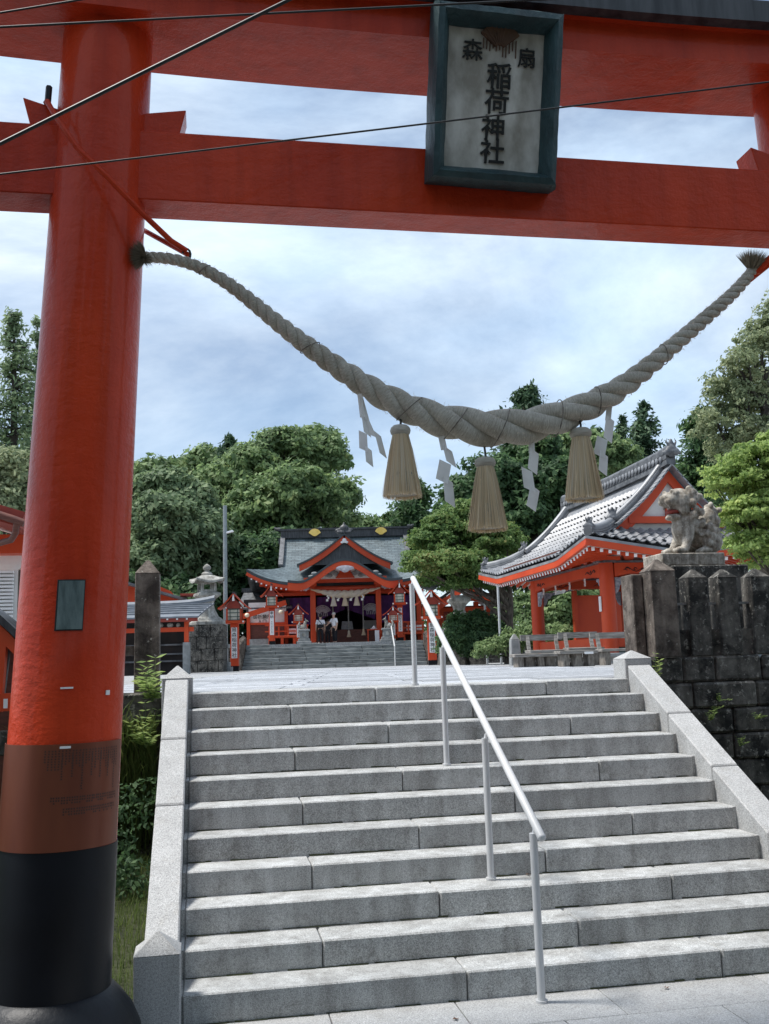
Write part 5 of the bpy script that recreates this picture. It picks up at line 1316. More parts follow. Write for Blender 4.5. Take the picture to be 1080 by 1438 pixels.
# walls, interior
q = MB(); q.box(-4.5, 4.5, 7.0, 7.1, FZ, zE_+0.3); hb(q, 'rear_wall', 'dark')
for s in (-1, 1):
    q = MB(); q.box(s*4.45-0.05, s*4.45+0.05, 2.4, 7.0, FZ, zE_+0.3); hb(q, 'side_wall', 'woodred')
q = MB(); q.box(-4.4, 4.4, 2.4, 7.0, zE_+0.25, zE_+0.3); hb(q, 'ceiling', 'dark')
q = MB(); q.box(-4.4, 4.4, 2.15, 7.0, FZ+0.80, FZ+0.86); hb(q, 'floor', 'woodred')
q = MB(); q.box(-4.4, -PXH-0.1, 2.2, 2.25, FZ, FZ+0.79); q2 = MB(); q2.box(PXH+0.1, 4.4, 2.2, 2.25, FZ, FZ+0.79); hb(q, 'floor_skirt', 'woodred'); hb(q2, 'floor_skirt', 'woodred')
for k in range(5):
    q = MB(); q.box(-PXH+0.05, PXH-0.05, 0.9+0.27*k, 1.17+0.27*k+0.03, FZ, FZ+0.165*(k+1)-0.003); hb(q, 'wooden_step', 'woodred', bevel=0.008)
for s, a_, b_ in ((-1, 447, 469), (1, 511, 531)):
    q = MB(); q.box(hp_(a_, 880, 60).x, hp_(b_, 880, 60).x, 3.9, 3.95, FZ+0.9, hz(872, 60)); hb(q, 'white_panel', 'white')
q = MB(); q.prism([(-0.3, FZ+0.86), (-0.25, FZ+1.35), (0.35, FZ+1.35), (0.4, FZ+0.86)], 2.5, 3.0); hb(q, 'offertory_box', 'greystone')
# curtains with fan crests
zc_t = hz(838, 58.3)
def curtain(xa, xb, za, zb, y, name='curtain'):
    n = 40
    def fn(u, v):
        x = xa+(xb-xa)*u; zt2 = zc_t; zb2 = za+(zb-za)*u
        return Vector((x, y+0.05*math.sin(u*abs(xb-xa)*7)*(0.3+0.7*v)+0.02*math.sin(u*31), zt2+(zb2-zt2)*v))
    q = MB(); q.sheet(fn, n, 6); o = hb(q, name, 'purple', fix=False); o.data.polygons.foreach_set('use_smooth', [True]*len(o.data.polygons)); return o
zl = hz(876, 58.3)
cL = curtain(hp_(401, 850, 58.3).x, -PXH+0.1, zl, zl, 2.0); cR = curtain(PXH-0.1, hp_(578, 850, 58.3).x, zl, zl, 2.0)
c1 = curtain(-PXH+0.15, -0.05, zl+0.2, zc_t-0.75, 2.05); c2 = curtain(0.05, PXH-0.15, zc_t-0.75, zl+0.2, 2.05)
def fan_crest(par, cx, cz, r_, y):
    q = MB()
    for k in range(13):
        a = R(25+k*130/12); q.bar((cx+0.25*r_*math.cos(a), y, cz+0.25*r_*math.sin(a)), (cx+r_*math.cos(a), y, cz+r_*math.sin(a)), 0.045, 0.02, (0,1,0))
    for rad in (0.3, 0.62, 0.8, 0.98):
        pts = [(cx+rad*r_*math.cos(a), y-0.012, cz+rad*r_*math.sin(a)) for a in np.linspace(R(25), R(155), 16)]; q.tube(pts, 0.022, 4)
    for k in range(6):
        q.tube([(cx-0.5*r_+0.2*r_*k, y, cz+0.1), (cx-0.5*r_+0.2*r_*k+0.03, y, cz-0.12)], [0.015, 0.03], 4)
    hbuild(q, 'fan_crest', 'crest', par, 0, 0, FZ, fix=False)
fan_crest(c1, hp_(453, 862, 58.2).x, hz(862, 58.2), 0.52, 1.93); fan_crest(c2, hp_(521, 861, 58.2).x, hz(861, 58.2), 0.52, 1.93)
# deck railings
for s in (-1, 1):
    xa, xb = (hp_(376, 880, 56.5).x, -PXH-0.3) if s < 0 else (PXH+0.75, hp_(596, 880, 56.5).x)
    dk = FZ+0.55
    q = MB(); q.box(xa, xb, 0.35, 2.1, dk-0.12, dk); hb(q, 'deck', 'redfar', bevel=0.01)
    for i in range(4): x = xa+0.12+(xb-xa-0.24)*i/3; q = MB(); q.box(x-0.08, x+0.08, 0.42, 0.58, FZ, dk-0.121); hb(q, 'deck_post', 'redfar')
    for zz, w in ((0.25, 0.07), (0.55, 0.09)): q = MB(); q.bar((xa-0.15, 0.45, dk+zz+(0.06 if zz > .5 else 0)), (xb, 0.45, dk+zz), w, w); hb(q, 'deck_rail', 'redfar')
    for i in range(5): x = xa+0.1+(xb-xa-0.2)*i/4; q = MB(); q.box(x-0.045, x+0.045, 0.405, 0.495, dk+0.001, dk+0.52); hb(q, 'baluster', 'redfar')
    q = MB(); q.box((xa+xb)/2-0.05, xb-0.05, 1.2, 1.24, dk+0.12, dk+0.42); hb(q, 'white_notice', 'whitepaint')
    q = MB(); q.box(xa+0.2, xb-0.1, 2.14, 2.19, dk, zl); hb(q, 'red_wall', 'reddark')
# hall rope, tassels, papers, bell ropes
hr = hall_thing('shimenawa_rope', 'pale straw rope strung between the hall porch pillars', 'rope', 0, -0.25, zTop)
pts = [(-PXH-0.1+(2*PXH+0.2)*u, -0.27, hz(827, 56)-0.32*math.sin(math.pi*u)) for u in np.linspace(0, 1, 30)]
for k in range(2):
    pp = [(p[0], p[1]+0.07*math.sin(math.pi*i/29)*math.sin(i*1.1+math.pi*k), p[2]+0.09*math.sin(math.pi*i/29)*math.cos(i*1.1+math.pi*k)) for i, p in enumerate(pts)]
    q = MB(); q.tube(pp, [0.04+0.12*math.sin(math.pi*i/29)**1.2 for i in range(30)], 10); o = hbuild(q, 'strand', 'straw', hr, 0, -0.25, zTop, smooth=60)
for px_ in (468.5, 484.5, 501):
    x = hp_(px_, 845, 55.7).x; z = hz(834, 55.7)-0.05
    q = MB(); q.lathe([(0.02, 0.1), (0.1, 0.06), (0.11, 0), (0.08, -0.05), (0.14, -0.32), (0.19, -0.52), (0.02, -0.52)], 12, (x, -0.27, z-0.1)); o = hbuild(q, 'hall_tassel', 'straw', hr, 0, -0.25, zTop, smooth=50)
for px_ in (460, 475, 493, 509):
    x = hp_(px_, 845, 55.7).x; z = hz(834, 55.7)
    q = MB()
    for k in range(3): q.box(x-0.05+0.05*(k%2)-(0.03 if k == 2 else 0), x+0.05+0.05*(k%2), -0.275, -0.268+0.001*k, z-0.13*(k+1), z-0.13*k)
    hbuild(q, 'paper_streamer', 'paper', hr, 0, -0.25, zTop)
for px_, yb2 in ((468, 893), (489.5, 895), (510, 893)):
    br = hall_thing('bell_rope', {468:'tasselled bell rope nearest the man in white shirt', 489.5:'middle tasselled bell rope before the offertory box', 510:'tasselled bell rope nearest the low red table'}[px_], 'bell rope', hp_(px_, 870, 57.2).x, 1.0, FZ, group='bell ropes of the hall')
    x = hp_(px_, 870, 57.2).x; zt2, zb2 = hz(840, 57.2), hz(yb2, 57.2)
    q = MB(); q.tube([(x, 0.75, zt2), (x, 0.75, zb2+0.35)], 0.035, 8); hbuild(q, 'rope', 'greywood', br, x, 1.0, FZ)
    q = MB(); q.lathe([(0.03, 0.38), (0.06, 0.33), (0.07, 0.2), (0.13, 0)], 10, (x, 0.75, zb2)); hbuild(q, 'tassel', 'straw', br, x, 1.0, FZ)
    q = MB(); ball(q, (x, 0.75, zt2+0.1), 0.13); hbuild(q, 'bell', 'gold', br, x, 1.0, FZ, smooth=60)
# low red table and sign board at right pillar
x = hp_(525, 890, 55.6).x; tb = hall_thing('offering_table', 'small red table with white offering dish by the hall pillar', 'table', x, -0.6, FZ)
q = MB(); q.box(x-0.38, x+0.38, -0.8, -0.4, FZ+0.68, FZ+0.73); hbuild(q, 'top', 'redfar', tb, x, -0.6, FZ)
for sx in (-1, 1):
    for sy in (-0.76, -0.44): q = MB(); q.box(x+sx*0.33-0.03, x+sx*0.33+0.03, sy-0.03, sy+0.03, FZ, FZ+0.679); hbuild(q, 'leg', 'redfar', tb, x, -0.6, FZ)
q = MB(); q.lathe([(0.16, 0), (0.2, 0.04), (0.1, 0.09), (0.03, 0.2)], 12, (x, -0.6, FZ+0.731)); hbuild(q, 'dish', 'whitepaint', tb, x, -0.6, FZ)
x = hp_(529.5, 893, 55.2).x; sg_ = hall_thing('sign_board', 'upright white board with black characters before the red table', 'sign', x, -1.0, FZ)
q = MB(); q.box(x-0.12, x+0.12, -1.02, -0.98, FZ, FZ+0.66); hbuild(q, 'board', 'whitepaint', sg_, x, -1.0, FZ)
# annex with entrance sign at left
AX = hall_thing('shrine_annex', 'low annex with grey roof and white entrance sign left of the hall', 'annex', -6.2, 2.5, FZ)
def ab(q, name, mat, **k): return hbuild(q, name, mat, AX, -6.2, 2.5, FZ, **k)
xa, xb = hp_(349, 880, 57.5).x, hp_(402, 880, 57.5).x
q = MB(); q.box(xa, xb, 1.6, 1.7, hz(872, 57.5), hz(850, 57.5)+0.3); ab(q, 'sign_wall', 'white')
q = MB(); q.box(xa, xb, 1.62, 1.72, FZ, hz(872, 57.5)-0.001); ab(q, 'shutter_wall', 'woodred')
q = MB(); q.box(xa, xb, 1.50, 1.60, hz(874, 57.5), hz(871, 57.5)); ab(q, 'sill_beam', 'redfar')
for x in (xa, xb): q = MB(); q.box(x-0.1, x+0.1, 1.45, 1.65, FZ-0.2, hz(856, 57.5)); ab(q, 'post', 'redfar')
q = MB(); q.box(xa+0.1, xb-0.8, 1.0, 1.5, FZ-0.02, FZ+0.42); ab(q, 'stone_step', 'greystone')
a, b = hp_(341, 866, 57), hp_(402, 846, 57)
q = MB(); q.bar((a.x, 1.0, a.z), (b.x, 1.0, b.z), 0.1, 0.3, (0,0,1)); ab(q, 'sloping_beam', 'redfar')
ra_, rb2 = hp_(332, 850, 59), hp_(412, 850, 59); zt2, zb2 = hz(828, 60.5), hz(851, 58.6)
def ar(u, v): return Vector((ra_.x+(rb2.x-ra_.x)*u+0.35*v*(1-u), 1.6+2.6*v, zb2+(zt2-zb2)*(0.55*v+0.45*v*v)))
q = MB(); q.sheet(ar, 12, 8, 0.1); ab(q, 'roof', 'shingle_plain' if 'shingle_plain' in M else 'tiledark')
q = MB(); q.box(ra_.x+0.2, rb2.x, 4.1, 4.4, zt2-0.02, zt2+0.22); ab(q, 'ridge', 'kasagi')
q = MB(); q.box(xa-0.3, xb+0.2, 1.8, 8, hz(850, 57.5), hz(850, 57.5)+0.5); ab(q, 'upper_wall', 'dark')
text_on('sign_text', '御祈願所\n入口', 0.27, M['ink'], AX, (hp_(368, 866, 57.5).x+6.2, 1.59-2.5, hz(866.5, 57.5)-FZ), bold=0.002, space=1.0)
for px_, lab in ((347, 'round white lamp under the annex eave end'), (394.5, 'lit warm lamp under the annex eave by the curtain')):
    p = hp_(px_, 864 if px_ < 350 else 859.5, 57); lt = hall_thing('hanging_lamp', lab, 'lamp', p.x, p.y, p.z)
    q = MB(); ball(q, p, (0.15, 0.15, 0.13)); o = hbuild(q, 'globe', 'lamp', lt, p.x, p.y, p.z, smooth=60)
    q = MB(); q.tube([(p.x, p.y, p.z+0.12), (p.x, p.y, p.z+0.4)], 0.03, 6); hbuild(q, 'stem', 'tiledark', lt, p.x, p.y, p.z)

# ---- red lanterns
def red_lantern(px, yb_, yt, D, wbox, txt, label, small=False, zb=None):
    p = D2(px, yb_, D); z0 = zb if zb is not None else p.z; H = D2(px, yt, D).z-z0; k = D/F_PX*1.0; w = wbox*k/2
    t = thing('red_lantern', label, 'lantern', (p.x, p.y, z0), HRZ, group='red wooden lanterns before the hall')
    hb_ = H*(0.30 if not small else 0.34); zb1 = H*0.60 if not small else H*0.52; rf = H-zb1-hb_*0.62
    def B(q, n, m, par=t, **kk): return q.build(n, M[m] if isinstance(m, str) else m, par, local=True, **kk)
    pw = w*0.52
    q = MB(); q.box(-pw*1.05, pw*1.05, -pw*1.05, pw*1.05, -0.05, H*0.06); B(q, 'black_foot', 'black')
    q = MB(); q.box(-pw, pw, -pw, pw, H*0.06+0.001, zb1); po = B(q, 'post', 'redfar', bevel=0.012)
    q = MB(); q.frustum(0, 0, zb1+0.001, zb1+hb_*0.12, w*1.15, w*1.15, w*1.32, w*1.32); B(q, 'tray', 'redfar')
    zc, zd = zb1+hb_*0.12+0.001, zb1+hb_*0.62
    q = MB(); q.box(-w*0.82, w*0.82, -w*0.82, w*0.82, zc+0.01, zd-0.01); bxo = B(q, 'paper_box', 'shoji')
    for sx in (-1, 1):
        for sy in (-1, 1): q = MB(); q.box(sx*w*0.9-w*0.1, sx*w*0.9+w*0.1, sy*w*0.9-w*0.1, sy*w*0.9+w*0.1, zc, zd); B(q, 'corner_post', 'redfar', bxo)
    for ax in (0, 1):
        for s in (-1, 1):
            q = MB()
            for f in (-0.33, 0.33): q.box(f*w*1.5-w*0.04, f*w*1.5+w*0.04, s*w*0.86-0.012, s*w*0.86+0.012, zc, zd)
            for f in (0.33, 0.66): zz = zc+(zd-zc)*f; q.box(-w*0.8, w*0.8, s*w*0.86-0.010, s*w*0.86+0.010, zz-w*0.04, zz+w*0.04)
            for zz in (zc+w*0.05, zd-w*0.05): q.box(-w*0.8, w*0.8, s*w*0.87-0.014, s*w*0.87+0.014, zz-w*0.07, zz+w*0.07)
            if ax: q.v = [(-v[1], v[0], v[2]) for v in q.v]
            B(q, 'lattice', 'lattice' if not small else 'reddark', bxo)
    # gabled roof
    for s in (-1, 1):
        q = MB(); n = 6
        def rf_(u, v, s=s): return Vector((s*w*2.05*(1-u), (v-0.5)*w*3.0, zd+(H-zd)*(0.93*(u**1.25))+0.10*w*(1-u)**2))
        q.sheet(rf_, 8, 2, w*0.14); B(q, 'roof_slope', 'redfar')
        q = MB(); q.sheet(lambda u, v, s=s: rf_(u, v)+Vector((0, 0, 0.016)), 8, 2, 0.012); B(q, 'roof_sheet', 'reddark')
    q = MB(); q.box(-w*0.1, w*0.1, -w*1.55, w*1.55, H*0.985-w*0.1, H); B(q, 'ridge', 'kasagi')
    q = MB(); q.prism([(-w*1.2, zd+0.01), (w*1.2, zd+0.01), (0, zd+(H-zd)*0.72)], -w*1.0, w*1.0); B(q, 'gable', 'reddark')
    q = MB()
    for s in (-1, 1):
        q.box(s*w*1.25-0.03, s*w*1.25+0.03, -w*1.36, -w*1.33, zb1+hb_*0.03, zb1+hb_*0.10); q.box(s*w*1.0-0.03, s*w*1.0+0.03, -w*1.06, -w*1.02, zd+0.01, zd+0.07)
    q.prism([(-w*0.16, zd+(H-zd)*0.45), (w*0.16, zd+(H-zd)*0.45), (w*0.1, zd+(H-zd)*0.7), (0, zd+(H-zd)*0.85), (-w*0.1, zd+(H-zd)*0.7)], -w*1.5, -w*1.42); tag(B(q, 'white_fittings', 'whitepaint'), kind='stuff')
    pz0, pz1 = H*0.16, H*0.55 if not small else H*0.48
    q = MB(); q.box(-pw*0.72, pw*0.72, -pw-0.022, -pw-0.003, pz0, pz1); sgn = B(q, 'name_board', 'whitepaint')
    if txt:
        nch = len(txt); hh = (pz1-pz0)/max(nch, 3 if nch > 2 else 6)
        full = nch > 2; sz = min(pw*1.25, hh*0.95)
        zc_ = (pz0+pz1)/2 if full else pz1-hh*1.1
        for i, ch in enumerate(txt):
            zz = pz1-hh*(i+0.5) if full else pz1-sz*(0.62+i*1.05)
            text_on('character', ch, sz, M['ink'], sgn, (0, -pw-0.026, zz), bold=0.001)
        if not full:
            q = MB(); zz = pz1-sz*2.9
            while zz > pz0+0.06: q.box(-pw*0.16+random.uniform(-.01,.01), pw*0.16, -pw-0.026, -pw-0.0225, zz-0.05, zz); zz -= 0.085
            tag(B(q, 'small_writing', 'greystone', sgn), kind='stuff')
    return t
red_lantern(330, 943, 832, 45.0, 21, '扇森稲荷神社', 'large red lantern with shrine name board standing left of the far steps', zb=PLAZA)
red_lantern(608, 938, 827, 46.0, 22, '扇森稲荷神社', 'large red lantern right of the far steps behind the handrail', zb=PLAZA)
red_lantern(382.5, 908, 820, 54.0, 15, '奉納', 'tall red lantern in front of the annex entrance sign', zb=FZ)
red_lantern(563, 908, 816, 54.0, 15, '奉納', 'tall red lantern overlapped by the smaller lantern by the hall', zb=FZ)
red_lantern(420, 906, 848, 53.6, 13.5, '奉納', 'small red lantern beside the white fox before the purple curtain', True, zb=FZ)
red_lantern(553, 906, 850, 53.4, 13.5, '奉納', 'small red lantern before the taller one right of the porch', True, zb=FZ)

# ---- fox statues on pedestals
def fox(px, yb_, ytop, yped, D, face, label, mat='palestone', bib=False, zb=None):
    p = D2(px, yb_, D); z0 = zb; zp = D2(px, yped, D).z-z0; h = D2(px, ytop, D).z-z0-zp
    pd = thing('stone_pedestal', 'grey pedestal under the '+label, 'pedestal', (p.x, p.y, z0), HRZ, group='fox statue pedestals')
    w = h*0.42
    def B(q, n, m, par=pd, **kk): return q.build(n, M[m], par, local=True, **kk)
    q = MB(); q.box(-w*1.5, w*1.5, -w*1.3, w*1.3, -0.03, zp*0.16); B(q, 'lower_slab', 'greystone', bevel=0.015)
    q = MB(); q.box(-w*1.25, w*1.25, -w*1.05, w*1.05, zp*0.16+0.001, zp*0.34); B(q, 'middle_slab', 'greystone', bevel=0.015)
    q = MB(); q.box(-w*0.95, w*0.95, -w*0.8, w*0.8, zp*0.34+0.001, zp*0.86); B(q, 'shaft', 'greystone', bevel=0.015)
    q = MB(); q.box(-w*1.2, w*1.2, -w*1.0, w*1.0, zp*0.86+0.001, zp); B(q, 'cap_slab', 'greystone', bevel=0.015)
    q = MB(); q.lathe([(w*0.42, 0), (w*0.42, 0.012)], 18, M=Matrix.Translation((0, -w*0.8-0.001, zp*0.6)) @ Matrix.Rotation(R(90), 4, 'X')); B(q, 'round_emblem', 'palestone')
    f = thing('fox_statue', label, 'statue', (p.x, p.y, z0+zp), HRZ, group='stone fox statues')
    q = MB(); s = face
    def b(x, z, rx, ry, rz, y=0, tilt=0): ball(q, (s*x*h, y*h, z*h), (rx*h, ry*h, rz*h), 12, 8, Matrix.Rotation(R(tilt)*s, 3, 'Y'))
    b(-0.10, 0.24, 0.24, 0.14, 0.18, 0, 30); b(0.08, 0.42, 0.14, 0.13, 0.24, 0, -14); b(0.15, 0.56, 0.10, 0.10, 0.16)
    b(0.20, 0.74, 0.13, 0.11, 0.11); b(0.33, 0.71, 0.10, 0.05, 0.045); b(0.40, 0.705, 0.03, 0.03, 0.025)
    for y in (-0.07, 0.07):
        q.tube([(s*0.16*h, y*h, 0.80*h), (s*0.13*h, y*1.15*h, 0.90*h), (s*0.11*h, y*1.2*h, 1.0*h)], [0.055*h, 0.04*h, 0.008*h], 7)
        q.tube([(s*0.14*h, y*h, 0.45*h), (s*0.19*h, y*h, 0.2*h), (s*0.21*h, y*h, 0.03*h)], [0.075*h, 0.05*h, 0.045*h], 8); b(0.25, 0.03, 0.07, 0.045, 0.035, y)
        b(-0.10, 0.16, 0.18, 0.06, 0.16, y*1.5); b(-0.02, 0.03, 0.14, 0.05, 0.035, y*1.6)
    q.tube([(-s*0.26*h, 0, 0.10*h), (-s*0.42*h, 0, 0.2*h), (-s*0.46*h, 0, 0.42*h), (-s*0.38*h, 0, 0.60*h), (-s*0.42*h, 0, 0.74*h)], [0.06*h, 0.085*h, 0.10*h, 0.08*h, 0.015*h], 9)
    remeshed('body', q, 0.026*h, M[mat], f, smooth_it=1)
    if bib:
        q = MB(); q.add([(s*0.10*h, -0.12*h, 0.66*h), (s*0.30*h, -0.10*h, 0.64*h), (s*0.30*h, 0.10*h, 0.64*h), (s*0.10*h, 0.12*h, 0.66*h), (s*0.27*h, -0.135*h, 0.42*h), (s*0.34*h, 0, 0.36*h), (s*0.27*h, 0.135*h, 0.42*h)], [(0,1,4), (1,5,4), (1,2,5), (2,6,5), (2,3,6), (0,3,2,1)]); q.build('bib', M['bibred'], f, local=True)
fox(310, 945, 880, 905, 44.0, 1, 'stone fox wearing a red bib left of the name board lantern', 'palestone', True, PLAZA)
fox(365.0+62.5, 908, 868, 884, 53.0, 1, 'pale stone fox left of the porch beside the small lantern', 'palestone', False, FZ)
fox(545, 908, 865, 882, 53.0, -1, 'pale stone fox right of the porch by the handrail pipe', 'palestone', False, FZ)
fox(628, 940, 877, 896, 44.5, -1, 'grey stone fox half hidden by the clipped bush', 'greystone', False, PLAZA)

# ---- stone lanterns
def stone_lantern(px, D, z0, H, label, rz=0.4):
    p = D2(px, 930, D); t = thing('stone_lantern', label, 'stone lantern', (p.x, p.y, z0), HRZ+rz)
    def B(q, n, **kk): return q.build(n, M['palestone'], t, local=True, **kk)
    s4 = R(45)
    q = MB(); q.lathe([(0.34*H, 0), (0.34*H, 0.05*H), (0.30*H, 0.07*H), (0.27*H, 0.10*H), (0.22*H, 0.13*H)], 4, rot=s4); B(q, 'base', bevel=0.01)
    q = MB(); q.lathe([(0.215*H, 0.131*H), (0.185*H, 0.18*H), (0.14*H, 0.27*H), (0.12*H, 0.34*H), (0.145*H, 0.40*H), (0.19*H, 0.435*H)], 4, rot=s4); B(q, 'shaft', smooth=30)
    q = MB(); q.lathe([(0.19*H, 0.436*H), (0.255*H, 0.475*H), (0.255*H, 0.51*H), (0.20*H, 0.535*H)], 4, rot=s4); B(q, 'platform')
    for sx in (-1, 1):
        for sy in (-1, 1): q = MB(); q.box(sx*0.105*H-0.022*H, sx*0.105*H+0.022*H, sy*0.105*H-0.022*H, sy*0.105*H+0.022*H, 0.536*H, 0.68*H); B(q, 'fire_box_post')
    for k in range(4):
        q = MB(); q.box(-0.082*H, 0.082*H, -0.118*H, -0.098*H, 0.536*H, 0.572*H); q.v = [tuple(Matrix.Rotation(k*R(90), 3, 'Z') @ Vector(v)) for v in q.v]; B(q, 'fire_box_sill')
    def cap(u, v):
        a = u*2*math.pi; c_ = max(abs(math.cos(a)), abs(math.sin(a))); cs = (1/c_-1)/0.4142
        r_ = (0.235/c_*(1-v)+0.075*v)*H; return Vector((r_*math.cos(a), r_*math.sin(a), (0.71+0.115*(v**0.8)+0.05*cs*(1-v)**3)*H))
    q = MB(); q.sheet(cap, 48, 8, 0.03*H); B(q, 'roof', smooth=35, fix=False)
    q = MB(); q.lathe([(0.08*H, 0.815*H), (0.095*H, 0.835*H), (0.07*H, 0.86*H), (0.04*H, 0.875*H), (0.035*H, 0.89*H), (0.062*H, 0.915*H), (0.066*H, 0.945*H), (0.045*H, 0.975*H), (0.008*H, 1.0*H)], 16); B(q, 'jewel', smooth=50)
    return t, p
zpl = D2(291, 878, 43).z
t, p = stone_lantern(291, 43.0, zpl, D2(291, 792, 43).z-zpl, 'pale stone lantern on a dark masonry plinth in front of the trees')
pl_ = thing('stone_plinth', 'blackened masonry plinth carrying the pale stone lantern', 'plinth', (p.x, p.y, PLAZA), HRZ)
rn = random.Random(8); z = PLAZA-0.03; wv_ = (318-268)/2*43/F_PX
while z < zpl-0.02:
    h = min((zpl-PLAZA)/4.0, zpl-z-0.001); x = -wv_
    while x < wv_-0.02:
        e = min(wv_, x+rn.uniform(0.4, 0.75)); e = wv_ if wv_-e < 0.2 else e
        q = MB(); q.box(x+0.008, e-0.008, -0.75+rn.uniform(-.02,.02), 0.75, z-PLAZA+0.006, z+h-PLAZA); q.build('stone', M['darkstone'], pl_, local=True, bevel=0.025); x = e
    z += h
zpl2 = D2(648, 885, 42).z
t, p = stone_lantern(648, 42.0, zpl2, D2(648, 800, 42).z-zpl2, 'grey stone lantern rising out of the clipped bush', 0.0)
pl_ = thing('stone_plinth', 'low stone base under the lantern in the clipped bush', 'plinth', (p.x, p.y, PLAZA), HRZ)
q = MB(); q.frustum(0, 0, -0.03, zpl2-PLAZA-0.001, 0.95, 0.95, 0.75, 0.75); q.build('block', M['darkstone'], pl_, local=True, bevel=0.03)

# ---- lamp pole
p = D2(317, 935, 49); lpole = thing('lamp_pole', 'tall grey steel lamp pole standing behind the large red lantern', 'street lamp', (p.x, p.y, PLAZA), HRZ)
Hh = D2(318, 710, 49).z-PLAZA
q = MB(); q.tube([(0, 0, -0.05), (0, 0, Hh)], [0.115, 0.10], 12); q.build('pole', M['pole'], lpole, local=True, smooth=40)
za = D2(318, 748, 49).z-PLAZA
q = MB(); q.tube([(0, 0, za-0.05), (0.2, 0, za+0.02)], 0.03, 6); q.build('arm', M['pole'], lpole, local=True)
q = MB(); q.frustum(0, 0, -0.05, 0.05, 0.2, 0.1, 0.16, 0.08, Matrix.Translation((0.24, 0, za+0.04)) @ Matrix.Rotation(R(-12), 4, 'Y')); q.build('lamp_head', M['whitepaint'], lpole, local=True, bevel=0.02)

# ---- small red building at left with blue grey roof
DB = 36.0
b0 = D2(250, 935, DB); sb_ = thing('small_shrine_building', 'open red shelter with ribbed blue grey roof behind the brown stone post', 'shelter', (b0.x, b0.y, PLAZA), HRZ)
kB = DB/F_PX
def sx_(px): return (px-250)*kB
def sz_(py): return D2(250, py, DB).z-PLAZA
def SB(q, n, m, **kk): return q.build(n, M[m], sb_, local=True, **kk)
q = MB(); q.sheet(lambda u, v: Vector((sx_(130)+(sx_(285+9*v)-sx_(130))*u, -1.2+2.4*v, sz_(868)+(sz_(845)-sz_(868))*(v**0.9))), 20, 6, 0.06); SB(q, 'roof', 'bluegrey')
q = MB()
for k in range(1, 6): v = k/6; q.bar((sx_(130), -1.2+2.4*v, sz_(868)+(sz_(845)-sz_(868))*(v**0.9)+0.02), (sx_(285+9*v), -1.2+2.4*v, sz_(868)+(sz_(845)-sz_(868))*(v**0.9)+0.02), 0.03, 0.05)
SB(q, 'roof_battens', 'bluegrey')
q = MB(); q.sheet(lambda u, v: Vector((sx_(130)+(sx_(294)-sx_(130))*u, 1.15+0.3*v, sz_(845)+0.02+0.18*u**6+0.1*(1-abs(2*v-1)))), 16, 4, 0.1); SB(q, 'ridge', 'bluegrey')
q = MB(); q.box(sx_(130), sx_(283), -1.12, -1.02, sz_(875), sz_(868.5)); SB(q, 'eave_beam', 'reddark')
q = MB(); q.box(sx_(130), sx_(275), -0.7, -0.5, sz_(888), sz_(882)); SB(q, 'lintel', 'redfar')
for px_ in (230, 243, 256, 269): q = MB(); q.box(sx_(px_)-0.03, sx_(px_)+0.03, -1.15, -1.122, sz_(872.5), sz_(870.3)); SB(q, 'white_fitting', 'whitepaint')
q = MB(); q.box(sx_(263), sx_(268.5), -0.75, -0.55, sz_(903), sz_(873)); SB(q, 'post', 'redfar')
q = MB(); q.box(sx_(261.5), sx_(270), -0.82, -0.48, -0.05, sz_(903)-0.001); SB(q, 'stone_post', 'greystone', bevel=0.01)
q = MB(); q.box(sx_(130), sx_(262), 0.4, 0.5, -0.03, sz_(870)); SB(q, 'rear_wall', 'dark')
for yy in (905, 918, 928): q = MB(); q.box(sx_(140), sx_(261), 0.2, 0.3, sz_(yy)-0.03, sz_(yy)+0.03); SB(q, 'inner_rail', 'tiledark')
for px_, w_ in ((231, 3), (243, 4.5), (254, 3)): 
    q = MB(); ball(q, (sx_(px_), -0.6, sz_(882)+0.08), (w_*kB, 0.08, 0.085)); SB(q, 'carved_ornament', 'palestone', smooth=60)
# roofs further back
bk_ = thing('shrine_building', 'red gabled shrine roof seen above the blue grey shelter', 'building', D2(240, 930, 48)); LOC[bk_.name].z = PLAZA; bk_.location.z = PLAZA
c0 = D2(215, 845, 48); c1_ = D2(240, 830, 48); c2_ = D2(252, 842, 48)
q = MB(); q.prism([(c0.x-3, c0.z-2.6), (c0.x-3, c0.z+0.5), (c1_.x-1, c1_.z+0.45), (c1_.x, c1_.z), (c2_.x, c2_.z-0.1), (c2_.x, c0.z-2.6)], c0.y, c0.y+3); q.build('wall', M['redfar'], bk_)
q = MB(); q.bar((c0.x-2, c0.y-0.3, c0.z+1.1), (c2_.x+0.35, c0.y-0.3, c2_.z-0.05), 1.2, 0.12); q.build('roof', M['tiledark'], bk_)
b2_ = thing('shrine_building', 'little dark red roof frame left of the stone lantern', 'building', D2(268, 930, 47)); LOC[b2_.name].z = PLAZA; b2_.location.z = PLAZA
a, b = D2(256, 845, 47), D2(278, 833, 47)
q = MB(); q.box(a.x, b.x, a.y, a.y+1.0, PLAZA, a.z); q.build('wall', M['reddark'], b2_)
q = MB(); q.box(a.x-0.1, b.x+0.1, a.y-0.1, a.y+1.1, b.z-0.1, b.z); q.build('roof', M['reddark'], b2_)
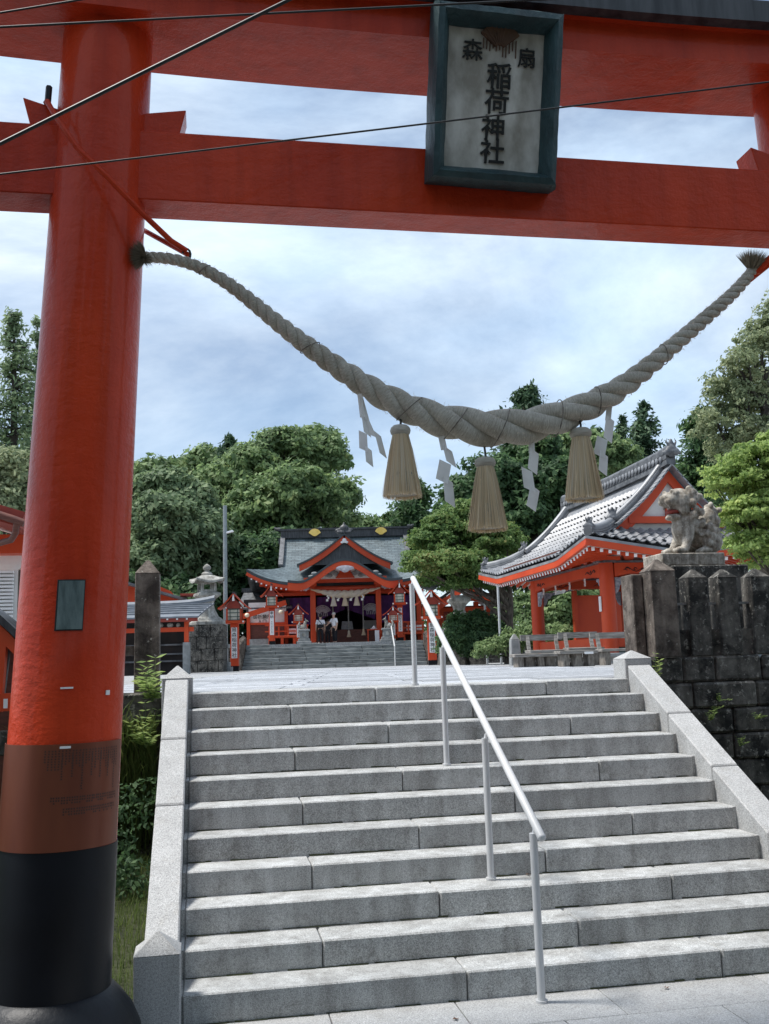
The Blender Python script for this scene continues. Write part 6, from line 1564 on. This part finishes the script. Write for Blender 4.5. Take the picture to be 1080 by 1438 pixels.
# red building right of the hall
c = D2(655, 905, 60); rbd = thing('shrine_building', 'red side shrine with curved gable behind the stone lantern and bush', 'building', (c.x, c.y, PLAZA), HRZ)
kR = 60/F_PX
def rxx(px): return (px-655)*kR
def rzz(py): return D2(655, py, 60).z-PLAZA
def RB(q, n, m, **kk): return q.build(n, M[m], rbd, local=True, **kk)
q = MB(); q.box(rxx(622), rxx(690), 0.5, 6, 0, rzz(850)); RB(q, 'wall', 'reddark')
for px_ in (622, 640, 672, 690): q = MB(); q.box(rxx(px_)-0.15, rxx(px_)+0.15, 0.3, 0.6, 0, rzz(845)); RB(q, 'pillar', 'redfar')
for yy in (841, 855): q = MB(); q.box(rxx(610), rxx(702), 0.2, 0.45, rzz(yy)-0.12, rzz(yy)+0.12); RB(q, 'beam', 'redfar')
for s in (-1, 1):
    f_ = lambda u, v, s=s: Vector((s*(1-u)*rxx(655+60), -0.9+6*v, rzz(848)+(rzz(812)-rzz(848))*(0.35*u+0.65*u**1.8)))
    q = MB(); q.sheet(f_, 14, 4, 0.18); RB(q, 'roof', 'shingle')
    q = MB(); q.sheet(lambda u, v, f_=f_: f_(u, 0)+Vector((0, 0.02-0.1*v, -0.2-0.5*v)), 14, 1, 0.03); RB(q, 'barge_board', 'redfar')
# left building at the picture edge
DE = 15.0
c = aty(-10, 930, DE); lbd = thing('shrine_office', 'white walled building with red eave and brown gutter left of the torii', 'building', (c.x, c.y, PLAZA))
q = MB(); a0, a1 = aty(-260, 780, DE).x, aty(36, 780, DE).x; q.box(a0, a1-0.15, DE+0.6, DE+5, PLAZA-0.03, aty(0, 770, DE).z); q.build('wall', M['white'], lbd)
e0, e1 = aty(-260, 640, DE-0.6), aty(52, 742, DE-0.6)
q = MB(); q.bar(aty(-200, 670, DE-0.2), aty(46, 741, DE-0.2), 1.6, 0.22, (0,0,1)); q.build('roof', M['reddark'], lbd)
q = MB(); q.tube([aty(-200, 658, DE-1.05), aty(24, 731, DE-1.05), aty(34, 735, DE-1.05)], 0.055, 10); q.tube([aty(24, 729, DE-1.05), aty(22, 748, DE-1.0), aty(16, 758, DE-0.7), aty(-20, 768, DE-0.2)], 0.045, 8); q.build('gutter', M['woodred'], lbd, smooth=50)
q = MB()
for px_ in range(-60, 40, 9):
    a = aty(px_, 722+px_*0.33, DE-1.0); q.box(a.x-0.018, a.x+0.018, a.y-0.02, a.y+0.02, a.z-0.045, a.z+0.02)
tag(q.build('rafter_tips', M['whitepaint'], lbd), kind='stuff')
a, b = aty(-60, 752, DE), aty(34, 765, DE); q = MB(); q.box(a.x, b.x, DE+0.2, DE+0.5, aty(0, 775, DE).z, aty(0, 748, DE).z); q.build('eave_beam', M['redfar'], lbd)
for k in range(16):
    z = aty(0, 800, DE).z-0.055*k; q = MB(); q.box(aty(-80, 800, DE).x, aty(9, 800, DE).x, DE+0.52, DE+0.59, z, z+0.035); q.build('louvre', M['whitepaint'], lbd)
# amulet rack with curved dark roof at far left
DR = 8.0
c = aty(8, 930, DR); rk = thing('amulet_rack', 'red rack with dark curved roof and hanging white tag left of the pillar', 'rack', (c.x, c.y, 0.3))
q = MB(); n = 10
q.sheet(lambda u, v: Vector(aty(-60+88*u, 832+58*u**1.6, DR))+Vector((0, 0.5*v, 0)), 12, 2, 0.07); q.build('roof', M['kasagi'], rk, smooth=40)
q = MB(); q.sheet(lambda u, v: Vector(aty(-60+86*u, 845+58*u**1.6, DR+0.05))+Vector((0, 0.4*v, 0)), 12, 2, 0.12); q.build('barge_board', M['redfar'], rk)
q = MB(); q.bar(aty(2, 900, DR+0.1), aty(-6, 1000, DR+0.1), 0.09, 0.09, (0,1,0)); q.build('post', M['redfar'], rk)
q = MB(); q.bar(aty(12, 897, DR+0.2), aty(2, 975, DR+0.2), 0.05, 0.05, (0,1,0)); q.build('inner_post', M['tiledark'], rk)
q = MB(); a, b = aty(-60, 985, DR), aty(16, 985, DR); q.box(a.x, b.x, DR, DR+0.08, aty(0, 999, DR).z, aty(0, 974, DR).z); q.build('rail', M['redfar'], rk)
a = aty(8, 988, DR-0.02); q = MB(); q.box(a.x-0.015, a.x+0.015, a.y-0.01, a.y-0.004, a.z-0.035, a.z+0.035); q.build('white_tag', M['whitepaint'], rk)
q = MB(); q.box(aty(-60, 900, DR).x, aty(14, 900, DR).x, DR+0.45, DR+0.5, 0, aty(0, 900, DR).z); q.build('back_board', M['woodred'], rk)

# ================================================================== PEOPLE before the hall
def skin_body(name, joints, edges, rad, mat, parent, sub=2):
    me = bpy.data.meshes.new(name); me.from_pydata(joints, edges, []); o = bpy.data.objects.new('raw', me); C.objects.link(o)
    md = o.modifiers.new('k', 'SKIN'); md.use_smooth_shade = True
    for i, v in enumerate(me.skin_vertices[0].data): v.radius = (rad[i], rad[i]*0.85) if not isinstance(rad[i], tuple) else rad[i]; v.use_root = (i == 0)
    o.modifiers.new('s', 'SUBSURF').levels = sub
    dg = bpy.context.evaluated_depsgraph_get(); m2 = bpy.data.meshes.new_from_object(o.evaluated_get(dg)); bpy.data.objects.remove(o); bpy.data.meshes.remove(me)
    m2.materials.clear(); m2.materials.append(M[mat]); return link(name, m2, parent)
def person(px, D, label, H, rz, top, bottom, hair, lean=0.0, armL=None, armR=None, bag=False):
    p = D2(px, 905, D); t = thing('person', label, 'person', (p.x, p.y, FZ), HRZ+rz); s = H/1.65
    f = lambda x, y, z: (x*s, (y-lean*max(0, z-0.85))*s, z*s)
    # joints: pelvis, waist, chest, neck, head base, crown ; legs ; arms (person faces -y)
    J = [f(0,0,0.86), f(0,0,1.02), f(0,0,1.22), f(0,0,1.36), f(0,-0.01,1.45), f(0,-0.015,1.55), f(0,-0.01,1.63)]
    ra = [0.135, 0.125, 0.145, 0.062, 0.070, 0.092, 0.055]; Ed = [(0,1),(1,2),(2,3),(3,4),(4,5),(5,6)]
    sh = {}
    for sg, arm in ((-1, armL), (1, armR)):
        i0 = len(J); J += [f(sg*0.09,0,0.80), f(sg*0.10,-0.01,0.46), f(sg*0.10,0.02,0.09), f(sg*0.105,-0.10,0.035)]; ra += [0.095, 0.065, 0.045, 0.04]; Ed += [(0,i0),(i0,i0+1),(i0+1,i0+2),(i0+2,i0+3)]
        a = arm or [(0.19,0,1.30), (0.24,0.02,1.06), (0.25,-0.05,0.84), (0.25,-0.08,0.75)]
        i1 = len(J); J += [f(sg*q_[0], q_[1], q_[2]) for q_ in a]; ra += [0.062, 0.045, 0.034, 0.03]; Ed += [(2,i1),(i1,i1+1),(i1+1,i1+2),(i1+2,i1+3)]; sh[sg] = i1
    bd = skin_body('body', J, Ed, [r_*s for r_ in ra], 'skin', t)
    # hands with fingers
    for sg in (-1, 1):
        h0 = Vector(J[sh[sg]+3]); d = (h0-Vector(J[sh[sg]+2])).normalized(); q = MB()
        for k in range(5):
            o_ = Vector((0, 1, 0))*(k-2)*0.016*s if k < 4 else Vector((0, -1, 0))*0.03*s; L_ = (0.07, 0.085, 0.08, 0.06, 0.045)[k]*s
            q.tube([h0+o_, h0+o_+d*L_*0.6, h0+o_+d*L_+Vector((-sg*0.012*s, 0, 0))], [0.010*s, 0.009*s, 0.006*s], 6)
        q.build('fingers', M['skin'], bd, local=True, smooth=60)
    # clothes
    TJ = [J[0], J[1], J[2], f(0,0,1.33)]; tr_ = [0.165, 0.150, 0.170, 0.085]; TE = [(0,1),(1,2),(2,3)]
    for sg in (-1, 1): i = len(TJ); a = sh[sg]; TJ += [J[a], tuple(Vector(J[a]).lerp(Vector(J[a+1]), 0.95))]; tr_ += [0.085, 0.070]; TE += [(2,i),(i,i+1)]
    skin_body('shirt', TJ, TE, [r_*s for r_ in tr_], top, t)
    LJ = [f(0,0,0.93), f(0,0,0.84)]; lr_ = [0.15, 0.15]; LE = [(0,1)]
    for sg, b0_ in ((-1, 7), (1, 15)): i = len(LJ); LJ += [J[b0_], J[b0_+1], f(sg*0.10,0.02,0.10)]; lr_ += [0.118, 0.090, 0.075]; LE += [(1,i),(i,i+1),(i+1,i+2)]
    skin_body('trousers', LJ, LE, [r_*s for r_ in lr_], bottom, t)
    for b0_ in (7, 15):
        q = MB(); c_ = Vector(J[b0_+3]); ball(q, c_+Vector((0, 0.05*s, 0.0)), (0.05*s, 0.13*s, 0.045*s)); q.build('shoe', M['blackcloth'] if hair == 'greyhair' else M['whitepaint'], t, local=True, smooth=60)
    hd = Vector(J[5]); q = MB(); ball(q, hd+Vector((0, 0.018*s, 0.03*s)), (0.095*s, 0.108*s, 0.098*s), 14, 10); q.v = [v for v in q.v]; q.build('hair', M[hair], t, local=True, smooth=60)
    q = MB(); q.tube([hd+Vector((0,-0.085*s,0.01*s)), hd+Vector((0,-0.115*s,-0.02*s))], [0.010*s, 0.016*s], 6)
    for sg in (-1, 1): ball(q, hd+Vector((sg*0.095*s, 0.0, -0.01*s)), (0.014*s, 0.02*s, 0.03*s))
    q.build('nose_and_ears', M['skin'], bd, local=True, smooth=60)
    q = MB()
    for sg in (-1, 1): ball(q, hd+Vector((sg*0.034*s, -0.086*s, 0.012*s)), (0.012*s, 0.007*s, 0.007*s))
    q.bar(hd+Vector((-0.025*s, -0.088*s, -0.048*s)), hd+Vector((0.025*s, -0.088*s, -0.048*s)), 0.008*s, 0.008*s); q.build('eyes_and_mouth', M['darkhair'], bd, local=True)
    if bag:
        q = MB(); ball(q, f(0.02, 0.20, 0.98), (0.19*s, 0.08*s, 0.11*s)); bg_ = q.build('shoulder_bag', M['blackcloth'], t, local=True, smooth=60)
        q = MB(); q.tube([f(-0.17,0.10,1.0), f(-0.02,0.185,1.2), f(0.13,0.10,1.37), f(0.15,-0.10,1.3), f(0.0,-0.19,1.15), f(-0.18,-0.1,1.0)], 0.018*s, 6); q.build('strap', M['blackcloth'], bg_, local=True)
    return t
person(450.5, 55.0, 'person in white top and black trousers seen from behind with black shoulder bag', 1.62, R(180), 'shirt', 'blackcloth', 'darkhair', 0.18, bag=True)
person(470.5, 55.0, 'grey haired person in white shirt stretching an arm beside the hall steps', 1.70, R(-55), 'shirt', 'blackcloth', 'greyhair', 0.06, armL=[(0.19,0,1.30), (0.24,-0.14,1.12), (0.23,-0.34,0.98), (0.23,-0.42,0.94)])
person(460.5, 55.8, 'person all in black standing between two people in white', 1.38, R(170), 'blackcloth', 'blackcloth', 'darkhair', 0.55)

# ================================================================== TREES AND PLANTS
def gz(Y): return PLAZA-0.05
def ptree(name, label, pxb, Y, topy, lob, nclump, nleaf, clump, leaf, mat, tr=0.35, bark='barkd', cat='tree', group=None, flat=0.6, asp=0.55, bend=0.05):
    b = aty(pxb, 930, Y); b.z = gz(Y); tp = aty(pxb, topy, Y)
    nclump, nleaf, clump, leaf = int(nclump*2.1), int(nleaf*0.62), clump*0.70, leaf*0.85
    lobes = [plobe(px, py, rx, ry, Y+dy) for px, py, rx, ry, dy in lob]
    return tree(name, label, cat, b, tp, tr, lobes, nclump, nleaf, clump, leaf, mat, bark, group, True, flat, bend, asp)
GB = 'trees behind the shrine'
ptree('camphor_tree', 'great domed camphor tree rising behind the hall roof', 415, 80, 680, [(400,640,45,32,0),(440,632,38,28,4),(350,665,42,34,-2),(458,655,30,34,2),(478,700,24,28,0),(420,700,50,40,-6),(370,715,45,40,-6),(310,690,34,34,0),(455,725,32,30,-2),(395,760,50,40,-4),(330,760,40,45,-6),(485,735,16,14,2)], 620, 100, 1.25, 0.26, 'leafbroad', 0.9, group=GB)
ptree('camphor_tree', 'rounded pale green tree left of the lamp pole', 245, 66, 760, [(235,690,34,26,0),(205,700,26,30,2),(270,715,36,32,0),(225,735,42,36,-4),(280,765,40,42,-2),(215,790,46,46,-4),(265,820,50,46,0),(190,830,40,50,0)], 470, 110, 1.05, 0.22, 'leafbroad2', 0.6, group=GB)
ptree('broadleaf_tree', 'tall olive crown between the torii pillar and the camphor', 210, 92, 720, [(215,672,36,22,0),(255,672,34,24,2),(295,660,36,28,0),(180,690,40,30,0),(300,700,40,36,0)], 260, 90, 1.4, 0.30, 'leafbroad', 0.6, group=GB)
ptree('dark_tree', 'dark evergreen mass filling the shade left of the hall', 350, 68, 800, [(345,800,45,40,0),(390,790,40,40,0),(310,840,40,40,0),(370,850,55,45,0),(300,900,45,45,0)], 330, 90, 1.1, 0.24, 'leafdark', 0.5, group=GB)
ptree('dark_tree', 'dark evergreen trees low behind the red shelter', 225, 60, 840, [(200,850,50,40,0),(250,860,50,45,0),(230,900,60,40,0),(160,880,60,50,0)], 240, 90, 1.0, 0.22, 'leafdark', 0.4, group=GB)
ptree('broadleaf_tree', 'far green trees showing over the middle of the hall ridge', 505, 110, 760, [(512,738,14,11,0),(495,735,12,12,0),(530,742,16,9,0),(548,735,14,14,0),(500,770,60,24,0)], 150, 70, 1.3, 0.32, 'leafbroad', 0.4, group=GB)
def conifer(label, px, Y, ytop, ybot, wpx, nt=16, mat='leafconifer', leaf=0.2, per=260, open_=0.0, droop=0.25, tr=0.3):
    b = aty(px, 930, Y); b.z = gz(Y); top = aty(px, ytop, Y); k = (top-CAM).dot(FW)/F_PX; zb = aty(px, ybot, Y).z
    t = thing('conifer_tree', label, 'tree', b, group=GB); mb = MB(); mb.tube([b, b.lerp(top, 0.5), top], [tr, tr*0.7, tr*0.12], 8); P_ = []; D_ = []
    nt = int(nt*1.7)
    for i in range(nt):
        u = (i+random.random()*0.8)/nt; z = zb+(top.z-zb)*u; rmax = wpx*k*0.5*((1-u)**0.75*0.95+0.07)
        nb = random.randint(4, 6)
        for j in range(nb):
            a = random.random()*6.28; L_ = rmax*random.uniform(0.55, 1.1); s = Vector((b.x+(top.x-b.x)*u, b.y, z)); e = s+Vector((math.cos(a)*L_, math.sin(a)*L_, L_*random.uniform(-0.45, droop)))
            mb.tube([s, e], [tr*0.16, tr*0.04], 4)
            m = int(per*random.uniform(0.6, 1.2)/nb*2*(0.35+0.65*(1-u))); w = RNG.uniform(0.3 if open_ else 0.12, 1.05, (m, 1))
            pts = np.array(s)+(np.array(e)-np.array(s))*w + RNG.normal(size=(m, 3))*(np.array([0.17, 0.17, 0.15])*L_*(0.5+0.5*w)+np.array([0.05, 0.05, 0.12]))
            P_.append(pts); D_.append(np.tile(np.array([math.cos(a)*0.5, math.sin(a)*0.5, 0.7]), (m, 1)))
    mb.build('trunk', M['barkd'], t, smooth=40); P_ = np.concatenate(P_)-np.array(b)
    link('crown', leaf_mesh('crown', P_, np.concatenate(D_), leaf, M[mat], 0.38), t)
conifer('small dark conifer top poking up left of the camphor dome', 322, 86, 613, 700, 70, 12, leaf=0.25)
conifer('open branched tall pine left of the torii pillar', 20, 52, 438, 760, 150, 17, 'leafbroad2', 0.15, 300, 0.3, 0.5, 0.36)
conifer('pointed conifer right of the pine half hidden by the pillar', 52, 58, 448, 760, 100, 14, 'leafbroad2', 0.15, 230, 0.3, 0.4, 0.26)
conifer('dark cypress behind the right end of the hall ridge', 585, 72, 676, 800, 120, 14, 'leafdark', 0.24, 700)
conifer('tall dark cedar whose top shows above the rope', 742, 62, 545, 800, 190, 18, 'leafconifer', 0.22, 900)
conifer('cedar left of the pavilion ridge end', 905, 70, 568, 800, 130, 15, 'leafconifer', 0.24, 520)
conifer('thin pointed cedar beside the taller one behind the pavilion', 875, 78, 586, 800, 95, 14, 'leafconifer', 0.25, 320)
conifer('low cedar between the tassel and pavilion ridge', 838, 75, 600, 800, 120, 12, 'leafconifer', 0.25, 480)
conifer('dark cedar right of the pavilion ridge ornament', 985, 60, 572, 800, 160, 14, 'leafdark', 0.22, 800)
ptree('bushy_tree', 'grey green bushes below the pine left of the pillar', 15, 40, 760, [(10,672,40,34,0),(40,690,34,30,0),(-30,690,45,45,0),(20,720,50,40,0)], 230, 90, 0.55, 0.12, 'leafolive', 0.25)
ptree('evergreen_tree', 'dense dark evergreen behind the maple and the tassels', 700, 52, 720, [(700,680,50,40,0),(745,640,40,40,2),(770,690,45,45,0),(660,710,40,36,0),(720,740,60,45,0),(800,720,40,45,0),(690,800,60,50,0),(770,810,60,50,2)], 480, 100, 0.85, 0.19, 'leafdark', 0.6, group=GB)
ptree('evergreen_tree', 'mid green tree crown between the cedar and pavilion roof', 800, 58, 700, [(790,635,32,26,0),(830,640,36,30,0),(815,670,44,34,0),(860,650,36,34,0)], 240, 90, 0.85, 0.2, 'leafbroad', 0.5, group=GB)
ptree('maple_tree', 'spreading maple with rusty tips beside the pavilion eave', 716, 37.5, 800, [(608,768,34,30,0),(640,745,36,30,1),(680,758,34,34,0),(592,795,24,20,-1),(636,798,46,24,-1),(690,806,34,22,-.5),(660,820,34,14,-.5),(615,815,26,12,0),(712,815,22,16,0),(652,722,30,18,1),(712,768,26,32,1),(618,740,24,18,0),(665,780,44,36,1)], 640, 130, 0.44, 0.078, 'leafmaple', 0.22, 'bark', flat=0.42, bend=0.04)
ptree('shade_tree', 'dark tree showing between the pavilion pillars', 812, 44, 830, [(790,850,40,36,0),(840,850,40,36,2),(770,890,40,36,0),(830,895,50,36,0),(890,860,50,45,2),(930,880,50,45,0),(730,870,30,36,4)], 330, 90, 0.55, 0.13, 'leafbroad', 0.3)
ptree('clipped_bush', 'dark clipped bush below the stone lantern', 655, 38, 900, [(650,885,26,22,0),(675,880,22,20,0),(640,905,22,24,-1),(668,910,28,24,-1),(700,892,18,16,0)], 220, 110, 0.34, 0.07, 'leafdark', 0.12, cat='bush')
ptree('shrub', 'mixed green shrubs behind the benches', 735, 34, 925, [(720,905,22,20,0),(750,900,24,22,0),(690,915,20,16,0),(790,905,26,24,1)], 150, 90, 0.3, 0.06, 'leafbroad', 0.08, cat='bush')
ptree('tall_olive_tree', 'tall grey olive tree at the right above the lion', 1075, 34, 520, [(1070,500,40,50,0),(1030,560,42,40,0),(1080,570,50,50,1),(1010,600,34,34,0),(1060,630,60,40,0),(1110,470,45,60,0),(1040,520,26,24,-1)], 400, 85, 0.46, 0.085, 'leafolive', 0.4, 'barkd', group=GB)
ptree('fresh_maple', 'bright yellow green maple beside the guardian lion', 1110, 13.5, 720, [(1065,650,46,26,0),(1030,680,40,22,0),(1075,690,50,28,0),(1050,725,44,24,-.2),(1085,740,50,30,0),(1060,770,40,22,-.2),(1095,785,46,26,0),(1020,665,28,14,0),(1110,640,50,40,0)], 420, 110, 0.20, 0.038, 'leaffresh', 0.10, 'bark', flat=0.35)
for k, (a_, Y_) in enumerate(((-130, 70), (1180, 60), (1290, 45), (-260, 60))):
    ptree('broadleaf_tree', ['broad tree out left beyond the pine', 'broad tree out right beyond the olive', 'round tree far right of the pavilion', 'round tree far left of the office'][k], a_, Y_, 700, [(a_,650,80,70,0),(a_-50,730,80,70,0),(a_+60,730,80,70,0),(a_,820,110,90,0)], 260, 80, 1.2, 0.28, 'leafbroad', 0.5, group=GB)
# far wood closing the view behind everything
P_ = []; D_ = []
for i in range(420):
    x = RNG.uniform(-75, 130); y = RNG.uniform(118, 135); h = 9+5*math.sin(x*0.13)+RNG.uniform(-2, 3)
    c = np.array([x, y, RNG.uniform(1.5, h)]); m = 60; d = unit(m); P_.append(c+d*np.array([2.4, 2.0, 1.8])*RNG.uniform(0.5, 1, (m, 1))); D_.append(d+np.array([0, 0, 0.5]))
o = link('far_wood', leaf_mesh('far_wood', np.concatenate(P_), np.concatenate(D_), 0.6, M['leafdark']), None); tag(o, 'dark far wood closing the view behind the shrine', 'wood', kind='stuff')

# ---- plants on the walls and bank
def sprig(name, label, base, n, L, leaf, mat, spread=0.5, up=(0,0,1), cat='plant', parent=None):
    t = thing(name, label, cat, base); P_ = []; A_ = []; B_ = []; mb = MB()
    for i in range(n):
        d = (Vector(up)+Vector((random.gauss(0, spread), random.gauss(0, spread)-0.15, 0))).normalized(); l_ = L*random.uniform(0.5, 1.1); pts = []
        for k in range(7): u = k/6; pts.append(Vector(base)+d*l_*u+Vector((0, -0.1*l_*u*u, -0.35*l_*u*u*abs(d.x)*1.5)))
        mb.tube(pts, [0.004*(1-0.7*k/6) for k in range(7)], 5)
        for k in range(1, 7):
            for s in (-1, 1):
                ax = Vector((s*random.uniform(0.6, 1), -random.uniform(0.1, 0.6), random.uniform(-0.1, 0.5))).normalized(); sz = leaf*random.uniform(0.6, 1.2)
                wv_ = ax.cross(Vector((random.uniform(-.3,.3), -0.6, 1))).normalized()
                P_.append(pts[k]+ax*sz); A_.append(ax*sz); B_.append(wv_*sz*0.42)
    mb.build('stems', M['leafbroad'], t)
    link('leaves', quads_mesh('leaves', np.array([tuple(p-Vector(base)) for p in P_]), np.array([tuple(a) for a in A_]), np.array([tuple(b) for b in B_]), M[mat]), t)
sprig('leafy_weed', 'broad leaved weed beside the upper left newel cap', tuple(aty(214, 985, 8.40)), 11, 0.42, 0.042, 'leaffresh', 0.35)
sprig('leafy_weed', 'weed hanging on the wall below the upper left newel', tuple(aty(205, 1050, 8.36)), 9, 0.34, 0.034, 'leaffresh', 0.5)
sprig('leafy_weed', 'thin upright weed by the upper right newel', tuple(aty(922, 955, 8.42)), 3, 0.32, 0.022, 'leaffresh', 0.1)
for i, (px_, py_) in enumerate(((1003, 1000), (998, 1012), (1062, 1010), (1040, 1048), (1010, 985))):
    sprig('wall_weed', ['small weed in the top joint of the black wall', 'weed tuft low in the wall joint left of another', 'little weed in the black wall near the maple side', 'drooping weed low on the black wall', 'climbing weed under the fence base'][i], tuple(aty(px_, py_, 8.41)), 4, 0.10, 0.016, 'leaffresh', 0.6)
def grass(name, pts, n, L, mat, label=None, cat='grass'):
    P_ = []; 
    V = []; Fc = []
    for i in range(n):
        b = pts(); l_ = L*random.uniform(0.4, 1.15); a = random.random()*6.28; d = Vector((math.cos(a), math.sin(a)*0.7-0.35, 0))*random.uniform(0.2, 0.8); w = Vector((-d.y, d.x, 0)).normalized()*l_*0.022
        b0 = len(V); 
        for k in range(4):
            u = k/3; c = Vector(b)+Vector((0,0,l_*(u-0.45*u*u*d.length)))+d*l_*u*u; V += [tuple(c-w*(1-u)), tuple(c+w*(1-u))]
        for k in range(3): Fc.append((b0+2*k, b0+2*k+1, b0+2*k+3, b0+2*k+2))
    me = bpy.data.meshes.new(name); me.from_pydata(V, [], Fc); me.materials.append(M[mat]); o = link(name, me, None); tag(o, label, cat, kind='stuff'); return o
def on_bank():
    x = random.uniform(-5, -0.40); y = random.uniform(5.7, 8.4); return (x, y, (y-5.3)/3.14*0.29)
grass('bank_grass', on_bank, 26000, 0.15, 'grass', 'short grass covering the bank left of the steps')
def fern_spot():
    z = random.choice((0.45, 0.7, 0.95, 1.15)); return (random.uniform(-1.5, -0.42), 8.42, z+random.uniform(-.12,.12))
grass('wall_fern', fern_spot, 3200, 0.34, 'grass', 'long bladed ferns hanging on the left wall')
def rbank(): x = random.uniform(3.8, 9); y = random.uniform(5.6, 8.4); return (x, y, (y-5.3)/3.14*0.29)
grass('bank_grass', rbank, 3500, 0.13, 'grass', 'short grass on the bank right of the steps')
P_ = []; D_ = []
for i in range(230):
    c = np.array([random.uniform(-3.0, -0.45), random.uniform(7.3, 8.38), 0]); c[2] = 0.22+random.random()**1.4*0.95*(0.4+0.6*(c[1]-7.3)); m = 60; d = unit(m); P_.append(c+d*np.array([0.14, 0.1, 0.10])); D_.append(d+np.array([0,-0.3,0.5]))
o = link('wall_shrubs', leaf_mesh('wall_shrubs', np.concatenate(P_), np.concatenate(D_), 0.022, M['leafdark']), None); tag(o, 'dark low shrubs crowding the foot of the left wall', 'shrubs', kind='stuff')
# ---- dead leaves on the paving
for i, (px_, py_) in enumerate(((936, 1387), (640, 1431), (742, 1228))):
    p = atz(px_, py_, 0.026) if i < 2 else aty(px_, py_, 6.0)
    if i == 2: p = atz(px_, py_, stepYZ(3)[1]+0.006)
    q = MB(); a = random.random()*3; q.add([(p.x+0.018*math.cos(a+t_)*(1 if k % 2 else 0.55), p.y+0.018*math.sin(a+t_)*(1 if k % 2 else 0.55), p.z+0.003*(k % 3)) for k, t_ in enumerate(np.linspace(0, 5.4, 8))], [tuple(range(8))])
    o = q.build('fallen_leaf', M['fan'], None, fix=False); tag(o, ['brown fallen leaf against the bottom riser', 'brown fallen leaf lying on the lowest paving', 'tiny fallen leaf on the third step by the rail'][i], 'leaf')

# ---- trees and a dark wall added unseen behind the viewer, shading risers and torii
for i in range(8):
    x = -21+i*6.2; y = -11-2.5*(i % 2); r_ = 3.3+0.5*(i % 3); t_ = tree('added_shade_tree', ['first', 'second', 'third', 'fourth', 'fifth', 'sixth', 'seventh', 'eighth'][i]+' broadleaf tree in the unseen row added to shade the risers and torii', 'tree', (x, y, 0), (x, y, 6.5), 0.3, [(x, y, 6.0+0.5*(i % 2), r_, r_, 3.0), (x-1.5, y+0.6, 4.0, r_*0.8, r_*0.8, 2.4), (x+1.6, y-0.4, 4.4, r_*0.8, r_*0.8, 2.4), (x, y, 8.6, r_*0.8, r_*0.8, 2.2), (x+0.8, y, 10.6, r_*0.6, r_*0.6, 1.8)], 230, 70, 1.0, 0.24, 'leafbroad', group='unseen trees added to shade the torii front')
gw_ = thing('added_dark_wall', 'long dark wall added unseen behind the viewer to dim the risers', 'wall', (2, -7.5, 0))  # added wall, kept dark so little light bounces onto the risers
q = MB(); q.box(-24, 28, -7.6, -7.4, -0.05, 1.9); q.build('wall', M['post'], gw_)
q = MB(); q.prism([(-0.28, 0), (0.28, 0), (0, 0.22)], -26, 26, Matrix.Translation((2, -7.5, 1.901)) @ Matrix.Rotation(R(-90), 4, 'Z')); q.build('tiled_coping', M['tiledark'], gw_)

# ---- thin poles and a marker stone near the maple trunk
for px_, y0_, D_, lab in ((704, 823, 36, 'grey steel pole left of the maple trunk'), (684.5, 845, 40, 'slim white pole behind the clipped bush')):
    p = D2(px_, 930, D_); o = thing('pole', lab, 'pole', (p.x, p.y, PLAZA)); h_ = D2(px_, y0_, D_).z-PLAZA
    q = MB(); q.tube([(0, 0, -0.05), (0, 0, h_)], 0.045, 10); q.build('shaft', M['steel'], o, local=True, smooth=40)
    q = MB(); q.tube([(0, 0, h_), (0, 0, h_+0.05)], [0.055, 0.03], 10); q.build('cap', M['steel'], o, local=True, smooth=40)
p = D2(724, 930, 30); o = thing('marker_stone', 'upright grey marker stone right of the maple trunk', 'stone', (p.x, p.y, PLAZA))
q = MB(); q.frustum(0, 0, -0.05, 0.75, 0.17, 0.12, 0.14, 0.10); q.build('shaft', M['greystone'], o, local=True, bevel=0.02)
q = MB(); q.frustum(0, 0, 0.7505, 0.92, 0.138, 0.098, 0.03, 0.02); q.build('tip', M['greystone'], o, local=True, bevel=0.01)
